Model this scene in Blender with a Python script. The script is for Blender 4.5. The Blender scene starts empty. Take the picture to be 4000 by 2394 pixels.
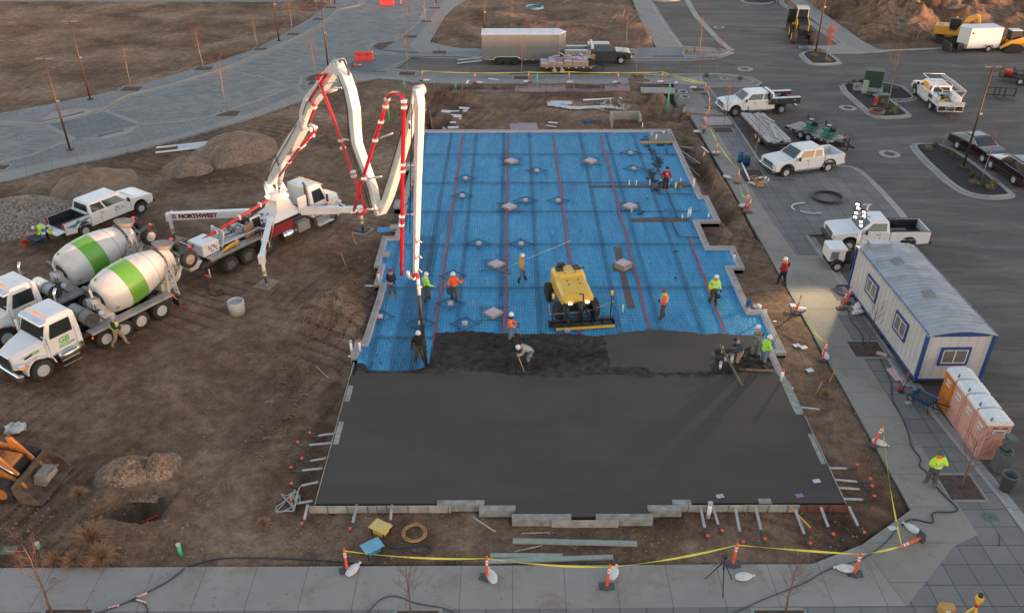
import bpy,bmesh,math,random
import numpy as np
from mathutils import Vector,Matrix
from mathutils.geometry import tessellate_polygon
random.seed(7);rng=np.random.RandomState(7)
S=bpy.context.scene
R=math.radians
# ---- camera, sky, sun, exposure
H=24.0;PITCH=R(31.5);ROLL=R(-0.12);FPX=3286.0
cam_d=bpy.data.cameras.new('camera');cam=bpy.data.objects.new('camera',cam_d);S.collection.objects.link(cam)
cam_d.sensor_width=36;cam_d.lens=36*FPX/4000;cam_d.clip_start=.2;cam_d.clip_end=3000
_f=Vector((0,math.cos(PITCH),-math.sin(PITCH)));_u=Vector((0,math.sin(PITCH),math.cos(PITCH)));_r=Vector((1,0,0))
RGT=_r*math.cos(ROLL)+_u*math.sin(ROLL);UPV=-_r*math.sin(ROLL)+_u*math.cos(ROLL)
cam.matrix_world=Matrix(((RGT.x,UPV.x,-_f.x,0),(RGT.y,UPV.y,-_f.y,0),(RGT.z,UPV.z,-_f.z,H),(0,0,0,1)))
S.camera=cam
W=bpy.data.worlds.new('World');S.world=W;W.use_nodes=True
SUN_EL,SUN_AZ=R(2.5),R(125)
nt=W.node_tree;sky=nt.nodes.new('ShaderNodeTexSky');sky.sky_type='NISHITA';sky.sun_disc=False
sky.sun_elevation=SUN_EL;sky.sun_rotation=SUN_AZ;sky.altitude=800;sky.air_density=1.0;sky.dust_density=0.7;sky.ozone_density=1.1
tint=nt.nodes.new('ShaderNodeMix');tint.data_type='RGBA';tint.blend_type='MULTIPLY';tint.inputs['Factor'].default_value=1;tint.inputs['B'].default_value=(1.19,.985,.96,1)
nt.links.new(sky.outputs[0],tint.inputs['A']);nt.links.new(tint.outputs['Result'],nt.nodes['Background'].inputs[0]);nt.nodes['Background'].inputs[1].default_value=0.15
sd=bpy.data.lights.new('sun','SUN');sd.energy=1.25;sd.angle=R(0.8);sd.color=(1,.53,.33)
sun=bpy.data.objects.new('sun',sd);S.collection.objects.link(sun)
_s=Vector((math.sin(SUN_AZ)*math.cos(SUN_EL),math.cos(SUN_AZ)*math.cos(SUN_EL),math.sin(SUN_EL)))
sun.rotation_euler=_s.to_track_quat('Z','Y').to_euler();sun.location=(20,-30,30)
S.view_settings.view_transform='Standard';S.view_settings.look='None';S.view_settings.gamma=1;S.view_settings.exposure=2.66
S.cycles.max_bounces=5;S.cycles.diffuse_bounces=3;S.cycles.glossy_bounces=2;S.cycles.use_denoising=True
def at(px,py,z=0.0):
    """ground point seen at pixel (px, py) of the 4000 px wide photograph, at height z"""
    d=_f+RGT*((px-2000)/FPX)-UPV*((py-1197)/FPX);t=(z-H)/d.z
    return Vector((d.x*t,d.y*t,z))
def atp(pts,z=0.0):return[at(x,y,z)for x,y in pts]
def on_plane(px,py,A,B):
    """point seen at a pixel on the vertical plane through ground points A and B"""
    d=_f+RGT*((px-2000)/FPX)-UPV*((py-1197)/FPX);n=Vector((B[1]-A[1],A[0]-B[0],0));o=Vector((0,0,H))
    return o+d*((Vector((A[0],A[1],0))-o).dot(n)/d.dot(n))
# ---- materials
_M={}
def M(name,rgb=(.5,.5,.5),rough=.6,metal=0,var=0,scale=3,bump=0,bscale=None,emit=0,rgb2=None,spec=.5,coat=0,stretch=None,dirt=0,detail=4):
    if name in _M:return _M[name]
    m=bpy.data.materials.new(name);m.use_nodes=True;n=m.node_tree.nodes;L=m.node_tree.links;b=n['Principled BSDF']
    b.inputs['Base Color'].default_value=(*rgb,1);b.inputs['Roughness'].default_value=rough;b.inputs['Metallic'].default_value=metal
    b.inputs['Specular IOR Level'].default_value=spec;b.inputs['Coat Weight'].default_value=coat
    m.diffuse_color=(*rgb,1)
    if emit:
        b.inputs['Emission Color'].default_value=(*(rgb2 or rgb),1);b.inputs['Emission Strength'].default_value=emit;rgb2=None
    vec=None
    if var or bump or rgb2 or dirt:
        tc=n.new('ShaderNodeTexCoord');mp=n.new('ShaderNodeMapping');L.new(tc.outputs['Object'],mp.inputs[0]);vec=mp.outputs[0]
        if stretch:mp.inputs['Scale'].default_value=stretch
    if var or rgb2:
        t=n.new('ShaderNodeTexNoise');t.inputs['Scale'].default_value=scale;t.inputs['Detail'].default_value=detail;t.inputs['Roughness'].default_value=.62;L.new(vec,t.inputs[0])
        r=n.new('ShaderNodeValToRGB');L.new(t.outputs[0],r.inputs[0])
        c2=rgb2 or tuple(min(1,c*(1+var))for c in rgb);c1=rgb if rgb2 else tuple(c*(1-var)for c in rgb)
        r.color_ramp.elements[0].position=.32;r.color_ramp.elements[1].position=.68
        r.color_ramp.elements[0].color=(*c1,1);r.color_ramp.elements[1].color=(*c2,1)
        out=r.outputs[0]
        if dirt:
            t3=n.new('ShaderNodeTexNoise');t3.inputs['Scale'].default_value=1.3;t3.inputs['Detail'].default_value=8;L.new(vec,t3.inputs[0])
            r3=n.new('ShaderNodeValToRGB');r3.color_ramp.elements[0].position=.5;r3.color_ramp.elements[1].position=.75;L.new(t3.outputs[0],r3.inputs[0])
            mx=n.new('ShaderNodeMix');mx.data_type='RGBA';mm=n.new('ShaderNodeMath');mm.operation='MULTIPLY';mm.inputs[1].default_value=dirt
            L.new(r3.outputs[0],mm.inputs[0]);L.new(mm.outputs[0],mx.inputs['Factor']);L.new(out,mx.inputs['A']);mx.inputs['B'].default_value=(.16,.11,.08,1);out=mx.outputs['Result']
        L.new(out,b.inputs['Base Color'])
    if bump:
        t2=n.new('ShaderNodeTexNoise');t2.inputs['Scale'].default_value=bscale or scale*6;t2.inputs['Detail'].default_value=6;t2.inputs['Roughness'].default_value=.7;L.new(vec,t2.inputs[0])
        bp=n.new('ShaderNodeBump');bp.inputs['Strength'].default_value=1;bp.inputs['Distance'].default_value=bump;L.new(t2.outputs[0],bp.inputs['Height']);L.new(bp.outputs[0],b.inputs['Normal'])
    _M[name]=m;return m
def nodes(m):return m.node_tree.nodes,m.node_tree.links,m.node_tree.nodes['Principled BSDF']
WHITE=M('white_paint',(.68,.67,.66),.35,var=.04,scale=1.5,coat=.3,dirt=.2)
TRUCKW=M('truck_white_paint',(.70,.69,.68),.3,var=.03,scale=1.2,coat=.4,dirt=.14)
BLACK=M('black_plastic',(.02,.02,.022),.5);RUB=M('tyre_rubber',(.028,.027,.027),.85,var=.3,scale=6,bump=.01,bscale=30)
GLASS=M('dark_glass',(.02,.026,.028),.06,spec=.8);CHROME=M('polished_metal',(.75,.75,.76),.22,1);ALU=M('aluminium',(.55,.56,.58),.4,.85,var=.1,scale=4)
STEEL=M('dark_steel',(.10,.10,.105),.5,.6,var=.3,scale=4);GREYW=M('light_grey_paint',(.5,.5,.5),.5,var=.1,scale=2,dirt=.25)
WOOD=M('weathered_timber',(.36,.33,.29),.85,var=.25,scale=2,stretch=(1,1,1),dirt=.3);TIMBER=M('raw_timber',(.42,.29,.17),.8,var=.2,scale=3)
RED=M('red_paint',(.55,.03,.025),.4);ORANGE=M('orange_plastic',(.85,.11,.03),.5,var=.1,scale=4);YEL=M('yellow_paint',(.75,.42,.04),.45,var=.08,scale=2,dirt=.15)
AMBER=M('amber_lamp',(.9,.22,.01),.3,emit=.09);REDL=M('red_lamp',(.8,.02,.01),.3,emit=.14);REDG=M('red_lens',(.35,.012,.01),.15);HLAMP=M('headlamp_glass',(.6,.62,.65),.1,spec=.8)
LAMPON=M('lit_lamp',(1,1,1),.3,emit=.6,rgb2=(1,.94,.88));PVC=M('white_pvc',(.8,.8,.8),.35);REDCAP=M('red_cap',(.5,.03,.03),.4);SILV=M('reflective_tape',(.75,.75,.75),.4)
CONC=M('pale_concrete',(.33,.30,.265),.9,var=.15,scale=2,bump=.01,bscale=20,dirt=.25)
FOAM=M('lilac_foam_board',(.52,.42,.46),.8,var=.08,scale=3);SOIL=M('dark_soil',(.085,.055,.042),1,var=.35,scale=4,bump=.03,bscale=20)
# ---- mesh builder
class MB:
    def __init__(s):s.v=[];s.f=[];s.m=[];s.s=[]
    def add(s,vs,fs,m=0,smooth=False):
        b=len(s.v);s.v+=[tuple(v)for v in vs]
        for f in fs:s.f.append([b+i for i in f]);s.m.append(m);s.s.append(smooth)
        return s
    def box(s,c,d,m=0,rz=0,rx=0,ry=0,taper=1):
        M3=Matrix.Rotation(rz,3,'Z')@Matrix.Rotation(ry,3,'Y')@Matrix.Rotation(rx,3,'X');c=Vector(c);vs=[]
        for k in(-1,1):
            t=taper if k>0 else 1
            for i,j in((-1,-1),(1,-1),(1,1),(-1,1)):vs.append(c+M3@Vector((i*d[0]/2*t,j*d[1]/2*t,k*d[2]/2)))
        return s.add(vs,[(3,2,1,0),(4,5,6,7),(0,1,5,4),(1,2,6,5),(2,3,7,6),(3,0,4,7)],m)
    def bar(s,a,b,w=.05,h=None,m=0,up=(0,0,1)):
        a=Vector(a);b=Vector(b);d=b-a;h=h or w;u=Vector(up)
        if abs(d.normalized().dot(u))>.98:u=Vector((0,1,0))
        sd=d.cross(u).normalized()*w/2;uu=sd.cross(d).normalized()*h/2
        return s.add([a-sd-uu,a+sd-uu,a+sd+uu,a-sd+uu,b-sd-uu,b+sd-uu,b+sd+uu,b-sd+uu],[(3,2,1,0),(4,5,6,7),(0,1,5,4),(1,2,6,5),(2,3,7,6),(3,0,4,7)],m)
    def tube(s,pts,r,n=6,m=0,caps=True):
        pts=[Vector(p)for p in pts];k=len(pts);rs=r if isinstance(r,(list,tuple))else[r]*k;b=len(s.v);prev=None
        for i,p in enumerate(pts):
            d=(pts[min(i+1,k-1)]-pts[max(i-1,0)]).normalized()
            if prev is None:u=d.cross(Vector((0,0,1))if abs(d.z)<.9 else Vector((0,1,0))).normalized()
            else:u=(prev-d*prev.dot(d)).normalized()
            prev=u;w=d.cross(u)
            for j in range(n):
                a=2*math.pi*j/n;s.v.append(tuple(p+(u*math.cos(a)+w*math.sin(a))*rs[i]))
        for i in range(k-1):
            for j in range(n):s.f.append([b+i*n+j,b+i*n+(j+1)%n,b+(i+1)*n+(j+1)%n,b+(i+1)*n+j]);s.m.append(m);s.s.append(n>4)
        if caps:
            s.f.append([b+j for j in range(n)][::-1]);s.f.append([b+(k-1)*n+j for j in range(n)]);s.m+=[m,m];s.s+=[False,False]
        return s
    def cyl(s,a,b,r,n=12,m=0,r2=None):return s.tube([a,b],[r,r if r2 is None else r2],n,m)
    def lathe(s,prof,c=(0,0,0),axis='Z',n=16,m=0,smooth=True,mats=None,caps=True):
        b=len(s.v);c=Vector(c);k=len(prof)
        for r,h in prof:
            for j in range(n):
                a=2*math.pi*j/n;p=(r*math.cos(a),r*math.sin(a),h)
                if axis=='Y':p=(p[0],p[2],p[1])
                if axis=='X':p=(p[2],p[0],p[1])
                s.v.append(tuple(c+Vector(p)))
        for i in range(k-1):
            for j in range(n):s.f.append([b+i*n+j,b+i*n+(j+1)%n,b+(i+1)*n+(j+1)%n,b+(i+1)*n+j]);s.m.append(mats[i]if mats else m);s.s.append(smooth)
        if caps and prof[0][0]>.001:s.f.append([b+j for j in range(n)][::-1]);s.m.append(mats[0]if mats else m);s.s.append(False)
        if caps and prof[-1][0]>.001:s.f.append([b+(k-1)*n+j for j in range(n)]);s.m.append(mats[-1]if mats else m);s.s.append(False)
        return s
    def prism(s,poly,z0,z1,m=0,mtop=None,bottom=True):
        """vertical prism over a simple polygon of (x, y)"""
        poly=[(p[0],p[1])for p in poly];n=len(poly)
        if sum(poly[i][0]*poly[(i+1)%n][1]-poly[(i+1)%n][0]*poly[i][1]for i in range(n))<0:poly=poly[::-1]
        tri=tessellate_polygon([[Vector((x,y,0))for x,y in poly]]);b=len(s.v)
        s.v+=[(x,y,z0)for x,y in poly]+[(x,y,z1)for x,y in poly]
        def up(t):
            (a,c,d)=[poly[i]for i in t];return(c[0]-a[0])*(d[1]-a[1])-(c[1]-a[1])*(d[0]-a[0])>0
        for t in tri:
            t=list(t)if up(t)else list(t)[::-1]
            s.f.append([b+n+i for i in t]);s.m.append(m if mtop is None else mtop);s.s.append(False)
            if bottom:s.f.append([b+i for i in t[::-1]]);s.m.append(m);s.s.append(False)
        for i in range(n):j=(i+1)%n;s.f.append([b+i,b+j,b+n+j,b+n+i]);s.m.append(m);s.s.append(False)
        return s
    def side(s,prof,y0,y1,m=0):
        """profile of (x, z) extruded across y0..y1"""
        q=MB();q.prism([(x,z)for x,z in prof],y0,y1,m)
        b=len(s.v);s.v+=[(x,t,z)for x,z,t in q.v]
        for f,mm in zip(q.f,q.m):s.f.append([b+i for i in f[::-1]]);s.m.append(mm);s.s.append(False)
        return s
    def loft(s,rings,m=0,smooth=False,caps=True):
        b=len(s.v);n=len(rings[0]);k=len(rings)
        for r in rings:s.v+=[tuple(p)for p in r]
        for i in range(k-1):
            for j in range(n):s.f.append([b+i*n+j,b+i*n+(j+1)%n,b+(i+1)*n+(j+1)%n,b+(i+1)*n+j]);s.m.append(m);s.s.append(smooth)
        if caps:s.f.append([b+j for j in range(n)][::-1]);s.f.append([b+(k-1)*n+j for j in range(n)]);s.m+=[m,m];s.s+=[False]*2
        return s
    def blob(s,c,r,m=0,n=8,k=6,jit=0,sz=None):
        b=len(s.v);c=Vector(c);sz=sz or(1,1,1)
        for i in range(k+1):
            th=math.pi*i/k
            for j in range(n):
                a=2*math.pi*j/n;q=r*(1+random.uniform(-jit,jit))
                s.v.append((c.x+q*math.sin(th)*math.cos(a)*sz[0],c.y+q*math.sin(th)*math.sin(a)*sz[1],c.z-q*math.cos(th)*sz[2]))
        for i in range(k):
            for j in range(n):s.f.append([b+i*n+j,b+i*n+(j+1)%n,b+(i+1)*n+(j+1)%n,b+(i+1)*n+j]);s.m.append(m);s.s.append(True)
        return s
    def build(s,name,mats,parent=None,bevel=0,weld=False):
        me=bpy.data.meshes.new(name);me.from_pydata(s.v,[],s.f)
        if not isinstance(mats,(list,tuple)):mats=[mats]
        for mt in mats:me.materials.append(mt)
        me.polygons.foreach_set('material_index',s.m);me.polygons.foreach_set('use_smooth',s.s);me.update()
        o=bpy.data.objects.new(name,me);S.collection.objects.link(o)
        if parent is not None:o.parent=parent
        if bevel:
            bm=bmesh.new();bm.from_mesh(me);bmesh.ops.remove_doubles(bm,verts=bm.verts,dist=1e-4)
            es=[e for e in bm.edges if len(e.link_faces)==2 and e.calc_face_angle(0)>R(28)]
            bmesh.ops.bevel(bm,geom=es,offset=bevel,segments=1,affect='EDGES',clamp_overlap=True);bm.to_mesh(me);bm.free();me.update()
        return o
def tag(o,label=None,cat=None,group=None,kind=None):
    if label:o['label']=label
    if cat:o['category']=cat
    if group:o['group']=group
    if kind:o['kind']=kind
    return o
def thing(name,label,cat,loc=(0,0,0),rz=0,group=None):
    o=bpy.data.objects.new(name,None);o.empty_display_size=.2;S.collection.objects.link(o);o.location=loc;o.rotation_euler=(0,0,rz)
    return tag(o,label,cat,group)
_kids={}
def dup(o,loc=None,rz=None,label=None,parent=None):
    kids=[c for c in o.children]
    c=o.copy();S.collection.objects.link(c);c.parent=parent
    for k in kids:dup(k,parent=c)
    if loc is not None:c.location=loc
    if rz is not None:c.rotation_euler=(c.rotation_euler.x,c.rotation_euler.y,rz)
    if label:c['label']=label
    return c
FONT={}
def text_mesh(name,body,size,mat,parent,loc,rot,extrude=.004,bold=0,align='CENTER',shear=0):
    """lettering as a real raised mesh"""
    cu=bpy.data.curves.new(name,'FONT');cu.body=body;cu.size=size;cu.extrude=extrude;cu.offset=bold;cu.align_x=align;cu.align_y='CENTER';cu.shear=shear;cu.resolution_u=2
    o=bpy.data.objects.new(name,cu);S.collection.objects.link(o);bpy.context.view_layer.update()
    me=bpy.data.meshes.new_from_object(o.evaluated_get(bpy.context.evaluated_depsgraph_get()));bpy.data.objects.remove(o);bpy.data.curves.remove(cu)
    me.materials.clear();me.materials.append(mat);o=bpy.data.objects.new(name,me);S.collection.objects.link(o)
    if parent is not None:o.parent=parent
    o.location=loc;o.rotation_euler=rot;return o
# ---- procedural grounds
def vnoise(x,y,seed=0):
    xi=np.floor(x).astype(np.int64);yi=np.floor(y).astype(np.int64);fx=x-xi;fy=y-yi;fx=fx*fx*(3-2*fx);fy=fy*fy*(3-2*fy)
    def h(a,b):
        n=(a*374761393+b*668265263+seed*1274126177)&0xffffffff;n=((n^(n>>13))*1274126177)&0xffffffff;return((n^(n>>16))&0xffff)/65535.
    return(h(xi,yi)*(1-fx)+h(xi+1,yi)*fx)*(1-fy)+(h(xi,yi+1)*(1-fx)+h(xi+1,yi+1)*fx)*fy
def fbm(x,y,s,o=3,seed=0):
    t=0;a=1;tot=0
    for i in range(o):t=t+(vnoise(x/s,y/s,seed+i)-.5)*a;tot+=a;a*=.5;s=s/2.1
    return t/tot*2
def pip(x,y,poly):
    ins=np.zeros(x.shape,bool);n=len(poly)
    for i in range(n):
        x1,y1=poly[i][0],poly[i][1];x2,y2=poly[(i+1)%n][0],poly[(i+1)%n][1]
        if y1==y2:continue
        ins^=((y1>y)!=(y2>y))&(x<(x2-x1)*(y-y1)/(y2-y1)+x1)
    return ins
def P2(pts,z=0.):return[(p.x,p.y)for p in atp(pts,z)]
# traced outlines -------------------------------------------------------------
ASPH=P2([(2520,-30),(2566,60),(2613,120),(2660,181),(2811,189),(2855,203),(2800,222),(2700,229),(2457,229),(2190,227),(1900,226),(1708,219),(1613,218),(1533,272),(1708,286),(2000,296),(2453,293),(2722,290),(2815,289),(2925,302),(2972,322),(2958,334),(2764,337),(2802,391)],-.12)
ASPH+=[(18.85,66),(18.8,59.6),(25.1,59.6),(26.0,58.6),(26.0,49.2),(25.3,48.0),(18.9,47.6),(19.0,40.0),(19.15,30.),(19.6,24.5),(20.1,15.),(140,15.),(140,96.5)]
ASPH+=P2([(4000,184),(3800,187),(3600,189),(3480,193),(3405,178),(3283,165),(3060,14),(3047,-30)],-.12)
DIRTR_BASE=None
WALK_R=[(15.5,82.6)]+P2([(2613,318),(2453,300),(2722,292),(2815,291),(2925,304),(2970,322),(2955,333),(2766,338),(2803,391)])+[(18.7,66),(18.65,59.4),(24.9,59.4),(25.8,58.4),(25.8,49.4),(25.1,48.2),(18.75,47.75),(18.85,40),(19.0,30),(19.45,24.5),(19.9,15),(-60,15),(-60,20.95),(10.9,21.2),(13.0,22.1),(15.6,23.9)]
WALK_R_EDGE=[(15.6,23.9),(15.5,72.8),(15.35,76.5),(14.2,78.6),(13.3,80.8)]
PLAZA=P2([(-900,640),(0,442),(189,408),(453,354),(566,325),(750,271),(849,241),(1000,190),(1118,127),(1212,71),(1278,19),(1300,-6),(1240,-12),(1200,8),(0,5),(-600,0),(-600,-14),(4700,-40),(2600,-14),(1830,-6),(1788,20),(1740,62),(1700,120),(1680,165),(1770,188),(1880,192),(2480,190),(2566,186),(2660,181),(2811,189),(2855,203),(2800,222),(2700,229),(2457,229),(1900,226),(1708,219),(1613,218),(1533,272),(1708,286),(2000,296),(2453,295),(2453,330),(2264,328),(2000,327),(1830,328),(1613,324),(1566,314),(1476,307),(1391,321),(1198,387),(1000,456),(802,514),(736,533),(552,583),(406,618),(226,656),(57,700),(-900,930)])
WALK_TR=P2([(2462,-30),(2524,-30),(2660,181),(2566,188),(2500,80)])
WALK_FR=P2([(3047,-30),(3104,-30),(3200,40),(3368,160),(3425,190),(3460,197),(3405,205),(3240,208),(3205,190),(3120,190),(3120,182),(3260,178),(3283,165)])
SLAB=[(-7.7,24.0),(-1.3,24.0),(-1.3,23.75),(.1,23.75),(.1,23.3),(5.3,23.3),(5.3,23.75),(6.5,23.75),(6.5,24.0),(13.0,24.0),(13.0,34.3),(13.6,34.3),(13.6,38.4),(12.85,38.4),(12.85,43.0),(13.6,43.0),(13.6,45.8),(12.1,45.8),(12.1,49.2),(13.5,49.2),(13.5,53.3),(13.1,53.3),(13.1,66.6),(-7.45,66.6),(-7.45,59.4),(-7.85,59.4),(-7.85,58.1),(-7.5,58.1),(-7.5,52.7),(-7.95,52.7),(-7.95,51.5),(-7.35,51.5),(-7.35,47.2),(-8.1,47.2),(-8.1,43.3),(-7.8,43.3),(-7.8,41.1),(-7.45,41.1),(-7.45,39.7),(-7.6,35.5),(-7.95,35.5),(-7.95,34.0),(-7.65,34.0)]
def g2(x,y,cx,cy,rx,ry,h,rot=0,p=1.):
    c,s=math.cos(rot),math.sin(rot);u=((x-cx)*c+(y-cy)*s)/rx;v=(-(x-cx)*s+(y-cy)*c)/ry;return h*np.exp(-(u*u+v*v)**p)
def terrain(x,y,fine=True):
    x=np.asarray(x,float);y=np.asarray(y,float)
    h=-.12+.10*fbm(x,y,9,3,1)+.05*fbm(x,y,1.6,3,5)+.03*fbm(x,y,.5,2,9)
    fld=1/(1+np.exp(-(y-(66+.75*(x+30)))/3))*(x<0)
    h=h+fld*(.1+.10*fbm(x*.6+y*.8,(y*.6-x*.8)*3,6,3,21))
    def gp(px,py,rx,ry,hh,rot=0,p=1.):
        a=at(px,py,0);return g2(x,y,a.x,a.y,rx,ry,hh,rot,p)
    rg=1+.35*fbm(x,y,1.3,3,31)+.2*fbm(x,y,.4,2,33)
    h=h+gp(640,1840,.7,.65,.25)*rg+gp(370,1990,.5,1.2,.25)*rg+gp(420,2080,2.2,.5,.25)*rg
    wx,wy=x+.5*fbm(x,y,1.1,3,77),y+.45*fbm(x,y,1.0,3,78);a_=at(525,1975,0);h=h+g2(x,y,a_.x,a_.y,1.7,1.35,.28,0,2)*rg-g2(wx,wy,a_.x+.05,a_.y,1.2,.9,1.15,.1,2.2)+gp(330,2150,1.5,.6,.25)*rg
    h=h+gp(1270,1225,1.5,1.3,1.15,.5)*rg+gp(1330,1130,1.1,1.4,.6)*rg+gp(1355,1250,.8,1.6,.5,.4)*rg-gp(1345,1330,.8,1.2,.2)+gp(1370,1055,.5,.5,.25)*rg+gp(1380,1270,.7,1.4,.15)*rg
    bk=1/(1+np.exp(-(y-67.3)*3))*(1/(1+np.exp(-(x+9)*1.5)))*(1/(1+np.exp((x-14)*3)))*(y<84);h=h+bk*(.12+.12*fbm(x,y,2.5,3,41))
    h=h+gp(1530,430,1.6,2.,1.0)*rg+gp(1440,380,2.5,2,.5)*rg+gp(1700,395,2.6,1.0,.75)*rg+gp(1850,390,3,1,.35)*rg-gp(1670,440,.8,1.2,.9,0,2)-gp(1715,490,.9,1.8,.9,0,2)
    h=h+gp(2250,372,4.5,.6,.3)*rg-gp(2590,440,2.2,2.6,1.0,0,2)-gp(2500,385,1.4,1.2,1.,0,2)-gp(2665,385,1.6,1.6,.8,0,2)+gp(2570,395,1.2,1.3,.9)*rg+gp(2610,465,1.3,.8,.7)*rg+gp(2560,490,2.,.4,.4)*rg-gp(2400,500,1.7,.9,.8,0,2)
    t=at(1750,345).y;h=h-g2(x,y,3,t,9.5,.75,.8,0,3)
    h=h-g2(x,y,14.0,57,.45,8,.5,.02,3)+g2(x,y,14.95,57,.38,6.5,.38,.04,3)*rg-gp(2840,830,.5,1.1,.45)+gp(3000,1300,.5,2.,.3)*rg-gp(2950,1350,.4,1.2,.2)+g2(x,y,14.6,31,.6,2,.15)*rg
    h=h-g2(x,y,-8.3,30,.4,5,.22,0,2)
    for px,py,rx,ry,hh,rot in((3560,100,2.4,2.2,2.2,.2),(3480,85,3,2,1.3,0),(3400,60,3,3,1.2,0),(3330,20,4,4,1.6,0),(3600,20,6,3,1.5,-.2),(3450,130,2,1.5,.9,0),(3560,135,2,1.2,.9,0),(3700,45,4,2.2,1.6,-.4),(3790,95,4.5,1.2,1.3,-.3),(3850,30,7,2,.9,-.5),(3960,90,6,1.5,.8,-.5),(3250,40,1.6,3,.7,.5),(3500,-10,9,3,1.5,0),(3380,130,1.5,1.2,.6,0),(3900,-10,9,3,1.2,-.3)):
        h=h+gp(px,py,rx,ry,hh*1.35,rot)*(1+.7*fbm(x,y,1.8,3,51)+.35*fbm(x,y,.6,2,55))
    for px,py,rx,ry,hh,rot in((3310,75,.7,6,.8,.62),(3350,140,.8,3,.6,.5),(3900,60,9,.7,.7,-.45)):h=h-gp(px,py,rx,ry,hh,rot,1.5)
    for px,py,rx,ry,hh in((2420,60,4,3,.5),(2500,110,1.6,3,.5),(2530,150,1.2,2,.5),(2150,100,6,2,.3),(2450,110,1.5,1,.5),(1850,150,4,2,.3),(1380,15,1,1,0),(1180,20,3,2,.5),(2060,90,2,1.2,.4),(1960,60,3,2,.4)):h=h+gp(px,py,rx,ry,hh)*rg
    far=(y>140)|(y<5)|(np.abs(x)>110);h=np.where(far,-.1,h)
    for poly in(ASPH,WALK_R,PLAZA,WALK_TR,WALK_FR,SLAB):h=np.where(pip(x,y,poly),-.42,h)
    return h
def zt(x,y):return float(terrain(np.array([x]),np.array([y]))[0])
def ag(px,py,dz=0):
    """point on the dirt seen at a pixel"""
    p=at(px,py,-.1)
    for _ in range(3):p=at(px,py,zt(p.x,p.y))
    p.z+=dz;return p
def grid_obj(name,X,Y,hf,mat,keep=None,kind=None):
    gx,gy=np.meshgrid(X,Y);z=hf(gx,gy);nx,ny=len(X),len(Y)
    co=np.stack([gx,gy,z],-1).reshape(-1,3).astype(np.float32)
    i=np.arange(nx-1)[None,:]+np.arange(ny-1)[:,None]*nx;f=np.stack([i,i+1,i+nx+1,i+nx],-1).reshape(-1,4)
    if keep is not None:
        cx=(gx[:-1,:-1]+gx[1:,1:])/2;cy=(gy[:-1,:-1]+gy[1:,1:])/2;f=f[keep(cx,cy).reshape(-1)]
    me=bpy.data.meshes.new(name);me.vertices.add(len(co));me.vertices.foreach_set('co',co.ravel());me.loops.add(f.size);me.loops.foreach_set('vertex_index',f.ravel().astype(np.int32))
    me.polygons.add(len(f));me.polygons.foreach_set('loop_start',np.arange(0,f.size,4,dtype=np.int32));me.polygons.foreach_set('loop_total',np.full(len(f),4,np.int32));me.polygons.foreach_set('use_smooth',np.ones(len(f),bool))
    me.update();me.validate();me.materials.append(mat);o=bpy.data.objects.new(name,me);S.collection.objects.link(o)
    if kind:o['kind']=kind
    return o
def ramp(n,src,L,stops):
    r=n.new('ShaderNodeValToRGB');L.new(src,r.inputs[0])
    while len(r.color_ramp.elements)<len(stops):r.color_ramp.elements.new(.5)
    for e,(p,c)in zip(r.color_ramp.elements,stops):e.position=p;e.color=(*c,1)if not isinstance(c,float)else(c,c,c,1)
    return r.outputs[0]
def noise(n,L,vec,sc,det=5,rough=.6,dist=0):
    t=n.new('ShaderNodeTexNoise');t.inputs['Scale'].default_value=sc;t.inputs['Detail'].default_value=det;t.inputs['Roughness'].default_value=rough;t.inputs['Distortion'].default_value=dist;L.new(vec,t.inputs[0]);return t.outputs[0]
def mix(n,L,fac,a,b,mode='MIX'):
    m=n.new('ShaderNodeMix');m.data_type='RGBA';m.blend_type=mode
    for s,v in(('Factor',fac),('A',a),('B',b)):
        if hasattr(v,'default_value')or hasattr(v,'is_linked'):L.new(v,m.inputs[s])
        elif isinstance(v,(int,float)):m.inputs[s].default_value=v
        else:m.inputs[s].default_value=(*v,1)
    return m.outputs['Result']
def vecs(n,L,rot=0,scale=(1,1,1),loc=(0,0,0)):
    tc=n.new('ShaderNodeTexCoord');mp=n.new('ShaderNodeMapping');mp.inputs['Rotation'].default_value=(0,0,rot);mp.inputs['Scale'].default_value=scale;mp.inputs['Location'].default_value=loc
    L.new(tc.outputs['Object'],mp.inputs[0]);return mp.outputs[0]
def bumpn(n,L,b,srcs):
    prev=None
    for src,dist in srcs:
        bp=n.new('ShaderNodeBump');bp.inputs['Distance'].default_value=dist;L.new(src,bp.inputs['Height'])
        if prev:L.new(prev,bp.inputs['Normal'])
        prev=bp.outputs[0]
    L.new(prev,b.inputs['Normal'])
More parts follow.
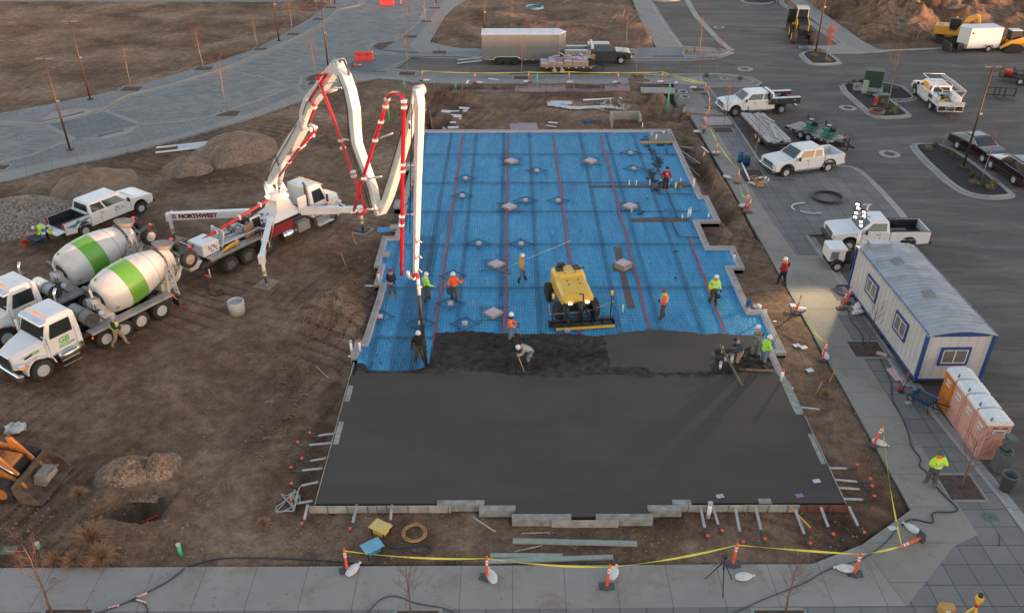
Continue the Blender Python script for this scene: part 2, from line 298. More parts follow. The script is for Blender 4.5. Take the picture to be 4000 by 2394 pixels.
def dirt_mat(name,dark,mid,light,peb=.5,tracks=True):
    m=bpy.data.materials.new(name);m.use_nodes=True;n,L,b=nodes(m);v=vecs(n,L);b.inputs['Roughness'].default_value=.95;b.inputs['Specular IOR Level'].default_value=.2
    c=ramp(n,noise(n,L,v,.16,9,.68,.4),L,[(.36,dark),(.5,mid),(.64,light)])
    c=mix(n,L,ramp(n,noise(n,L,v,2.2,8,.75),L,[(.35,(.62,.60,.58)),(.65,(1.25,1.25,1.25))]),c,c,'MIX')
    m2=n.new('ShaderNodeMix');m2.data_type='RGBA';m2.blend_type='MULTIPLY';m2.inputs['Factor'].default_value=1;L.new(c,m2.inputs['A']);L.new(ramp(n,noise(n,L,v,1.7,9,.78),L,[(.3,(.5,.47,.45)),(.5,(.95,.95,.95)),(.72,(1.6,1.58,1.55))]),m2.inputs['B']);c=m2.outputs['Result']
    srcs=[]
    if tracks:
        for rot,sd in((.35,3.),(-1.1,11.)):
            vv=vecs(n,L,rot,(1,1,1),(sd,sd,0));w=n.new('ShaderNodeTexWave');w.inputs['Scale'].default_value=.42;w.inputs['Distortion'].default_value=5;w.inputs['Detail'].default_value=3;w.inputs['Detail Scale'].default_value=.25;L.new(vv,w.inputs[0])
            w2=n.new('ShaderNodeTexWave');w2.inputs['Scale'].default_value=1.5;w2.bands_direction='Y';w2.inputs['Distortion'].default_value=2.5;L.new(vv,w2.inputs[0])
            mk=ramp(n,noise(n,L,vv,.09,3),L,[(.48,0.),(.62,1.)]);rut=ramp(n,w.outputs[0],L,[(.75,0.),(.95,1.)])
            mm=n.new('ShaderNodeMath');mm.operation='MULTIPLY';L.new(mk,mm.inputs[0]);L.new(rut,mm.inputs[1]);mt=n.new('ShaderNodeMath');mt.operation='MULTIPLY';L.new(mm.outputs[0],mt.inputs[0]);L.new(w2.outputs[0],mt.inputs[1]);srcs.append((mt.outputs[0],.11))
    for sr,_ in srcs:c=mix(n,L,ramp(n,sr,L,[(.25,0.),(.7,.45)]),c,tuple(q*.62 for q in mid))
    c=mix(n,L,.75,c,ramp(n,noise(n,L,v,9,6,.85),L,[(.32,(.55,)*3),(.68,(1.45,)*3)]),'MULTIPLY')
    vo=n.new('ShaderNodeTexVoronoi');vo.inputs['Scale'].default_value=5.5;vo.inputs['Randomness'].default_value=1;L.new(v,vo.inputs[0])
    pm=ramp(n,vo.outputs['Distance'],L,[(.10,1.),(.16,0.)]);pn=ramp(n,noise(n,L,v,.5,4,.7),L,[(.42,0.),(.62,peb)])
    mm=n.new('ShaderNodeMath');mm.operation='MULTIPLY';L.new(pm,mm.inputs[0]);L.new(pn,mm.inputs[1])
    c=mix(n,L,mm.outputs[0],c,(.42,.35,.29));L.new(c,b.inputs['Base Color'])
    srcs+=[(noise(n,L,v,3.5,10,.8),.14),(mm.outputs[0],.03)]
    bumpn(n,L,b,srcs);return m
DIRT=dirt_mat('bare_earth',(.108,.062,.038),(.208,.129,.082),(.315,.213,.143),.5)
X=np.concatenate([[-1500,-700,-300,-200,-150],np.arange(-120,-46,1.2),np.arange(-46,34,.19),np.arange(34,75,.4),np.arange(75,125,1.5),[150,200,300,700,1500]])
Y=np.concatenate([[-1200,-500,-200,-60,-20,0,10],np.arange(16,62,.19),np.arange(62,125,.3),np.arange(126,150,1.5),[180,250,500,1500]])
TERR=grid_obj('ground',X,Y,terrain,DIRT,kind='structure')
# ---- pavings
def pave_mat(name,c1,c2,mortar,w,h,rot=0,off=0.,ms=.02,var=.35,blot=None,rough=.85,stain=.25):
    m=bpy.data.materials.new(name);m.use_nodes=True;n,L,b=nodes(m);v=vecs(n,L,rot);b.inputs['Roughness'].default_value=rough;b.inputs['Specular IOR Level'].default_value=.3
    t=n.new('ShaderNodeTexBrick');t.offset=off;t.inputs['Scale'].default_value=1;t.inputs['Brick Width'].default_value=w;t.inputs['Row Height'].default_value=h;t.inputs['Mortar Size'].default_value=ms;t.inputs['Mortar Smooth'].default_value=.3
    for k,c in(('Color1',c1),('Color2',c2),('Mortar',mortar)):t.inputs[k].default_value=(*c,1)
    L.new(v,t.inputs[0]);c=t.outputs[0]
    if blot:
        vs=vecs(n,L,rot,(.9,2.0,1));vo=n.new('ShaderNodeTexVoronoi');vo.inputs['Scale'].default_value=1.3;L.new(vs,vo.inputs[0]);sp=n.new('ShaderNodeSeparateColor');L.new(vo.outputs['Color'],sp.inputs[0])
        c=mix(n,L,.55,c,ramp(n,sp.outputs[0],L,blot))
    c=mix(n,L,1.,c,ramp(n,noise(n,L,v,.25,8,.7),L,[(.3,(1-var,)*3),(.7,(1+var*.7,)*3)]),'MULTIPLY')
    c=mix(n,L,ramp(n,noise(n,L,v,.6,8,.75,.5),L,[(.52,0.),(.72,stain*1.3)]),c,(.19,.125,.085))
    vo=n.new('ShaderNodeTexVoronoi');vo.inputs['Scale'].default_value=1.9;L.new(vecs(n,L,.4,(1,1.5,1)),vo.inputs[0])
    c=mix(n,L,ramp(n,vo.outputs['Distance'],L,[(.06,stain*.9),(.13,0.)]),c,(.12,.08,.06))
    L.new(c,b.inputs['Base Color']);bumpn(n,L,b,[(noise(n,L,v,30,4),.004)]);return m
CW=pave_mat('broom_concrete',(.285,.262,.228),(.31,.286,.25),(.13,.125,.12),1.85,400,0,0,.014,.16,stain=.6)
CWR=pave_mat('broom_concrete_long',(.27,.243,.203),(.295,.266,.224),(.13,.12,.11),400,1.85,0,0,.014,.16,stain=.5)
CWP=pave_mat('broom_concrete_plaza',(.265,.25,.225),(.29,.273,.247),(.14,.14,.14),1.8,500,-.5,0,.02,.1)
PAVG=pave_mat('grey_pavers',(.172,.163,.152),(.21,.197,.182),(.085,.095,.115),.92,.92,0,0,.025,.22)
PAVW=pave_mat('plaza_walk_pavers',(.20,.202,.200),(.235,.234,.228),(.125,.127,.128),1.2,.6,-.5,.5,.03,.15)
PAVS=pave_mat('street_pavers',(.21,.214,.208),(.25,.247,.232),(.15,.15,.145),.45,.22,.15,.5,.02,.15,[(.15,(.13,.145,.16)),(.35,(.20,.21,.212)),(.6,(.235,.24,.23)),(.8,(.30,.26,.20)),(.95,(.17,.18,.19))])
PAVX=pave_mat('crossing_pavers',(.15,.16,.17),(.19,.19,.195),(.09,.1,.1),1.1,.5,-.5,.5,.03,.15)
KERB=pave_mat('kerb_concrete',(.33,.315,.285),(.37,.35,.31),(.15,.13,.12),3,3,0,0,.02,.2)
KERBT=pave_mat('tan_kerb',(.32,.28,.22),(.36,.31,.24),(.2,.17,.13),3,3,0,0,.02,.2)
def asphalt_mat():
    m=bpy.data.materials.new('asphalt');m.use_nodes=True;n,L,b=nodes(m);v=vecs(n,L);vs=vecs(n,L,.25,(.35,1.6,1));vt=vecs(n,L,0,(1.6,.3,1));b.inputs['Roughness'].default_value=.85;b.inputs['Specular IOR Level'].default_value=.35
    c=ramp(n,noise(n,L,v,.12,8,.65),L,[(.3,(.088,.077,.068)),(.7,(.125,.110,.097))])
    c=mix(n,L,ramp(n,noise(n,L,vs,.35,8,.7,.6),L,[(.46,0.),(.68,.8)]),c,(.215,.175,.138))
    c=mix(n,L,ramp(n,noise(n,L,vt,.5,6,.7,.3),L,[(.55,0.),(.75,.25)]),c,(.21,.185,.16))
    c=mix(n,L,ramp(n,noise(n,L,vs,.8,6,.7),L,[(.55,0.),(.70,.6)]),c,(.06,.054,.05))
    c=mix(n,L,.5,c,ramp(n,noise(n,L,v,14,3,.8),L,[(.3,(.7,)*3),(.7,(1.3,)*3)]),'MULTIPLY');L.new(c,b.inputs['Base Color']);bumpn(n,L,b,[(noise(n,L,v,25,4,.8),.012)]);return m
ASPHM=asphalt_mat()
def sheet(name,poly,z,mat,depth=.3):return tag(MB().prism(poly,z-depth,z).build(name,mat),kind='structure')
sheet('asphalt_road',ASPH,-.12,ASPHM,.2)
sheet('paver_walk',WALK_R,0,PAVG);sheet('plaza_walk',PLAZA,-.004,PAVW);sheet('far_sidewalk',WALK_TR,.001,CWP);sheet('lot_sidewalk',WALK_FR,.002,CWP)
ZC=.006
sheet('sidewalk',[(15.5,77.2),(16.9,77.2),(16.95,59.4),(17.2,52),(17.5,44),(17.5,38.4),(17.45,30),(17.55,25.6),(17.6,22.6),(16.4,22.0),(13.6,19.35),(-60,18.9),(-60,20.95),(10.9,21.2),(13.0,22.1),(15.6,23.9)],ZC,CW,.02)
S.collection.objects['sidewalk'].data.materials.clear();S.collection.objects['sidewalk'].data.materials.append(CW)
_o=S.collection.objects['sidewalk']
bpy.data.objects.remove(_o)
sheet('sidewalk',[(13.6,19.35),(-60,18.9),(-60,20.95),(10.9,21.2),(13.0,22.1)],ZC,CW,.02)
sheet('sidewalk_along_slab',[(15.5,76.4),(17.5,76.4),(17.5,68.5),(16.95,68.5),(16.95,61),(18.4,61),(18.4,60.5),(16.95,59.4),(16.95,52),(17.2,45),(18.7,45),(18.7,38.2),(17.45,38.2),(17.45,30),(17.55,25.6),(17.6,22.6),(16.4,22.0),(13.62,19.35),(13.03,22.1),(15.6,23.9)],ZC+.001,CWR,.02)
sheet('plaza_street',P2([(-900,700),(0,479),(156,486),(300,455),(415,425),(455,400),(505,373),(660,335),(873,271),(1000,219),(1189,137),(1283,78),(1330,35),(1406,21),(1440,14),(1613,14),(1640,22),(1658,38),(1627,94),(1542,158),(1470,168),(1435,188),(1445,208),(1480,216),(1283,271),(1230,285),(1175,300),(1165,330),(1000,391),(816,453),(708,472),(547,485),(400,525),(292,546),(222,566),(118,608),(0,634),(-900,870)]),.004,PAVS,.02)
sheet('crossing',P2([(180,484),(405,438),(545,484),(296,544)]),.010,PAVX,.02)
sheet('crossing_band',P2([(1455,214),(1560,218),(1660,222),(1600,224),(1440,290),(1380,275),(1310,272)]),.011,PAVX,.02)
sheet('plaza_sidewalk',P2([(-900,880),(38,665),(250,622),(472,578),(708,524),(850,482),(1000,434),(1203,349),(1290,300),(1377,290),(1533,300),(1700,306),(2000,311),(2300,310),(2612,306),(2722,300),(2755,330),(2690,332),(2613,328),(2453,328),(2264,327),(2000,326),(1830,327),(1613,323),(1566,313),(1476,306),(1391,320),(1198,386),(1000,455),(802,513),(552,582),(226,655),(57,699),(-900,925)]),ZC,CWP,.02)
sheet('ramp_apron',P2([(160,472),(205,440),(300,424),(410,424),(415,428),(345,440)]),.016,CW,.02)
sheet('ramp_apron',P2([(296,547),(380,540),(545,487),(550,490),(515,518),(410,543)]),.016,CW,.02)
sheet('far_plaza_sidewalk',P2([(1740,-4),(1810,-6),(1788,20),(1740,62),(1680,165),(1770,186),(1880,191),(2480,190),(2480,196),(1880,200),(1700,206),(1640,205),(1600,180)]),ZC,CWP,.02)
TACT=M('tactile_strip',(.09,.10,.12),.8,var=.15,scale=5)
for q in([(230,460),(325,436),(335,443),(240,463)],[(380,531),(480,508),(487,512),(390,535)],[(1500,196),(1640,205),(1630,209),(1496,200)],[(1375,271),(1510,280),(1500,284),(1370,275)],[(2551,219),(2670,219),(2672,224),(2552,224)],[(3130,186),(3155,184),(3165,196),(3145,199)],[(2795,189),(2812,189),(2812,198),(2800,198)],[(3242,1128),(3285,1125),(3300,1172),(3270,1174)]):sheet('tactile_paving',P2(q),.022,TACT,.01)
sheet('pavement_end',P2([(3012,703),(3112,703)]+[(3112,705),(3012,705)]),.0,KERB,.01)
# kerbs: raised strips with a gutter pan on the road side -----------------------
def ribbon(name,pts,w0,w1,z,depth,mat,world=False):
    """strip between offsets w0 and w1 to the right of a polyline"""
    p=[Vector((a[0],a[1]))for a in(pts if world else P2(pts))];k=len(p);A=[];B=[]
    for i in range(k):
        d=(p[min(i+1,k-1)]-p[max(i-1,0)]).normalized();nn=Vector((d.y,-d.x));A.append(p[i]+nn*w0);B.append(p[i]+nn*w1)
    mb=MB()
    for i in range(k-1):
        a,b,c,d=A[i],A[i+1],B[i+1],B[i];vs=[(q.x,q.y,zz)for zz in(z-depth,z)for q in(a,b,c,d)]
        mb.add(vs,[(0,3,2,1)[::-1],(4,5,6,7),(0,1,5,4),(2,3,7,6)]+([(3,0,4,7)]if i==0 else[])+([(1,2,6,5)]if i==k-2 else[]))
    return tag(mb.build(name,mat),kind='structure')
def smooth(pts,it=2,closed=False):
    for _ in range(it):
        q=[];k=len(pts)
        rngk=range(k)if closed else range(k-1)
        if not closed:q.append(pts[0])
        for i in rngk:
            a,b=pts[i],pts[(i+1)%k];q+=[(a[0]*.75+b[0]*.25,a[1]*.75+b[1]*.25),(a[0]*.25+b[0]*.75,a[1]*.25+b[1]*.75)]
        if not closed:q.append(pts[-1])
        pts=q
    return pts
road_kerb=P2([(2524,-20),(2660,181)],0)
for pts in([(1533,272),(1708,286),(2000,296),(2453,293),(2722,290),(2815,289),(2925,302),(2970,322),(2955,333),(2764,337),(2802,391)],):
    q=P2(pts)+[(18.75,66),(18.72,59.5)];ribbon('kerb',q,-.02,.16,.012,.3,KERB,True)if 0 else ribbon('kerb',q,-.18,.0,.012,.3,KERB,True);ribbon('gutter',q,0.,.4,-.112,.05,KERB,True)
q=smooth([(18.7,59.5),(25.0,59.5),(25.9,58.4),(25.9,49.4),(25.2,48.1),(24.0,47.7)],2);ribbon('kerb',q,.18,0,.012,.3,KERB,True)if 0 else ribbon('kerb',q,.0,.18,.012,.3,KERB,True);ribbon('gutter',q,-.4,0,-.112,.05,KERB,True)
q=[(18.75,47.7),(18.9,40),(19.05,30),(19.5,24.5),(20.0,15)];ribbon('kerb',q,.0,.17,.012,.3,KERB,True);ribbon('gutter',q,-.42,0,-.112,.05,KERB,True)
q=P2([(1613,218),(1708,219),(1900,226),(2190,227),(2457,229),(2700,229),(2800,222),(2855,203),(2811,189),(2660,181),(2613,120),(2524,-20)]);ribbon('kerb',q,-.18,0,.012,.3,KERB,True);ribbon('gutter',q,0,.4,-.112,.05,KERB,True)
q=P2([(2674,-20),(2720,60),(2811,156),(2860,195)]);ribbon('road_band',q,-.35,.35,-.113,.05,KERB,True)
q=P2([(3047,-20),(3060,14),(3283,165),(3300,178)]);ribbon('kerb',q,-.18,.0,.012,.3,KERB,True);ribbon('gutter',q,0,.4,-.112,.05,KERB,True)
q=P2([(3240,208),(3350,207),(3440,202),(3480,196),(3700,188),(4100,184)]);ribbon('kerb',q,-.18,0,.012,.3,KERB,True)
for pts in([(-400,565),(0,481),(156,488),(300,457),(415,427),(455,402),(505,375),(660,337),(873,273),(1000,221),(1189,139),(1283,80),(1330,37),(1406,23),(1418,2)],):ribbon('plaza_kerb',pts,-.42,-.02,.05,.1,KERBT);ribbon('plaza_gutter',pts,.05,.5,.012,.02,CWP)
for pts in([(-400,728),(0,632),(118,606),(222,564),(292,544)],[(547,487),(708,474),(816,455),(1000,393),(1165,332),(1175,302),(1230,287),(1283,273)],[(1480,218),(1440,206),(1433,188),(1468,168),(1542,159),(1627,95),(1658,39),(1640,22),(1613,13)]):ribbon('plaza_kerb',pts,-.05,.35,.03,.1,CWP)
ribbon('plaza_seam',[(1000,295),(1070,318),(1140,345)],-.15,.15,.014,.02,CWP);ribbon('plaza_seam',[(890,280),(950,285),(1000,300)],-.12,.12,.014,.02,CWP);ribbon('plaza_seam',[(1155,340),(1190,370),(1202,386)],-.3,.3,.016,.02,CWP)
for pts in([(405,432),(547,484)],[(176,487),(290,545)]):ribbon('crossing_border',pts,-.25,.25,.016,.02,CWP)
# planting islands -------------------------------------------------------------
BED=M('black_gravel_mulch',(.032,.03,.03),.95,var=.6,scale=9,bump=.05,bscale=25)
def island(pts,name='planting_bed',world=False,kw=.16,gut=.35,z=-.02,it=2):
    p=pts if world else P2(pts,0);p=smooth(p,it,True)
    sheet(name,p,z,BED,.2);q=p+[p[0],p[1]]
    area=sum(p[i][0]*p[(i+1)%len(p)][1]-p[(i+1)%len(p)][0]*p[i][1]for i in range(len(p)));s=1 if area>0 else-1
    ribbon('kerb',q[:-1],min(0,s*kw),max(0,s*kw),.02,.25,KERB,True);ribbon('gutter',q[:-1],min(s*kw,s*(kw+gut)),max(s*kw,s*(kw+gut)),-.112,.05,KERB,True)
island([(2665,198),(2740,196),(2830,200),(2842,207),(2800,214),(2690,219),(2675,218)],gut=.1)
island([(2737,292),(2830,292),(2915,306),(2950,321),(2900,327),(2755,328),(2742,315)],gut=.1)
island([(3128,203),(3218,198),(3272,240),(3265,246),(3180,249),(3165,240)])
island([(3283,332),(3345,325),(3500,325),(3565,375),(3555,385),(3500,388),(3462,384),(3538,440),(3540,450),(3430,455),(3405,440)],it=1)
island([(3574,568),(3600,562),(3700,565),(3940,750),(3935,760),(3850,765),(3760,745),(3640,640)])
island([(2890,-12),(3040,-12),(3010,14),(2910,12)],gut=.1)
island([(2520,-25),(2660,-25),(2668,2),(2540,3)],gut=.1)
# bare earth planters beside the plaza street and square tree pits ----------------
sheet('planter',P2(smooth([(1196,326),(1202,296),(1275,276),(1285,280),(1283,300),(1240,316)],2,True)),.02,SOIL,.05)
sheet('planter',P2(smooth([(1455,172),(1542,159),(1530,170),(1495,192),(1490,196),(1460,188)],1,True)),.02,SOIL,.05)
PITS=[(513,349,75,24),(796,269,66,18),(892,445,82,28),(1018,193,50,14),(1146,135,48,12),(1243,77,44,10),(1293,31,42,9),(1234,327,60,18),(1590,289,62,16),(1602,145,52,12),(1663,85,46,10),(1698,33,42,8),(1717,206,54,14),(2035,305,54,14),(2487,300,56,14),(2462,213,36,12),(0,655,60,26),(2727,352,50,16),(2825,510,70,22)]
def pit(x0,y0,x1,y1,fr=.16):
    m=MB();m.prism([(x0,y0),(x1,y0),(x1,y1),(x0,y1)],-.05,.018);o=tag(m.build('tree_pit',SOIL),kind='structure')
    m=MB()
    for a,b,c,d in((x0-fr,y0-fr,x1+fr,y0),(x0-fr,y1,x1+fr,y1+fr),(x0-fr,y0,x0,y1),(x1,y0,x1+fr,y1)):m.prism([(a,b),(c,b),(c,d),(a,d)],-.04,.026)
    tag(m.build('tree_pit_border',CWP),kind='structure')
for px,py,w,hh in PITS:
    a=at(px,py);s=at(px+w/2,py).x-a.x;pit(a.x-s,a.y-s*.8,a.x+s,a.y+s*.8)
for q in([(2887,664),(2968,667),(2999,712),(2904,712)],[(3178,943),(3232,943)],[(3305,1335),(3420,1335),(3470,1395),(3345,1394)],[(3660,1858),(3786,1856),(3848,1952),(3715,1952)],[(-400,2380),(0,2380)],[(182,2381),(348,2381),(345,2440),(150,2440)],[(1548,2386),(1712,2386),(1712,2440),(1548,2440)],[(2955,2384),(3145,2384),(3150,2440),(2950,2440)]):
    if len(q)==4:
        p=P2(q);x0=min(p[0][0],p[3][0]);x1=max(p[1][0],p[2][0]);pit((p[0][0]+p[3][0])/2,min(a[1]for a in p),(p[1][0]+p[2][0])/2,max(a[1]for a in p),.12)
# ---- unseen blocks added behind the camera, their heights set to shade the site
def lateral_block(l0,l1,top,d=-62):
    s,c=math.sin(SUN_AZ),math.cos(SUN_AZ);td=Vector((-s,-c));ld=Vector((-c,s));mid=(l0+l1)/2
    t=thing('shade_block','unseen flat roofed block added behind the viewpoint to shade the site','building',((td*d+ld*mid).x,(td*d+ld*mid).y,0),math.atan2(ld.y,ld.x),'unseen shade blocks behind the viewpoint')
    w=l1-l0;MB().box((0,-6,top/2-.2),(w,12,top+.4-.4)).build('wall',M('shade_block_brick',(.3,.18,.13),.8,var=.2,scale=3),t)
    return t
for a in((-90,11,6.0),(11,80,7.3),(80,220,4.2)):lateral_block(*a)
# ---- the foundation being poured
ORD=['first','second','third','fourth','fifth','sixth','seventh','eighth','ninth','tenth','eleventh','twelfth','thirteenth','fourteenth','fifteenth','sixteenth','seventeenth','eighteenth','nineteenth','twentieth']
FND=thing('building_foundation','large rectangular slab foundation half poured with grey concrete, blue sheet and steel mesh behind','foundation',(2.7,24,0))
FO=Vector((2.7,24,0))
def fb(mb,name,mat,bevel=0):
    mb.v=[(v[0]-FO.x,v[1]-FO.y,v[2])for v in mb.v];return mb.build(name,mat,FND,bevel)
def off_poly(pts,t):
    out=[];k=len(pts)
    for i in range(k):
        p=Vector(pts[i][:2]);n1=n2=None
        if i>0:d=(p-Vector(pts[i-1][:2])).normalized();n1=Vector((-d.y,d.x))
        if i<k-1:d=(Vector(pts[i+1][:2])-p).normalized();n2=Vector((-d.y,d.x))
        if n1 is None:n1=n2
        if n2 is None:n2=n1
        out.append(p+(n1+n2)*(t/max(.3,(1+n1.dot(n2)))))
    return out
iR=SLAB.index((13.0,34.3));ring=[(12.95,29.5),(13.0,34.3)]+SLAB[iR+1:]
m=MB();inn=off_poly(ring,.28);m.prism([(p[0],p[1])for p in ring]+[(p.x,p.y)for p in inn[::-1]],-.3,.26)
for k in range(6):m.box((-7.22,53.6+k*.9,.13),(.4,.42,.27))
m.box((-7.55,48.6,.12),(.5,.6,.26));m.box((-7.6,44.9,.12),(.5,.6,.26))
fb(m,'stem_wall',CONC)
m=MB();in2=off_poly(ring,.34);in3=off_poly(ring,.282);m.prism([(p.x,p.y)for p in in3]+[(p.x,p.y)for p in in2[::-1]],0,.235)
fb(m,'foam_edge',FOAM)
def membrane():
    m=bpy.data.materials.new('blue_plastic_sheet');m.use_nodes=True;n,L,b=nodes(m);v=vecs(n,L);vw=vecs(n,L,0,(2.2,.5,1));b.inputs['Roughness'].default_value=.38;b.inputs['Specular IOR Level'].default_value=.3
    c=ramp(n,noise(n,L,vw,.5,7,.7,.6),L,[(.3,(.018,.31,.60)),(.5,(.035,.43,.76)),(.7,(.09,.53,.84))])
    c=mix(n,L,ramp(n,noise(n,L,vw,2.6,8,.8,1.2),L,[(.5,0.),(.74,.75)]),c,(.42,.70,.88))  # pale streaks: condensation, and glare on the wrinkles put into the colour
    c=mix(n,L,ramp(n,noise(n,L,v,.25,5,.6),L,[(.55,0.),(.8,.5)]),c,(.02,.20,.50));L.new(c,b.inputs['Base Color'])
    bumpn(n,L,b,[(noise(n,L,vw,1.6,6,.7,1.5),.12),(noise(n,L,v,7,4,.6,1),.02)]);return m
BLUE=membrane()
m=MB();sq=[p for p in SLAB if p[1]>33];m.prism([(12.9,31.5)]+[(p[0]-.04 if p[0]>0 else p[0]+.04,p[1])for p in sq]+[(-7.6,31.5)],-.3,.08);fb(m,'vapor_barrier',BLUE)
SAND=M('sandy_soil',(.20,.14,.105),.95,var=.25,scale=3,bump=.03)
for q in([(485,160),(565,165),(580,240),(590,320),(655,320),(655,390),(600,395),(655,600),(695,750),(620,750),(590,620),(565,500),(540,400),(480,395),(475,320),(515,318),(500,230)],):fb(MB().prism([(p.x,p.y)for p in atp([(2200+x/2.473,900+y/2.473)for x,y in q],.09)],.05,.092),'exposed_soil_strip',SAND)
for q in([(2300,726),(2450,724),(2560,720),(2700,722),(2706,733),(2560,735),(2400,734),(2300,733)],[(2463,852),(2580,849),(2690,852),(2694,866),(2600,868),(2470,869)]):fb(MB().prism([(p.x,p.y)for p in atp(q,.09)],.05,.093),'exposed_soil_strip',SAND)
MESH=M('rusty_wire_mesh',(.04,.08,.13),.7)
m=MB();z=.112
def inside(x,y):return bool(pip(np.array([x]),np.array([y]),SLAB)[0])
for i in range(140):
    x=-7.9+i*.1535
    if x>13.4:break
    segs=[];y=33.0;st=None
    while y<66.4:
        ok=inside(x,y)and inside(x-.35,y)and inside(x+.35,y)
        if ok and st is None:st=y
        if not ok and st is not None:segs.append((st,y));st=None
        y+=.3
    if st is not None:segs.append((st,66.2))
    for a,b in segs:
        if b-a>.6:m.bar((x,a,z),(x,b,z),.011,.008)
for j in range(218):
    y=33.05+j*.1525;xs=[x for x in np.arange(-8,13.5,.25)if inside(x,y)]
    if xs:m.bar((xs[0]+.35,y,z+.009),(xs[-1]-.3,y,z+.009),.011,.008)
fb(m,'steel_mesh',MESH)
m=MB()
for px in(1665,1763,1860,1968,2067,2266,2368,2472):
    x=at(px,528,.1).x
    for dx in(-.10,-.03,.05,.12):m.bar((x+dx,33,z+.018),(x+dx*.8,66.2,z+.018),.016,.008)
for py in(605,716,828,957,1127,1319):
    y=at(2000,py,.1).y
    for dy in(-.14,-.05,.04,.13):m.bar((-7.0,y+dy,z+.027),(12.6,y+dy,z+.027),.016,.008)
for i in range(12):x=-5.95+i*.125;m.bar((x,33,z+.018),(x-.1,47.5,z+.018),.014,.008)
for j in range(95):m.bar((-5.95,33.1+j*.153,z+.027),(-4.5,33.1+j*.153,z+.027),.012,.008)
for i in range(8):m.bar((-5.2+i*.22,47.5,z+.036),(-5.2+i*.22,50.8,z+.036),.018,.008)
fb(m,'mesh_lap',M('dark_wire_mesh',(.04,.065,.11),.7))
def tape(a,b,w,mat,name,wob=.04,zz=.155):
    A=at(*a,zz);B=at(*b,zz);mb=MB();n=24;pts=[]
    for i in range(n+1):p=A.lerp(B,i/n);p.x+=wob*math.sin(i*1.3+A.x)+wob*.6*math.sin(i*2.9);pts.append(p)
    for i in range(n):mb.bar(pts[i],pts[i+1],w,.012)
    return fb(mb,name,mat)
REDT=M('red_seam_tape',(.30,.04,.05),.6,var=.25,scale=6)
for a,b in(((1809,529),(1689,1353)),((1985,529),(1973,1300)),((2163,529),(2264,1308)),((2345,529),(2538,1284)),((2691,925),(2832,1298))):tape(a,b,.12,REDT,'seam_tape')
DKT=M('dark_strap',(.05,.035,.045),.8)
for a,b in(((2533,562),(2646,850)),((2625,868),(2650,922)),((2650,923),(2742,929)),((2602,580),(2608,604)),((2608,604),(2650,606)),((2585,756),(2702,757))):tape(a,b,.08,DKT,'hold_down_strap',.02)
def conc_mat(name,c0,c1,bmp,bsc,rough):
    m=bpy.data.materials.new(name);m.use_nodes=True;n,L,b=nodes(m);v=vecs(n,L);b.inputs['Roughness'].default_value=rough;b.inputs['Specular IOR Level'].default_value=.22
    c=ramp(n,noise(n,L,vecs(n,L,.2,(.5,1.3,1)),.35,8,.6,.5),L,[(.3,c0),(.7,c1)]);c=mix(n,L,.8,c,ramp(n,noise(n,L,vecs(n,L,0,(.12,2.2,1)),.8,6,.6,.3),L,[(.35,(.95,)*3),(.65,(1.05,)*3)]),'MULTIPLY');c=mix(n,L,.35,c,ramp(n,noise(n,L,v,18,3,.8),L,[(.3,(.6,)*3),(.7,(1.4,)*3)]),'MULTIPLY');L.new(c,b.inputs['Base Color'])
    bumpn(n,L,b,[(noise(n,L,v,bsc,8,.8),bmp)]);return m
WETS=conc_mat('wet_concrete',(.064,.055,.047),(.080,.070,.060),.006,14,.75);WETR=conc_mat('raked_concrete',(.028,.024,.020),(.095,.082,.068),.16,3.5,.85)
m=MB();fr=[p for p in SLAB if p[1]<=24.01];m.prism([(x,y+.04)for x,y in[(-7.7,24.0)]+fr[1:]]+[(12.95,32.5),(-7.66,32.5)],.0,.25);fb(m,'screeded_concrete',WETS)
TOPE=[(1391,1413),(1418,1416),(1430,1426),(1436,1446),(1481,1446),(1562,1447),(1630,1440),(1672,1426),(1682,1385),(1691,1353),(1700,1297),(1849,1291),(1966,1301),(2087,1303),(2209,1301),(2300,1311),(2333,1313),(2370,1307),(2483,1291),(2552,1285),(2685,1293),(2758,1305),(2807,1299),(2887,1307),(3029,1311)]
WET=[(p.x,p.y)for p in atp(TOPE,.2)]+[(12.62,36.0),(12.62,35.4),(13.3,35.2),(13.3,34.7),(12.62,34.6),(12.62,32.3),(-7.62,32.3),(-7.62,33.6)]
SMOOTH=P2([(2357,1300),(2385,1433),(2535,1436),(2540,1456),(2780,1452),(2775,1425),(2795,1395),(2790,1365),(2900,1365),(3000,1330),(3040,1300),(2900,1270),(2357,1270)],.25)
LOW=P2([(1391,1452),(1640,1462),(1800,1458),(1950,1462),(2060,1476),(2180,1497),(2340,1492),(2500,1488),(2700,1478),(2870,1466),(2980,1430),(3040,1450),(3090,1600),(1300,1600)],.25)
def wet_h(x,y):
    x2=x+.12*fbm(x,y,.6,2,81);y2=y+.30*fbm(x,y,.9,3,82);rough=~(pip(x,y,SMOOTH)|pip(x2,y2,LOW));r=rough.astype(float)
    for _ in range(2):r[1:-1,1:-1]=(r[1:-1,1:-1]*2+r[:-2,1:-1]+r[2:,1:-1]+r[1:-1,:-2]+r[1:-1,2:])/6
    e=pip(x,y,WET).astype(float)
    for _ in range(3):e[1:-1,1:-1]=(e[1:-1,1:-1]*2+e[:-2,1:-1]+e[2:,1:-1]+e[1:-1,:-2]+e[1:-1,2:])/6
    wx=x+.25*fbm(x,y,.6,2,8);h=.255-.03*r+r*(.15*fbm(wx,y*1.5,.6,4,60)+.13*fbm(x,y*1.3,.26,2,66)+.08*np.abs(fbm(wx,y*2,.8,2,71)))
    return np.where(e>.97,h,np.minimum(h,.06+e*.21+.02*fbm(x,y,.3,2,3)))
xs=np.arange(-7.64,12.66,.075);ys=np.arange(32.0,37.4,.075)
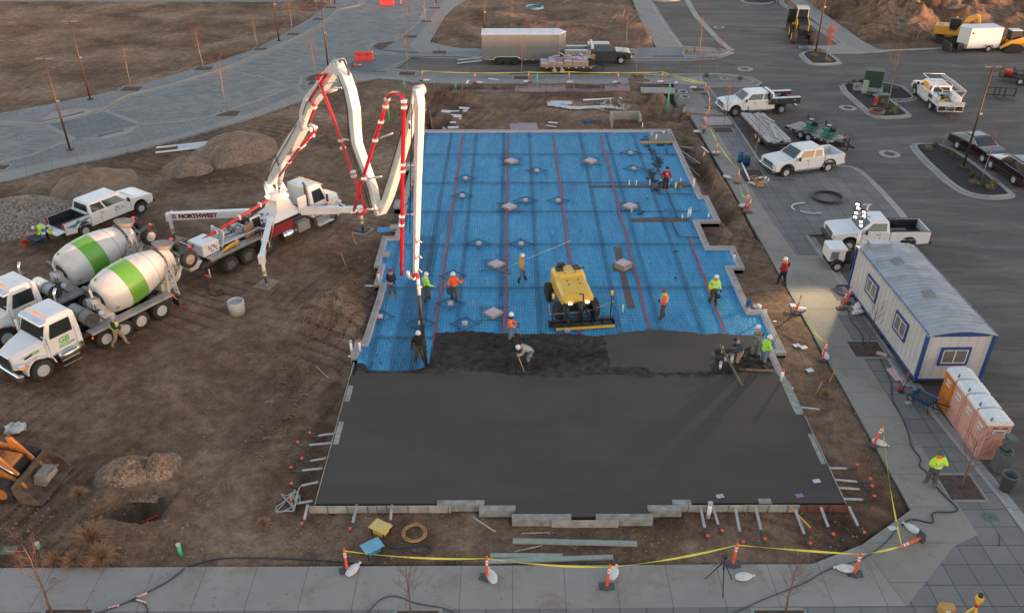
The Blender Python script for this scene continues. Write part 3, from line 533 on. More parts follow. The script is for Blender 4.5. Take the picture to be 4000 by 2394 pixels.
wet=grid_obj('raked_concrete',xs,ys,wet_h,WETR,keep=lambda cx,cy:pip(cx,cy+.02*np.sin(cx*9),WET)&(cy>32.35));wet.data.materials.append(WETS)
cen=np.zeros(len(wet.data.polygons)*3);wet.data.polygons.foreach_get('center',cen);cen=cen.reshape(-1,3);cx_,cy_=cen[:,0],cen[:,1];sm=(pip(cx_,cy_,SMOOTH)|pip(cx_+.12*fbm(cx_,cy_,.6,2,81),cy_+.30*fbm(cx_,cy_,.9,3,82),LOW));wet.data.polygons.foreach_set('material_index',sm.astype(np.int32))
for v in wet.data.vertices:v.co.x-=FO.x;v.co.y-=FO.y
wet.parent=FND
m=MB();q=atp([(2532,522),(2622,522),(2642,553),(2542,554)],.26);m.prism([(p.x,p.y)for p in q],.05,.262);fb(m,'finished_corner_pad',M('pad_concrete',(.19,.185,.17),.8,var=.12,scale=2))
m=MB()
for i in range(150):
    t=random.random();path=[(2520,545),(2545,590),(2575,625),(2550,670),(2540,700),(2575,715),(2565,755)];k=int(t*6);a=path[k];b=path[k+1];u=t*6-k
    p=at(a[0]+(b[0]-a[0])*u+random.gauss(0,9),a[1]+(b[1]-a[1])*u+random.gauss(0,5),.12);r=random.uniform(.03,.17);m.blob((p.x,p.y,.115),r,0,6,4,.35,(1,1,.18))
for i in range(90):
    p=at(random.uniform(1420,1690),random.uniform(1290,1440)+random.uniform(0,1)*8,.12);m.blob((p.x,p.y,.115),random.uniform(.01,.05),0,5,3,.3,(1,1,.3))
for px,py,r in((2600,560,.25),(2580,566,.3),(2620,562,.25),(2500,835,.15),(2515,828,.12),(2530,775,.1),(2560,778,.06),(2642,981,.1),(2640,1086,.1),(2390,590,.05)):
    p=at(px,py,.12);m.blob((p.x,p.y,.12),r,0,8,4,.4,(1.3,.8,.15))
fb(m,'spilled_concrete',WETR)['kind']='stuff'
BSM=M('weathered_block',(.27,.27,.24),.9,var=.3,scale=3,dirt=.5,bump=.01)
for x0,x1,y0,y1 in((-2.95,-1.1,23.92,24.2),(-1.3,.12,23.62,23.91),(-.02,2.25,23.14,23.45),(3.2,5.38,23.14,23.45),(5.25,6.56,23.6,23.91),(6.25,7.0,23.93,24.2),(9.65,10.15,24.0,24.25)):fb(MB().box(((x0+x1)/2,(y0+y1)/2,.10),(x1-x0,y1-y0,.36)),'block_segment',BSM,.01)
for x,y,w_,l in((-7.55,31.1,.24,1.2),(-7.55,28.3,.24,1.5),(12.88,27.2,.2,1.9),(12.85,30.8,.4,2.4)):fb(MB().box((x,y,.127),(w_,l,.28)),'block_segment',BSM,.01)
for x0,x1,y in((-7.95,-5.3,23.88),(-5.28,-2.4,23.89),(1.5,4.05,23.10),(6.55,9.0,23.88),(9.02,11.2,23.89)):fb(MB().box(((x0+x1)/2,y,.09),(x1-x0,.045,.36)),'form_board',WOOD)
m=MB().box((12.15,23.88,.09),(1.85,.045,.34));fb(m,'rusty_form_board',M('red_brown_board',(.17,.06,.04),.8,var=.25,scale=3))
fb(MB().bar((-7.72,24.0,.12),(-7.72,33.6,.12),.03,.3),'side_form_board',WOOD);fb(MB().bar((13.03,24.0,.12),(13.03,29.4,.12),.03,.3),'side_form_board',WOOD)
m=MB();q=atp([(2502,556),(2645,558)],.2);m.bar(q[0],q[1],.04,.22);fb(m,'bulkhead_board',TIMBER)
m=MB()
for i in range(26):
    x=-7.2+i*.78
    if x<-2.5 or 6.6<x:m.bar((x,23.84,-.2),(x+random.uniform(-.05,.05),23.84,.34),.018)
for k in range(60):
    a=random.choice(inn[2:]);
for i in range(len(ring)-1):
    a=Vector(ring[i]);b=Vector(ring[i+1]);ln=(b-a).length;d=(b-a).normalized();nn=Vector((-d.y,d.x))*.15
    for k in range(int(ln/1.1)):p=a+d*(.4+k*1.1)+nn;m.bar((p.x,p.y,.2),(p.x,p.y,.36),.016)
fb(m,'anchor_rod',STEEL)
# ---- block-outs, stubs and braces
def ordn(i,n):return ORD[i]if i<len(ORD)else ORD[-1]
big=[(1939,1035),(1927,1225),(1997,632),(2306,631),(1989,810),(2460,808),(2434,1042)]
lb=['nearest the orange hoodie worker in the poured edge','','','','','','']
names=['under the bull float of the mustard jacket worker','lying nearest the raked concrete','in the back row, third red seam on its left','in the back row nearer the office corner','in the middle row close to the boom','in the middle row near the exposed soil strip','raised on sandy soil beside the screed machine']
for i,(px,py)in enumerate(big):
    p=at(px,py,.15);t=thing('column_block_out','lilac topped square foam box '+names[i],'block out',(p.x,p.y,.10),R(45),'foam column boxes on the blue sheet');hh=.34 if i==6 else.17
    m=MB()
    for sx,sy,w,d in((0,.36,.78,.03),(0,-.36,.78,.03),(.375,0,.03,.69),(-.375,0,.03,.69)):m.box((sx,sy,hh/2),(w,d,hh))
    m.build('frame',M('frame_timber',(.38,.27,.2),.8),t);MB().box((0,0,hh/2+.01),(.715,.685,hh-.03)).build('foam_lid',FOAM,t)
    if i!=6:
        m=MB()
        for s in(-1,1):
            for k in(.62,.68):m.bar((-.9,s*k,.03),(.9,s*k,.03),.014);m.bar((s*k,-.9,.045),(s*k,.9,.045),.014)
        m.build('reinforcing_bar',MESH,t).rotation_euler=(0,0,R(45))
small=[(1819,698),(1806,766),(2097,668),(2053,784),(2181,785),(2463,598),(2476,660),(1870,953),(2036,954),(1769,1078),(1760,1186),(1645,1264),(1816,1265),(1485,1238),(2216,1292)]
sl=['beside the first red seam, back left','second down beside the first red seam','between the two back foam boxes','left of a pair in the middle row','right of a pair in the middle row','at the back right near the corner pad','behind the red hoodie worker','left of the pair above the mustard jacket','right of the pair above the mustard jacket','behind the orange jacket worker','at the feet of the orange jacket worker','beside the black pour hose','nearest the raked concrete edge','by the left stem wall','under the screed head']
for i,(px,py)in enumerate(small):
    p=at(px,py,.15);t=thing('conduit_block','small block in a bar diamond '+sl[i],'block',(p.x,p.y,.10),0,'small blocks inside bar diamonds')
    MB().box((0,0,.08),(.29,.26,.16)).build('block',M('pinkish_block',(.52,.38,.32),.8,var=.15,scale=6),t,.01);MB().box((0,0,.165),(.25,.22,.012)).build('pale_top',GREYW,t)
    if i<14:
        m=MB()
        for k in(.66,.73):
            c=[(k*1.05,0),(0,k*.95),(-k*1.05,0),(0,-k*.95)]
            for q in range(4):a,b=Vector((*c[q],.05+.012*q)),Vector((*c[(q+1)%4],.05+.012*q));d=(b-a)*.08;m.bar(a-d,b+d,.018)
        m.build('reinforcing_bar',MESH,t)
def stub(px,py,h,r=.05,cap=None,z=.1,lean=(0,0),lab='',base=True):
    p=at(px,py,z);t=thing('pipe_stub',lab,'pipe',(p.x,p.y,z),0,'white drain pipes standing in the slab')
    MB().cyl((0,0,0),(lean[0],lean[1],h),r,10).build('pipe',PVC,t)
    if cap:MB().cyl((lean[0],lean[1],h-.02),(lean[0]*1.05,lean[1]*1.05,h+.07),r*1.15,10).build('cap',cap,t)
    if base:MB().cyl((0,0,0),(0,0,.1),r*1.5,10).build('collar',M('grey_rubber',(.25,.3,.34),.6),t)
    return t
GC=M('grey_cap',(.4,.42,.43),.5)
for a in((1481,1102,.62,.065,REDCAP,.26,'tall white pipe with red cap on the left stem wall by the navy worker'),(1375,1383,.75,.065,GC,.0,'white pipe with grey cap outside the left wall bump'),(1407,1372,.62,.07,REDCAP,.2,'white pipe with red cap inside the left wall bump'),(2866,1020,.5,.06,REDCAP,.26,'white pipe with red cap on the upper right wall bump'),(2986,1240,.6,.065,REDCAP,.26,'white pipe with red cap on the right wall below the blue bucket'),(3051,1488,.62,.07,REDCAP,.26,'white pipe with red cap at the edge of the finished concrete'),
          (2431,1222,.5,.04,None,.1,'thin white pipe below the exposed soil strip'),(2457,728,.45,.04,GC,.1,'first white pipe of the row in the back soil strip'),(2485,728,.45,.04,GC,.1,'second white pipe of the row in the back soil strip'),(2537,727,.45,.04,GC,.1,'third white pipe of the row in the back soil strip'),(2611,729,.3,.04,GC,.1,'short white pipe beside the red hoodie worker'),(2638,737,.45,.05,GC,.1,'thick white pipe beside the tan bucket'),(2657,717,.4,.04,GC,.1,'white pipe rising behind the tan bucket'),(2708,736,.72,.065,None,.15,'tall white pipe by the right stem wall'),
          (2467,832,.25,.04,GC,.1,'short white pipe below the middle foam box'),(2664,857,.35,.04,GC,.1,'small white pipe in the second soil strip'),(2687,852,.65,.05,GC,.1,'left pipe of a tall pair near the wall step'),(2695,849,.65,.05,GC,.1,'right pipe of a tall pair near the wall step'),(2766,852,.35,.05,GC,.12,'white pipe with flat cap at the wall corner'),(2820,1377,.35,.05,None,.25,'white pipe left of the screed board, furthest back'),(2834,1410,.35,.07,None,.25,'stubby white pipe beside the leaning board'),(2857,1420,.5,.08,GC,.25,'grey white pipe beside the blue hoodie worker'),(2813,1438,.3,.07,GC,.25,'short white pipe nearest the finished slab'),(2766,2022,.75,.085,GC,-.1,'fat white pipe outside the front form boards'),
          (2546,532,.35,.035,None,.25,'thin white pipe in the corner pad'),(2592,521,.25,.08,REDCAP,.25,'wide pipe with red cap on the corner pad'),(2509,500,.4,.045,None,.1,'white pipe behind the back wall')):
    stub(*a[:3],r=a[3],cap=a[4],z=a[5],lab=a[6],base=a[5]==.1)
stub(2561,546,.42,.055,None,.25,(.06,.05),'leaning white pipe with a black hose in the corner pad',False)
for px,py,dx,lab in((1442,1118,.55,'white pipe with red cap sticking out sideways by the left wall'),(3018,1258,.4,'white pipe with red cap sticking out sideways on the right'),(3080,1518,.42,'red capped pipe poking out beside the finished slab'),(1372,1393,.3,'short red capped pipe poking out below the left bump')):
    p=at(px,py,0);s=1 if px>2000 else-1;t=thing('side_pipe',lab,'pipe',(p.x,p.y,.02),0);MB().cyl((-dx/2*s,0,0),(dx/2*s,0,0),.05,10).build('pipe',PVC,t);MB().cyl((dx/2*s,0,0),(dx/2*s+.07*s,0,0),.058,10).build('cap',REDCAP,t)
BR=[('front','left corner',[((1202,1970),(1182,2062)),((1394,1970),(1370,2082)),((1531,1970),(1523,2065))]),
      ('front','white pipe',[((2735,1973),(2762,2110)),((2783,1973),(2818,2090)),((2871,1973),(2900,2134)),((2950,1974),(2985,2122)),((3106,1990),(3161,2139)),((3205,1976),(3251,2103)),((3315,1976),(3371,2096))]),
      ('right side','back',[((3120,1589),(3244,1605)),((3237,1827),(3345,1832)),((3258,1872),(3395,1887)),((3272,1904),(3402,1915)),((3293,1947),(3410,1954))]),
      ('left side','back',[((1302,1693),(1213,1707)),((1293,1729),(1166,1744)),((1272,1789),(1182,1807)),((1260,1828),(1140,1843)),((1243,1882),(1142,1905)),((1220,1956),(1140,1970))])]
GTIM=M('grey_timber',(.40,.38,.36),.85,var=.2,scale=3,stretch=(1,1,1))
for sd_,frm,lst in BR:
    for i,(a,b)in enumerate(lst):
        A=at(*a,.2);B=ag(*b);B.z+=.03;t=thing('form_brace',f'{ORD[i]} grey timber brace counted from the {frm} along the {sd_} form','brace',B,0,'timber braces propping the slab forms');v=A-B;k=.35
        MB().bar(v*k,v,.10,.045).build('board',GTIM,t,.004);MB().bar((0,0,0),v*.55+Vector((0,0,-.05)),.05,.04).build('steel_arm',STEEL,t)
        MB().bar((0,0,-.2),(0,0,.22),.02).build('stake',STEEL,t)
        if not(sd_=='right side' and i==0):s=random.uniform(-.12,.12);MB().box((s*.0,0,.235),(.11,.11,.03)).box((0,0,.2),(.05,.05,.06)).build('safety_cap',ORANGE,t)
# ---- vehicles (local frame: x forwards, y left, z up)
HUB=M('dark_hub',(.05,.05,.05),.5);ALLOY=M('alloy_rim',(.5,.5,.52),.35,.25);WRIM=M('white_rim',(.44,.44,.43),.4,var=.1,scale=6,dirt=.2);BRIM=M('black_rim',(.03,.03,.03),.4)
_wh={}
def wheel(par,x,y,r=.4,w=.26,rim=ALLOY,style='slots',z=None):
    """tyre with its rim as a sub-part; y sign says which side faces out"""
    z=r if z is None else z;s=1 if y>=0 else-1;key=(r,w,rim.name,style,s)
    if key not in _wh:
        k=MB();rr=r*.56;k.lathe([(rr,-w/2),(r*.93,-w/2),(r,-w*.36),(r,w*.36),(r*.93,w/2),(rr,w/2)],axis='Y',n=28,caps=False)
        n=26;kk=k
        for i in range(n):
            a=2*math.pi*i/n;kk.box((r*.995*math.cos(a),0,r*.995*math.sin(a)),(r*.022,w*.86,r*.12),ry=-a)
        t=k.build('wheel',RUB,None);m=MB();f=s*w/2
        m.lathe([(rr*1.02,f*.96),(rr*.97,f*.9),(rr*.84,f*.35),(rr*.5,f*(.45 if style!='dual' else-.1)),(rr*.22,f*.5),(rr*.2,f*.85),(.001,f*.85)],axis='Y',n=24)
        hn={'slots':8,'holes':10,'spokes':6,'dual':10}[style]
        for i in range(hn):
            a=2*math.pi*(i+.5)/hn;hr=rr*.68;m.cyl((hr*math.cos(a),f*(.50 if style!='dual' else.1),hr*math.sin(a)),(hr*math.cos(a),f*(.62 if style!='dual' else.3),hr*math.sin(a)),rr*(.2 if style!='spokes' else.23),7,1)
        m.cyl((0,f*.8,0),(0,f*.93,0),rr*.2,10,1);ri=m.build('rim',[rim,HUB],t);_wh[key]=t;o=t
    else:o=dup(_wh[key])
    o.parent=par;o.location=(x,y,z);return o
def face_patch(mb,q,u0,u1,v0,v1,off=.012,m=0,inset=None):
    """patch on the quad q = (bottom-left, bottom-right, top-right, top-left), as a thin raised pane"""
    q=[Vector(p)for p in q]
    def P(u,v):return(q[0]*(1-u)+q[1]*u)*(1-v)+(q[3]*(1-u)+q[2]*u)*v
    n=(q[1]-q[0]).cross(q[3]-q[0]).normalized();a=[P(u0,v0),P(u1,v0),P(u1,v1),P(u0,v1)]
    if inset:a=[P(*uv)for uv in inset]
    b=[p+n*off for p in a];a=[p-n*.02 for p in a];k=len(a)
    mb.add(a+b,[tuple(range(k))[::-1],tuple(range(k,2*k))]+[(i,(i+1)%k,k+(i+1)%k,k+i)for i in range(k)],m)
def rect(x,w,z0,z1,k=1):return[(x,-w/2,z0),(x,w/2,z0),(x,w/2*k,z1),(x,-w/2*k,z1)]
def archpts(cx,r,zb,n=8):return[(cx-r*math.cos(math.pi*i/n),zb+r*.98*math.sin(math.pi*i/n))for i in range(n+1)]
def place(rear,front,track,near='L',z=-.12,mid=True):
    """ground pose from the two wheel contacts seen on the near side: origin under the rear axle centre"""
    a=at(*rear,z);b=at(*front,z);d=(b-a);d.z=0;L=d.length;d.normalize();left=Vector((-d.y,d.x,0));o=a-left*(track/2)if near=='L' else a+left*(track/2)
    return Vector((o.x,o.y,z)),math.atan2(d.y,d.x),L
def cab_glass(t,belt,roof,w0,w1,side,ws=True,rear=True):
    """belt=(xr, xf, z), roof=(xr, xf, z); side = list of (u0, u1) door windows; returns the cab quads"""
    (xr,xf,z0),(rr,rf,z1)=belt,roof
    L_=[(xf,w0/2,z0),(xr,w0/2,z0),(rr,w1/2,z1),(rf,w1/2,z1)];R_=[(xr,-w0/2,z0),(xf,-w0/2,z0),(rf,-w1/2,z1),(rr,-w1/2,z1)]
    F_=[(xf,-w0/2,z0),(xf,w0/2,z0),(rf,w1/2,z1),(rf,-w1/2,z1)];B_=[(xr,w0/2,z0),(xr,-w0/2,z0),(rr,-w1/2,z1),(rr,w1/2,z1)]
    for u0,u1 in side:
        m=MB();face_patch(m,L_,1-u1,1-u0,.08,.86);m.build('window',GLASS,t);m=MB();face_patch(m,R_,u0,u1,.08,.86);m.build('window',GLASS,t)
    if ws:m=MB();face_patch(m,F_,.06,.94,.06,.92);m.build('windscreen',GLASS,t)
    if rear:m=MB();face_patch(m,B_,.1,.9,.12,.85);m.build('rear_window',GLASS,t)
def pickup(label,pose,body=TRUCKW,cab='crew',rim=ALLOY,rimst='spokes',flare=None,bed='open',bedmat=None,grille=CHROME,bumper=CHROME,wb=4.05,gap=1.0,trim=None,group=None,rails=True):
    o,rz,_=pose;t=thing('pickup_truck',label,'pickup',o,rz);w=2.0;r=.40;ra=.53;xf=wb+gap;
    cl={'crew':1.62,'ext':1.15,'reg':.45}[cab]
    cf=wb-.55;cr=cf-1.35-cl;trim=trim or BLACK
    z0=.52;m=MB()
    prof=[(cr,z0)]+archpts(wb,ra,z0)+[(xf-.06,z0+.05),(xf,.80),(xf-.03,1.12),(xf-.25,1.2),(cf+.15,1.30),(cf-.1,1.33),(cr,1.33)]
    m.side(prof,-w/2,w/2);m.build('body',body,t,.035)
    m=MB();m.loft([rect(cr,w-.06,1.325,1.34),rect(cr,w-.06,1.325,1.34)][:0]or[[(cr+.02,-w/2+.04,1.32),(cf+.05,-w/2+.04,1.32),(cf+.05,w/2-.04,1.32),(cr+.02,w/2-.04,1.32)],[(cr+.12,-.76,1.90),(cf-.62,-.76,1.90),(cf-.62,.76,1.90),(cr+.12,.76,1.90)],[(cr+.2,-.68,1.97),(cf-.72,-.68,1.97),(cf-.72,.68,1.97),(cr+.2,.68,1.97)]]);m.build('cab',body,t,.02)
    n_={'crew':[(.06,.36),(.40,.86)],'ext':[(.07,.33),(.38,.86)],'reg':[(.12,.84)]}[cab]
    cab_glass(t,(cr+.02,cf+.05,1.32),(cr+.12,cf-.62,1.90),w-.08,1.52,n_)
    m=MB();m.loft([rect(xf-.35,1.2,1.19,1.205),rect(cf+.3,1.3,1.27,1.32)]);m.build('bonnet_bulge',body,t)
    m=MB();xs=[cf-.12,cf-1.2]+([cf-2.25]if cab=='crew' else[])
    for x in xs:
        for s in(-1,1):m.box((x,s*(w/2),.95),(.014,.012,.7))
    for x in xs[1:]:
        for s in(-1,1):m.box((x+.14,s*(w/2+.008),1.17),(.18,.03,.035))
    m.build('door_seam',BLACK,t)
    for s in(-1,1):MB().box(((cr+cf)/2+.1,s*(w/2+.02),.47),(cf-cr-.4,.14,.05)).build('side_step',grille if rails else BLACK,t)
    MB().box((wb/2+.3,0,.58),(xf+.9-.3,w-.5,.34)).build('chassis',BLACK,t)
    bx0,bx1=-1.25,cr-.04
    if bed=='open':
        m=MB()
        for s in(-1,1):
            q=[(bx0,z0+.08)]+archpts(0,ra,z0)+[(bx1,z0),(bx1,1.36),(bx0,1.36)];y0,y1=(w/2-.11,w/2)if s>0 else(-w/2,-w/2+.11);m.side(q,y0,y1)
        m.box((bx1-.04,0,1.0),(.08,w-.22,.7));m.box(((bx0+bx1)/2,0,.78),(bx1-bx0,w-.22,.05));b=m.build('bed',body,t,.012)
        m=MB();m.box(((bx0+bx1)/2,0,.815),(bx1-bx0-.14,w-.26,.02))
        for s in(-1,1):m.box(((bx0+bx1)/2,s*(w/2-.13),1.08),(bx1-bx0-.14,.03,.5));m.box((0,s*(w/2-.26),.95),(.9,.26,.28))
        m.box((bx1-.10,0,1.06),(.03,w-.3,.5));m.build('bed_liner',bedmat or body,t)
        if bedmat:
            m=MB()
            for s in(-1,1):m.box(((bx0+bx1)/2,s*(w/2-.06),1.375),(bx1-bx0,.10,.03))
            m.build('bed_rail',BLACK,t)
        m=MB();m.box((bx0+.03,0,1.08),(.07,w-.2,.56));tg=m.build('tailgate',body,t,.01)
        for s in(-1,1):m=MB();m.box((bx0-.012,s*(w/2-.08),1.13),(.06,.15,.42));m.build('taillight',REDG,t)
    m=MB();m.box((bx0-.10,0,.62),(.18,w-.06,.2));m.build('rear_bumper',bumper,t,.02)
    m=MB();m.box((xf+.04,0,.62),(.22,w+.0,.24));m.build('front_bumper',bumper,t,.03)
    m=MB();m.box((xf-.0,0,.97),(.07,1.15,.26));
    for k in range(3):m.box((xf+.04,0,.89+k*.08),(.02,1.13,.025),1)
    m.build('grille',[BLACK,grille],t)
    for s in(-1,1):m=MB();m.box((xf-.035,s*.78,.99),(.12,.36,.22));m.build('headlight',HLAMP,t,.02);m=MB();m.box((xf-.06,s*.95,.88),(.12,.08,.07));m.build('marker_lamp',M('amber_lens',(.6,.2,.04),.3),t)
    for s in(-1,1):m=MB();m.box((cf-.28,s*(w/2+.15),1.40),(.10,.22,.26));m.bar((cf-.3,s*.96,1.34),(cf-.28,s*1.1,1.36),.05);m.build('mirror',trim,t,.02)
    if flare:
        m=MB()
        for cx in(0,wb):
            for s in(-1,1):
                a=archpts(cx,ra+.07,z0,10);bq=archpts(cx,ra-.02,z0,10)
                for i in range(10):y=s*(w/2+.005);vs=[(p[0],yy,p[1])for yy in(y-.02,y+.045*s)for p in(a[i],a[i+1],bq[i+1],bq[i])];m.add(vs,[(0,1,2,3),(7,6,5,4),(0,4,5,1),(2,6,7,3)])
        m.build('wheel_arch_trim',flare,t)
    for x in(0,wb):
        for s in(-1,1):wheel(t,x,s*.86,r,.27,rim,rimst)
    t['_dims']=(cr,cf,wb,xf);return t
TLETTER=M('teal_graphic',(.05,.22,.30),.4);GLET=M('green_lettering',(.10,.42,.08),.5);MARO=M('maroon_lettering',(.16,.01,.02),.5);BLET=M('black_lettering',(.02,.02,.02),.5)
LR=(R(90),0,R(180));RR=(R(90),0,0)
pose=place((343,925),(510,856),2.0,'R',-.1);pose=(pose[0],pose[1],0)
A=pickup('white crew cab pickup with teal graphic and its tailgate lowered beside the gravel heap',pose,cab='crew',rim=WRIM,rimst='holes',bedmat=BLACK,bumper=BLACK,grille=BLACK,rails=False)
for c in list(A.children):
    if c.name.startswith('tailgate'):c.rotation_euler=(0,R(-90),0);c.location=(-1.3+-.06-.72+.55,0,-.42)
for c in list(A.children):
    if c.name.startswith('tailgate'):
        me=c.data;
        for v in me.vertices:v.co=Vector((v.co.x+1.22,v.co.y,v.co.z-.80))
        c.location=(-1.25,0,.80);c.rotation_euler=(0,R(-92),0)
text_mesh('lettering','ATLAS',.26,TLETTER,A,(2.55,-1.005,1.0),RR,.004,0,shear=.2)
m=MB();m.prism([(-1.1,1.05),(.4,1.2),(.55,1.14),(.1,.98),(-.2,1.04),(-.8,.95)],0,.006);m.prism([(-.75,.88),(-.3,1.26),(-.1,1.26),(-.5,.88)],.001,.009);g=m.build('graphic',TLETTER,A);g.rotation_euler=(R(90),0,0);g.location=(-.05,-1.0,.02)
dark=M('gunmetal_paint',(.045,.048,.05),.3,coat=.6)
F=at(2425,253,-.12);a=pickup('dark grey crew cab pickup with silver service body on the cross street',(Vector((F.x-4.5,F.y+1.,-.12)),0,0),body=dark,wb=4.5,bed='none',rim=ALLOY)
m=MB();m.box((-.1,0,.82),(2.9,2.0,.08));m.build('flat_deck',STEEL,a)
SVC=M('silver_toolbox',(.42,.43,.44),.4,.5,var=.08)
for s in(-1,1):m=MB();m.box((.0,s*.86,1.14),(2.7,.5,.58));m.box((0,s*.86,1.445),(2.74,.54,.04));q=m.build('toolbox',SVC,a,.01);m=MB();[m.box((x,s*1.115,1.15),(.12,.02,.1))for x in(-.7,.6)];m.box((0,s*1.113,1.15),(.02,.012,.5));m.build('latch',BLACK,q)
m=MB();[m.bar((1.62,s*.85,.85),(1.45,s*.85,2.05),.28,.08)for s in(-1,1)];m.bar((1.45,-.95,2.0),(1.45,.95,2.0),.12);m.build('headache_rack',M('white_frame',(.7,.7,.7),.4),a)
m=MB();m.box((-1.5,0,.95),(.1,1.9,.3));m.build('tail_board',SVC,a)
p=place((3050,447),(2870,457),2.0,'L');b_=pickup('white crew cab pickup with black flatbed and toolboxes, nose towards the slab',p,bed='none',wb=p[2],rim=M('machined_rim',(.45,.45,.46),.3,.6),bumper=CHROME)
m=MB();m.box((-.15,0,.98),(2.9,2.2,.10));m.box((1.28,0,1.5),(.08,2.1,1.0));m.build('flat_deck',BLACK,b_)
for s in(-1,1):m=MB();m.box((-.2,s*.95,1.24),(2.7,.42,.44));q=m.build('toolbox',BLACK,b_,.01);m=MB();m.box((-.2,s*.95,1.472),(2.74,.44,.015));[m.box((x,s*1.17,1.25),(.08,.02,.08))for x in(-1,.7)];m.build('lid',ALU,q)
MB().box((.7,.1,1.25),(.9,1.1,.42)).build('blue_cover',M('blue_tarp',(.04,.12,.38),.6),b_,.03);MB().cyl((-.3,-.3,1.3),(1.2,-.3,1.3),.14,10).build('tank',STEEL,b_);MB().box((-1.0,.2,1.2),(.6,.6,.35)).build('red_case',M('dull_red',(.18,.03,.03),.6),b_,.02)
MB().bar((-1.5,0,.45),(-1.5,0,.9),.1).build('tow_hitch',STEEL,b_)
p=place((3231,675),(3068,696),1.95,'L');pickup('white extended cab pickup with empty white bed and chrome wheels by the kerb',p,cab='ext',wb=p[2],flare=BLACK,rim=WRIM,rimst='holes')
a=at(3240,985,-.12);b=at(3600,985,-.12);d=(a-b).normalized();left=Vector((-d.y,d.x,0));o=a-d*(1.0+3.55)-left*1.0;c_=pickup('white regular cab pickup with black bed liner parked behind the light tower',(Vector((o.x+.1,o.y,-.12)),math.atan2(d.y,d.x),0),cab='reg',wb=3.55,bedmat=BLACK,bumper=BLACK,rim=WRIM,rimst='holes')
for s in(-1,1):MB().box((.75,s*.72,1.32),(1.1,.34,.22)).build('bed_toolbox',BLACK,c_,.01)
p=place((3627,431),(3567,373),2.0,'L');s_=pickup('white utility truck with open pipe rack parked on the lot',p,cab='crew',bed='none',wb=max(3.9,p[2]),flare=BLACK,rim=WRIM,rimst='holes');wbx=max(3.9,p[2])
m=MB();m.box((-.3,0,.95),(3.2,2.2,.1));m.box((-1.9,0,1.15),(.06,2.2,.4));m.build('flat_deck',WHITE,s_)
for s in(-1,1):
    m=MB();m.box((.1,s*.92,1.25),(2.3,.42,.5));q=m.build('toolbox',WHITE,s_,.01);m=MB();m.box((.1,s*1.135,1.25),(.9,.01,.35));m.build('open_shelf',STEEL,q)
m=MB()
for s in(-1,1):
    m.tube([(3.5,s*.9,2.25),(.9,s*.95,2.3),(-1.9,s*.95,2.3)],.04,6);m.tube([(1.2,s*.95,1.0),(1.2,s*.95,2.3)],.04,6);m.tube([(-1.0,s*.98,1.0),(-1.3,s*.98,1.7),(-1.85,s*.95,2.3)],.045,6);m.tube([(-1.9,s*1.05,.6),(-1.9,s*1.05,1.3)],.04,6)
for x in(3.4,1.2,-1.8):m.tube([(x,-.95,2.28),(x,.95,2.28)],.04,6)
m.tube([(-1.95,-1.05,.55),(-1.95,1.05,.55)],.045,6);m.tube([(-1.95,-1.05,1.0),(-1.95,1.05,1.0)],.04,6)
for y in(-.35,.35):m.tube([(-1.95,y,.55),(-1.95,y,1.3)],.03,6)
m.build('pipe_rack',WHITE,s_);m=MB();[m.box((-1.93,s*.7,.78),(.04,.5,.35))for s in(-1,1)];m.build('rear_panel',BLACK,s_);[MB().box((-1.96,s*.7,.78),(.03,.1,.1)).build('taillight',REDG,s_)for s in(-1,1)]
m=MB();[m.box((.4,-.75+.16*k,2.36+.03*(k%2)),(4.6,.12,.06))for k in range(3)];m.build('plank',GTIM,s_);MB().cyl((-1.6,-.55,1.3),(-.4,-.55,1.3),.3,14).build('water_tank',WHITE,s_)
m=MB()
for k in range(14):m.box((random.uniform(-1.6,1),random.uniform(-.3,.6),1.1+random.uniform(0,.15)),(random.uniform(.15,.6),random.uniform(.1,.3),.15),k%4,rz=random.uniform(0,3))
m.build('loose_tool',[YEL,M('blue_plastic',(.03,.16,.4),.5),STEEL,TIMBER],s_)
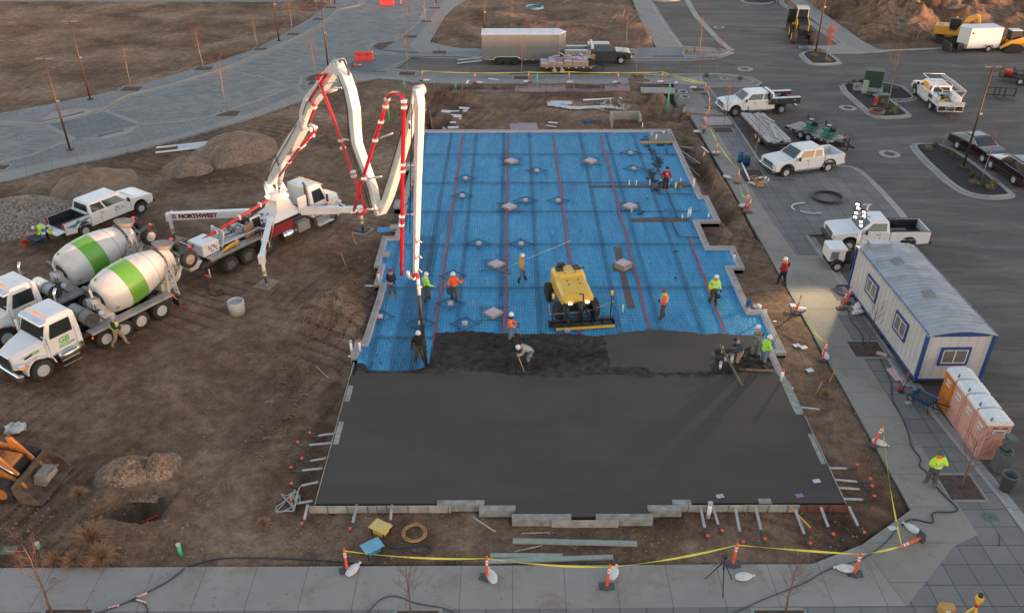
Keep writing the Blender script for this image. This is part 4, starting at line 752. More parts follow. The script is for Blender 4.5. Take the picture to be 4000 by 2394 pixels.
# sedan and estate car at the right edge --------------------------------------
MARN=M('dark_maroon_paint',(.022,.008,.012),.15,coat=1)
def car(label,name,cat,pose,prof,belt,roof,w,side,wb,fo,r=.35,rim=ALLOY):
    o,rz,_=pose;t=thing(name,label,cat,o,rz);MB().side(prof,-w/2,w/2).build('body',MARN,t,.06)
    (xr,xf,z0),(rr,rf,z1)=belt,roof;w0,w1=w-.14,w-.5
    MB().loft([[(xr,-w0/2,z0),(xf,-w0/2,z0),(xf,w0/2,z0),(xr,w0/2,z0)],[(rr,-w1/2,z1),(rf,-w1/2,z1),(rf,w1/2,z1),(rr,w1/2,z1)],[(rr+.15,-w1/2+.1,z1+.05),(rf-.2,-w1/2+.1,z1+.05),(rf-.2,w1/2-.1,z1+.05),(rr+.15,w1/2-.1,z1+.05)]]).build('cabin',MARN,t,.03)
    cab_glass(t,belt,roof,w0,w1,side);m=MB()
    for s in(-1,1):m.tube([(xf-.15,s*(w0/2+.015),z0+.03),(rf-.05,s*(w1/2+.03),z1-.06),(rr+.05,s*(w1/2+.03),z1-.06),(xr+.15,s*(w0/2+.015),z0+.03)],.015,5)
    m.build('window_trim',CHROME,t);MB().box((wb+fo-.03,0,.55),(.08,.9,.22)).build('grille',CHROME,t)
    for s in(-1,1):
        MB().box((wb+fo-.15,s*(w/2-.28),.68),(.3,.4,.13)).build('headlight',HLAMP,t,.03);MB().box((-fo-.05,s*(w/2-.25),.85),(.12,.4,.16)).build('taillight',REDG,t,.02);MB().box((xf-.35,s*(w/2+.08),z0+.08),(.12,.18,.12)).build('mirror',MARN,t,.02)
        for x in(0,wb):wheel(t,x,s*(w/2-.13),r,.22,rim,'spokes')
    MB().box((wb/2,0,.4),(wb+1.2,w-.5,.3)).build('chassis',BLACK,t);return t
def carprof(wb,fo,ro,r,h1,h2,hb):return[(-ro,.35)]+archpts(0,r+.06,.3)+archpts(wb,r+.06,.3)+[(wb+fo-.05,.35),(wb+fo,.6),(wb+fo-.15,h1-.05),(wb+.1,h2),(wb-.55,hb),(-.3,hb+.02),(-ro+.1,hb-.04),(-ro-.02,.7)]
p=place((3738,583),(3816,625),1.6,'R');car('shiny dark maroon saloon car parked at the far side of the planted island','saloon_car','car',p,carprof(2.9,1.0,1.15,.35,.78,.93,1.0),(-.75,2.2,.98),(.1,1.35,1.42),1.88,[(.17,.46),(.5,.86)],2.9,1.0)
p=place((3958,722),(3877,667),1.6,'L');car('dark maroon sport utility car cut by the right edge of the photo','utility_car','car',p,carprof(2.9,.95,1.15,.38,.95,1.05,1.1),(-1.1,2.1,1.08),(-.85,1.4,1.72),1.9,[(.03,.25),(.29,.55),(.59,.88)],2.9,.95,.38)
# trailers ------
REFL=M('red_reflector',(.4,.02,.02),.5)
def marker_strip(t,x0,x1,y,z,n=8):
    m=MB()
    for i in range(n):x=x0+(i+.5)*(x1-x0)/n;m.box((x-.1,y,z),(.2,.012,.07));m.box((x+.1,y,z),(.18,.012,.07),1)
    m.build('reflector_strip',[REFL,SILV],t)
GTR=M('pewter_trailer_skin',(.165,.175,.18),.4,.0,var=.06,scale=.7,dirt=.15)
a=at(1883,256,-.12);t=thing('enclosed_trailer','long pewter grey enclosed trailer with white roof and three black wheels','trailer',(a.x,a.y+1.3,-.12),0);Lt=7.9
m=MB();m.prism([(0,-1.28),(Lt,-1.28),(Lt+.75,0),(Lt,1.28),(0,1.28)],.52,3.0);m.build('wall',GTR,t,.02)
m=MB();m.prism([(-.03,-1.31),(Lt+.02,-1.31),(Lt+.8,0),(Lt+.02,1.31),(-.03,1.31)],2.98,3.1);m.build('roof',ALU,t,.04);m=MB();m.prism([(.05,-1.2),(Lt,-1.2),(Lt+.68,0),(Lt,1.2),(.05,1.2)],3.08,3.12);[m.box((i*1.13+.6,0,3.13),(.03,2.4,.02))for i in range(7)];m.build('roof_skin',M('white_roof',(.62,.63,.66),.5,var=.1,scale=2),t)
for i,px in enumerate((1951,1981,2011)):x=at(px,262,-.12).x-a.x;wheel(t,x,-1.14,.36,.24,BRIM,'spokes');wheel(t,x,1.14,.36,.24,BRIM,'spokes')
x0=at(1951,262,-.12).x-a.x;m=MB();m.tube([(x0-.5,-1.3,.5),(x0-.45,-1.3,.75),(x0-.2,-1.3,.86),(x0+1.8,-1.3,.86),(x0+2.05,-1.3,.75),(x0+2.1,-1.3,.5)],.05,6);m.box((x0+.8,-1.285,.65),(2.4,.03,.36),1);m.build('fender',[CHROME,BLACK],t)
marker_strip(t,.2,x0-.6,-1.30,.56,3);marker_strip(t,x0+2.2,Lt-.2,-1.30,.56,5);m=MB();m.bar((Lt,-.8,.55),(Lt+1.9,0,.55),.1);m.bar((Lt,.8,.55),(Lt+1.9,0,.55),.1);m.bar((Lt+1.6,0,.1),(Lt+1.6,0,.9),.08);m.build('tongue',BLACK,t)
m=MB();m.box((.1,0,1.7),(.02,.02,.02));
for py,y in((243,.45),(258,-.75)):
    q=thing('loading_ramp','long perforated metal ramp behind the grey trailer, '+('further' if y>0 else 'nearer')+' of the two','ramp',(a.x,a.y+1.3+y,-.12));m=MB();m.bar((0,-.14,.35),(-2.6,-.14,.06),.04,.07);m.bar((0,.14,.35),(-2.6,.14,.06),.04,.07);[m.bar((-.13-i*.16,-.14,.34-i*.018),(-.13-i*.16,.14,.34-i*.018),.09,.02)for i in range(16)];m.build('ramp',ALU,q)
def flat_trailer(label,o,rz,L,w=2.1,dz=.75,wx=(2.6,3.5),deck=WOOD,r=.36,rim=WRIM,strip=True,name='flatbed_trailer'):
    t=thing(name,label,'trailer',o,rz);m=MB();m.box((L/2,0,dz),(L,w,.06));m.build('deck',deck,t);m=MB()
    for s in(-1,1):m.box((L/2,s*(w/2-.04),dz-.09),(L+.04,.09,.16))
    for i in range(6):m.box((i*L/5.05+.05,0,dz-.1),(.07,w-.1,.1))
    m.box((.0,0,dz-.12),(.08,w,.2));m.build('frame',BLACK,t);m=MB();[m.bar((L,s*w*.42,dz-.15),(L+1.3,0,dz-.2),.09)for s in(-1,1)];m.bar((L+.9,0,.05),(L+.9,0,1.1),.07);m.box((L+1.35,0,dz-.18),(.25,.12,.12));m.build('tongue',BLACK,t)
    for x in wx:
        for s in(-1,1):wheel(t,x,s*(w/2-.02 if name!='flatbed_trailer' else w/2-.16),r,.2,rim,'holes')
    if strip:marker_strip(t,.2,L-.1,-w/2-.012,dz-.09,7)
    return t
FO2=at(2110,290,-.12);wx=[at(p,294,-.12).x-FO2.x for p in(2167,2197)];ft=flat_trailer('black flatbed trailer loaded with stacked lilac foam boards',(FO2.x,FO2.y+.95,-.12),0,5.4,2.0,.72,wx)
def board_load(x,y,n,w,d,lab,tilt=0,z=.78):
    t=thing('foam_board_stack',lab,'foam boards',(FO2.x+x,FO2.y+.95+y,-.12+z),tilt,'stacks of foam board on the flatbed');m=MB()
    for i in range(n):m.box((random.uniform(-.02,.02),random.uniform(-.03,.03),.05+i*.10),(w,d,.095),1 if i<n-1 else 0)
    m.build('board',[FOAM,M('foam_board_edge',(.36,.27,.21),.8,var=.25,scale=6)],t)
for i,(x,n,w)in enumerate(((.45,3,.75),(1.2,5,.7),(1.95,4,.7),(2.75,6,.8),(3.6,5,.8),(4.4,5,.75))):board_load(x,-.1,n,w,1.75,f'{ORD[i]} stack of foam boards from the tail of the flatbed')
for i in range(11):
    q=MB();q.box((0,0,0),(random.uniform(.4,.75),random.uniform(.3,.6),.05));o_=q.build('foam_offcut',FOAM);o_.location=(FO2.x+1.6+i*.32,FO2.y+.8+random.uniform(-.6,.7),1.36+.04*(i%3));o_.rotation_euler=(random.uniform(-.3,.3),random.uniform(-.3,.3),random.uniform(0,3));tag(o_,'loose foam offcut lying on top of the flatbed stacks','foam offcut','foam offcuts on the flatbed')
q=thing('firewood_bin','dark metal bin of scrap wood at the nose of the flatbed','bin',(FO2.x+5.1,FO2.y+.7,.62));MB().box((0,0,.3),(.7,1.0,.6)).build('box',BLACK,q);m=MB();[m.bar((random.uniform(-.3,.3),random.uniform(-.4,.4),.5),(random.uniform(-.4,.4),random.uniform(-.5,.5),.95),.06)for _ in range(14)];m.build('scrap',TIMBER,q)
a=at(2892,452,.6);b=at(3000,566,.6);d=(b-a).normalized();rz=math.atan2(d.y,d.x);right=Vector((d.y,-d.x,0));Lp=(b-a).length+.2
pt=flat_trailer('black flatbed trailer carrying long grey form planks beside the kerb',(b.x,b.y,-.12),rz+math.pi,Lp,2.0,.72,(Lp*.30,Lp*.30+.85),STEEL);pt.location=Vector((b.x,b.y,-.12))+Vector((-d.y,d.x,0))*1.0
k=0
for row in range(6):
    for lay in range(3 if row!=2 else 2):
        m=MB();m.box((0,0,0),(Lp*random.uniform(.85,1.0),.27,.05));o_=m.build('form_plank',GTIM);o_.rotation_euler=(0,0,rz+random.uniform(-.015,.015));c=Vector(pt.location)-d*(Lp/2+random.uniform(-.1,.1))+Vector((-d.y,d.x,0))*(-.82+row*.33);o_.location=(c.x,c.y,.68+lay*.056);tag(o_,'long grey form plank loaded on the trailer by the kerb','plank','form planks on the trailer')
for i in range(4):m=MB();m.box((0,0,0),(1.6,.25,.05));o_=m.build('form_plank',GTIM);c=Vector(pt.location)-d*(1.5+i*1.2)+Vector((-d.y,d.x,0))*(.1+.2*i);o_.location=(c.x,c.y,.86+.02*i);o_.rotation_euler=(0,.02,rz+.15*(i-1));tag(o_,'long grey form plank loaded on the trailer by the kerb','plank','form planks on the trailer')
a=at(3071,492,.5);b=at(3250,556,.5);d=(b-a).normalized();rz2=math.atan2(d.y,d.x);LL=(b-a).length;nrm=Vector((-d.y,d.x,0))
tt=flat_trailer('black tilt trailer carrying two green ride on power trowels',Vector((a.x,a.y,-.12)),rz2,LL,1.9,.62,(LL*.36,LL*.36+.8),WOOD,name='tilt_trailer');tt.location=Vector((a.x,a.y,-.12))+nrm*.85
TG=M('green_machine_paint',(.02,.20,.14),.4,var=.1,scale=4)
def trowel(c,lab):
    t=thing('ride_on_trowel',lab,'power trowel',c,rz2+.4,'ride on power trowels')
    for sy in(-.5,.5):
        m=MB()
        for zz,rr in((.02,.52),(.12,.56),(.22,.5),(.3,.4)):m.tube([(rr*math.cos(2*math.pi*i/20),sy+rr*math.sin(2*math.pi*i/20),zz)for i in range(21)],.014,4)
        for i in range(10):an=math.pi*i/5;m.bar((.54*math.cos(an),sy+.54*math.sin(an),.02),(.35*math.cos(an),sy+.35*math.sin(an),.33),.015)
        m.build('guard_ring',TG,t);m=MB();[m.box((.25*math.cos(x),sy+.25*math.sin(x),.03),(.42,.14,.01),rz=x)for x in(0,1.57,3.14,4.71)];m.build('blade',STEEL,t)
    m=MB();m.box((0,0,.38),(.6,1.3,.1));m.box((-.15,0,.5),(.5,.6,.3));m.build('frame',TG,t,.02);m=MB();m.box((.25,0,.58),(.45,.5,.32));m.cyl((.1,-.4,.5),(.1,.4,.5),.12);m.build('engine',BLACK,t,.02)
    m=MB();m.box((-.15,0,.80),(.42,.45,.1));m.box((-.36,0,1.03),(.10,.44,.46),ry=-.15);s=m.build('seat',BLACK,t,.03);MB().box((-.13,0,.86),(.34,.36,.02)).build('cushion',GREYW,s)
    m=MB();[m.tube([(.25,y,.5),(.28,y,1.1),(.22,y,1.18)],.016,5)for y in(-.35,.35)];m.build('control_lever',STEEL,t);return t
g=Vector(tt.location)
trowel(g+d*(LL*.40)+Vector((0,0,.66)),'green ride on power trowel at the rear of the tilt trailer');trowel(g+d*(LL*.78)+Vector((0,0,.66)),'green ride on power trowel nearest the trailer tongue')
m=MB();m.tube([(LL+.1,.5,.7),(LL+.1,.5,1.1),(LL+.8,.5,1.15),(LL+.9,.5,.8)],.025,5);m.build('crank_frame',BLACK,tt);MB().box((LL+.3,-.3,.5),(.7,.5,.4)).build('battery_box',BLACK,tt,.02)
# ---- heavy trucks
DRUMG=M('green_band',(.13,.36,.04),.35,var=.08,scale=2,coat=.3,dirt=.2);DRUMW=M('drum_white',(.62,.60,.57),.45,var=.05,scale=1.2,coat=.2,dirt=.3)
def tractor_cab(t,x0,x1,xf,h=2.85,w=2.2,side_mat=TRUCKW,z0=.95):
    """conventional cab x0..x1 with a sloping bonnet reaching xf"""
    m=MB();m.loft([[(x0,-w/2,z0),(x1,-w/2,z0),(x1,w/2,z0),(x0,w/2,z0)],[(x0,-w/2,1.85),(x1,-w/2,1.85),(x1,w/2,1.85),(x0,w/2,1.85)],[(x0+.03,-w/2+.10,h-.12),(x1-.38,-w/2+.10,h-.12),(x1-.38,w/2-.10,h-.12),(x0+.03,w/2-.10,h-.12)],[(x0+.15,-w/2+.25,h),(x1-.6,-w/2+.25,h),(x1-.6,w/2-.25,h),(x0+.15,w/2-.25,h)]]);m.build('cab',side_mat,t,.03)
    q=[(x1,-w/2,1.85),(x1,w/2,1.85),(x1-.38,w/2-.10,h-.12),(x1-.38,-w/2+.10,h-.12)];m=MB();face_patch(m,q,.05,.95,.04,.9);m.build('windscreen',GLASS,t)
    L_=[(x1,w/2,1.85),(x0,w/2,1.85),(x0+.03,w/2-.10,h-.12),(x1-.38,w/2-.10,h-.12)];Rq=[(x0,-w/2,1.85),(x1,-w/2,1.85),(x1-.38,-w/2+.10,h-.12),(x0+.03,-w/2+.10,h-.12)]
    m=MB();face_patch(m,L_,.14,.8,.02,.8);m.build('window',GLASS,t);m=MB();face_patch(m,Rq,.2,.86,.02,.8);m.build('window',GLASS,t)
    m=MB()
    for s in(-1,1):m.box((x0+.28,s*(w/2+.002),1.5),(.015,.01,1.0));m.box((x1-.12,s*(w/2+.002),1.5),(.015,.01,1.0));m.box((x0+.5,s*(w/2+.012),1.3),(.18,.02,.05))
    m.build('door_seam',BLACK,t);m=MB();m.loft([[(x1-.33,-w/2+.06,h-.2),(x1-.1,-w/2+.15,h-.24),(x1-.1,w/2-.15,h-.24),(x1-.33,w/2-.06,h-.2)],[(x1-.40,-w/2+.06,h-.1),(x1-.16,-w/2+.15,h-.17),(x1-.16,w/2-.15,h-.17),(x1-.40,w/2-.06,h-.1)]]);m.build('sun_visor',ALU,t)
    for i,y in enumerate((-.75,-.2,0,.2,.75)):m=MB();m.box((x1-.55,y,h+.02),(.15,.07,.035));m.build('roof_lamp',AMBER,t)
    def ring(x,hw,zt,zb):return[(x,-hw,zb),(x,hw,zb),(x,hw,zt-.18),(x,hw-.22,zt),(x,-hw+.22,zt),(x,-hw,zt-.18)]
    m=MB();m.loft([ring(x1-.02,w/2-.05,1.92,1.0),ring((x1+xf)/2,.88,1.78,1.0),ring(xf-.12,.68,1.62,.85),ring(xf,.6,1.52,.85)]);m.build('bonnet',TRUCKW,t,.03)
    m=MB();m.box((xf+.02,0,1.12),(.06,1.02,.82));m.build('grille_frame',CHROME,t,.01);m=MB();m.box((xf+.05,0,1.12),(.04,.92,.74));m.build('grille',BLACK,t)
    return t
def wing(t,x,s,r,w=.4,y=.95,mat=TRUCKW):
    """arched mudguard over a front wheel"""
    m=MB();a=archpts(x,r+.16,.62,12);b=archpts(x,r+.10,.62,12)
    for i in range(12):
        y0,y1=s*(y-w/2),s*(y+w/2);vs=[(p[0],yy,p[1])for yy in(y0,y1)for p in(a[i],a[i+1],b[i+1],b[i])];m.add(vs,[(0,1,2,3),(7,6,5,4),(0,4,5,1),(2,6,7,3),(3,7,4,0),(1,5,6,2)])
    m.build('wing',mat,t)
def mixer(label,contact_rear,contact_front,pose=None,num=None):
    o,rz,L=pose or place(contact_rear,contact_front,2.35,'L');t=thing('mixer_truck',label,'concrete mixer',o,rz)
    tractor_cab(t,L-2.25,L-.45,L+1.0)
    for s in(-1,1):
        wing(t,L,s,.56,.5,.92);m=MB();m.box((L+.78,s*.86,1.12),(.32,.42,.24));m.build('headlight',HLAMP,t,.05);MB().box((L+.76,s*1.09,1.10),(.25,.03,.12)).build('indicator',AMBER,t)
        m=MB();m.box((L+.15,s*1.18,1.28),(.14,.03,.06));m.build('marker_lamp',AMBER,t);wheel(t,L,s*1.02,.54,.30,WRIM,'holes')
        m=MB();m.box((L-.55,s*1.38,1.95),(.14,.10,.55));m.bar((L-.4,s*1.05,2.2),(L-.5,s*1.36,2.15),.04);m.bar((L-.4,s*1.08,1.7),(L-.5,s*1.36,1.75),.04);m.build('mirror',TRUCKW,t,.02)
        m=MB();m.cyl((L-2.15,s*1.02,.78),(L-.85,s*1.02,.78),.33,18);m.build('fuel_tank',CHROME,t);m=MB();m.box((L-1.35,s*1.2,.62),(.9,.28,.05));m.box((L-1.35,s*1.34,.35),(.95,.05,.05));m.box((L-1.35,s*1.3,.9),(.8,.04,.3));m.build('step',ALU,t)
    m=MB();m.box((L+1.08,0,.62),(.16,2.25,.34));m.box((L+1.0,1.05,.62),(.25,.25,.33));m.box((L+1.0,-1.05,.62),(.25,.25,.33));m.build('bumper',CHROME,t,.04);m=MB();m.box((L+1.17,0,.6),(.02,.34,.18));m.build('plate',BLACK,t)
    m=MB();m.box(((L-.8)/2,.42,.82),(L+1.6,.1,.26));m.box(((L-.8)/2,-.42,.82),(L+1.6,.1,.26));[m.box((x,0,.8),(.12,.9,.2))for x in(-1.2,.6,2.6,4.4)];m.box((L-.1,0,.9),(1.8,.9,.5));m.build('chassis',STEEL,t)
    for x,r,w,st,y in((0,.53,.56,'dual',.90),(1.25,.53,.56,'dual',.90),(2.2,.50,.30,'holes',1.0),(3.25,.50,.30,'holes',1.0)):
        for s in(-1,1):wheel(t,x,s*y,r,w,WRIM,st)
    for s in(-1,1):
        m=MB();m.box((1.6,s*1.0,1.20),(4.7,.5,.05));m.box((1.6,s*1.25,1.16),(4.7,.04,.12));m.box((-.85,s*1.0,.98),(.5,.5,.04),ry=-1.1);m.build('fender',M('dusty_aluminium',(.42,.40,.38),.5,.3,var=.15,scale=2,dirt=.4),t)
        m=MB();m.box((-1.0,s*1.0,.62),(.03,.5,.6));m.build('mud_flap',BLACK,t);MB().box((3.98,s*1.28,1.0),(.06,.04,.10)).build('side_lamp',AMBER,t);MB().box((-.78,s*1.27,1.16),(.05,.10,.06)).build('tail_lamp',REDL,t)
    tl=R(8.5);D=thing('drum',None,None);del_=None
    D.parent=t;D.location=(L-2.75,0,2.05);D.rotation_euler=(0,tl-math.pi,0)
    prof=[(.30,-.02),(.48,0),(.84,.06),(1.0,.28),(1.10,.7),(1.155,1.0),(1.165,1.12),(1.17,1.6),(1.145,2.1),(1.06,2.6),(.93,3.1),(.745,3.65),(.69,4.0),(.64,4.3)]
    mats=[1,0,0,0,0,0,2,2,0,0,0,0,0]
    bpy.data.objects.remove(D);m=MB();m.lathe(prof,axis='X',n=48,mats=mats)
    d=m.build('drum',[DRUMW,STEEL,DRUMG],t);d.location=(2.5,0,2.08);d.rotation_euler=(0,math.pi+tl,0)
    m=MB();m.lathe([(.74,3.68),(.80,3.7),(.80,3.79),(.74,3.81)],axis='X',n=36);m.build('roller_ring',STEEL,d)
    m=MB();[m.lathe([(r_+.004,x_),(r_+.008,x_+.02),(r_+.004,x_+.04)],axis='X',n=36)for r_,x_ in((1.148,2.1),(.98,2.95))];m.build('weld_seam',M('grey_seam',(.45,.44,.42),.6),d)
    dm=MB();
    for k in range(3):
        a=k*2.1+.4;c=Vector((.33,1.0*math.cos(a),1.0*math.sin(a)));e1=Vector((0,-math.sin(a),math.cos(a)))*.09;e2=Vector((.10,.06*math.cos(a),.06*math.sin(a)));n_=Vector((-.03,.03*math.cos(a),.03*math.sin(a)));dm.add([c-e1+n_,c-e2+n_,c+e1+n_,c+e2+n_],[(0,1,2,3),(3,2,1,0)])
    dm.build('green_diamond',GLET,d)
    m=MB();m.loft([[(2.0,-.5,.95),(3.1,-.5,.95),(3.1,.5,.95),(2.0,.5,.95)],[(2.55,-.3,1.95),(2.9,-.3,1.95),(2.9,.3,1.95),(2.55,.3,1.95)]]);m.box((2.8,0,2.0),(.5,.5,.5));m.box((2.85,-.2,2.6),(.12,.6,.5),ry=.1);m.build('pedestal',M('greasy_white_paint',(.55,.54,.51),.5,var=.2,scale=4,dirt=.4),t,.02)
    m=MB();m.cyl((2.95,.1,2.2),(2.95,.45,2.25),.16);m.blob((2.95,.75,1.75),.17,0,10,8);m.cyl((2.9,-.35,1.7),(2.9,.5,1.7),.12,m=1);m.tube([(3.0,.4,2.2),(3.1,.6,2.0),(3.0,.6,1.5),(2.7,.4,1.1)],.035,6,1);m.tube([(2.9,.2,2.4),(3.1,.3,2.1),(3.1,.5,1.2)],.03,6,1);m.box((2.9,-.2,2.65),(.06,.55,.45),1);m.build('gearbox',[GREYW,STEEL],t)
    m=MB();m.cyl((3.5,-.85,1.66),(3.5,.78,1.62),.36,22);m.cyl((3.5,.78,1.62),(3.5,.83,1.62),.385,22,1);m.cyl((3.5,.1,1.64),(3.5,.16,1.64),.375,22,1);m.build('water_tank',[M('grey_tank',(.20,.20,.19),.5,var=.15,scale=4)if num else ALU,STEEL],t)
    m=MB();m.tube([(L-2.45,-.9,1.2),(L-2.45,-.9,2.9),(L-2.6,-.9,3.15)],.075,10);m.build('exhaust_stack',CHROME,t)
    rx=-.9;m=MB();m.lathe([(.58,0),(.56,.02),(.30,.42),(.28,.5)],axis='Z',n=18);h=m.build('charge_hopper',M('cement_stained_steel',(.25,.22,.19),.8,var=.3,scale=4),t);h.rotation_euler=(math.pi,-.2,0);h.location=(rx-.75,0,3.52);h.scale=(1,1,1)
    m=MB();
    for s in(-1,1):m.bar((rx+.1,s*.85,1.1),(rx-.1,s*.75,2.6),.14);m.bar((rx-.6,s*.5,1.1),(rx-.75,s*.45,3.1),.09);m.bar((rx-.1,s*.75,2.6),(rx-.7,s*.45,3.1),.08)
    m.box((rx+.05,0,1.75),(.25,1.5,.14));m.box((rx-.6,0,1.9),(.1,1.0,.7));m.box((rx-.2,0,1.35),(.9,1.1,.5));m.build('rear_frame',M('cement_splashed_white',(.52,.48,.42),.7,var=.2,scale=3,dirt=.4),t)
    m=MB();m.lathe([(.5,0),(.5,.03),(.2,.5)],axis='Z',n=14);c=m.build('chute',M('worn_white_steel',(.6,.56,.5),.6,var=.15,scale=3,dirt=.3),t);c.location=(rx-1.0,.0,1.5);c.rotation_euler=(0,.9,0)
    m=MB();y=.95
    for yy in(y-.0,y+.32):m.bar((rx-.25,yy,1.0),(rx-.05,yy,2.6),.045)
    for i in range(6):m.bar((rx-.23+i*.035,y,1.1+i*.3),(rx-.23+i*.035,y+.32,1.1+i*.3),.14,.035)
    m.tube([(rx-.05,y,2.6),(rx,y,3.2),(rx-.4,y,3.2),(rx-.45,y,2.5)],.025,5);m.tube([(rx-.05,y+.32,2.6),(rx,y+.32,3.1),(rx-.4,y+.32,3.1),(rx-.45,y+.32,2.4)],.025,5);m.build('ladder',GREYW,t)
    for s in(-1,1):wheel(t,rx-1.55,s*.80,.50,.30,WRIM if s<0 or not num else M('dirty_rim',(.30,.24,.20),.7,var=.2,scale=5),'holes',z=2.45);m=MB();m.box((rx-1.5,s*.8,3.02),(.9,.4,.05),ry=.12);m.box((rx-1.75,s*.8,3.1),(.1,.16,.08),1);m.build('booster_mudguard',[BLACK,REDL],t)
    m=MB();[m.bar((rx-.5,s*.45,1.3),(rx-1.5,s*.55,2.45),.16)for s in(-1,1)];m.cyl((rx-1.55,-.8,2.45),(rx-1.55,.8,2.45),.09);m.bar((rx-.9,0,1.2),(rx-1.4,0,2.4),.10);m.build('booster_arm',M('cement_splashed_white',),t)
    for s,rot in((1,LR),(-1,RR)):
        y=s*1.106;text_mesh('door_logo','GB',.42,GLET,t,(L-1.35,y,1.56),rot,.004,.014,shear=.15);m=MB();m.box((L-1.35,y,1.345),(.62,.012,.035));m.build('logo_bar',GLET,t);text_mesh('lettering','REDI-MIX',.155,GLET,t,(L-1.35,y,1.24),rot,.004,.003,shear=.15);MB().box((L-1.33,y,1.02),(1.3,.012,.03)).build('green_line',GLET,t)
        if num:text_mesh('fleet_number',num,.2,GLET,t,(L+.05,s*1.045,1.52),rot,.004,.006)
        m=MB();m.box((L+.35,s*.965,1.45),(.42,.03,.08),ry=.15);m.build('hood_vent',BLACK,t)
    return t,o,rz,L
T1,o1,rz1,L1=mixer('white concrete mixer truck with green drum band, nearest the camera, fleet number on its bonnet',(642,1246),(184,1483),num='1059')
O2=(-.5,-4.15)
oo=None;dv=Vector((math.cos(rz1),math.sin(rz1),0));lf=Vector((-dv.y,dv.x,0));o2=o1+dv*O2[0]+lf*O2[1]
mixer('white concrete mixer truck with green drum band, further back and partly behind the other',None,None,(Vector((o2.x,o2.y,-.12)),rz1,L1))
# ---- concrete pump
o,rz,L=place((911,1065),(1300,873),2.3,'R');PT=thing('concrete_pump_truck','white boom pump truck on outriggers with tall folded arm over the slab','pump truck',o,rz);t=PT
CH=R(0);MW=Matrix.Translation(o)@Matrix.Rotation(rz,4,'Z');MWI=MW.inverted()
def W2L(p):return MWI@Vector(p)
def L2W(p):return MW@Vector(p)
tractor_cab(t,L-1.55,L-.1,L+1.25,3.0,2.15)
for s in(-1,1):
    wing(t,L,s,.56,.52,.9);m=MB();m.box((L+.95,s*.84,1.15),(.32,.40,.22));m.build('headlight',HLAMP,t,.05);MB().box((L-.05,s*1.17,1.45),(.14,.03,.07)).build('marker_lamp',AMBER,t);wheel(t,L,s*1.0,.54,.30,CHROME,'slots')
    m=MB();m.box((L-.35,s*1.33,2.0),(.12,.10,.5));m.bar((L-.3,s*1.03,2.2),(L-.35,s*1.3,2.15),.035);m.build('mirror',BLACK,t,.02);m=MB();m.box((L-.8,s*1.085,1.3),(1.2,.02,.5));m.build('side_panel',MARO,t);m=MB();[m.box((L-.8,s*1.1,1.15+k*.12),(1.15,.012,.02))for k in range(4)];m.build('pinstripe',SILV,t)
    m=MB();m.tube([(L-1.75,s*.98,1.3),(L-1.75,s*.98,3.3),(L-1.85,s*.98,3.45)],.085,10);m.build('exhaust_stack',STEEL,t);m=MB();m.box((L-.85,s*1.12,.62),(1.1,.36,.5));m.box((L-.75,s*1.38,.42),(1.3,.22,.05));m.build('step_box',ALU,t,.01)
m=MB();m.box((L+1.3,0,.62),(.14,2.2,.32));m.build('bumper',CHROME,t,.03)
m=MB();m.box(((L-1)/2,.42,.85),(L+2,.12,.3));m.box(((L-1)/2,-.42,.85),(L+2,.12,.3));m.box((L-.2,0,.9),(2,.8,.5));m.box((4.2,0,1.05),(3.4,1.5,.6));m.box((1.8,0,1.0),(4.8,.8,.4));m.build('chassis',STEEL,t)
for x in(0,1.26,2.75):
    for s in(-1,1):wheel(t,x,s*.88,.52,.56,CHROME,'dual')
m=MB();m.box((4.3,0,1.62),(3.0,1.6,.12));m.loft([rect(0,0,0,0)][:0]or[[(3.3,-1.0,1.66),(5.9,-1.0,1.66),(5.9,1.0,1.66),(3.3,1.0,1.66)],[(4.2,-.6,2.1),(5.6,-.6,2.1),(5.6,.6,2.1),(4.2,.6,2.1)]]);m.loft([[(4.2,-.62,2.0),(5.6,-.62,2.0),(5.6,.62,2.0),(4.2,.62,2.0)],[(4.45,-.42,2.75),(5.35,-.42,2.75),(5.35,.42,2.75),(4.45,.42,2.75)]]);m.box((5.9,-1.02,2.15),(.7,.10,1.05),ry=0);m.build('pedestal',TRUCKW,t,.03)
m=MB();[m.box((x,y,1.70),(.42,.18,.02))for x in(3.0,3.5,4.0)for y in(-.75,-.5,.5,.75)];[m.box((x,y,1.70),(.2,.30,.02))for x in(5.95,6.15)for y in(-.6,0,.6)];m.build('grip_pad',BLACK,t)
m=MB();m.lathe([(.62,2.72),(.72,2.76),(.72,2.86),(.60,2.9),(.56,3.08),(.3,3.1)],(4.9,0,0),n=28);[m.cyl((4.9+.67*math.cos(k*.35),.67*math.sin(k*.35),2.84),(4.9+.67*math.cos(k*.35),.67*math.sin(k*.35),2.89),.03,6)for k in range(18)];m.build('slewing_ring',TRUCKW,t)
for a in((-.62,.1),(.1,-.64),(.55,.45)):m=MB();m.cyl((4.9+a[0],a[1],3.0),(4.9+a[0]*1.25,a[1]*1.25,2.98),.085,10);m.build('work_lamp',LAMPON,t)
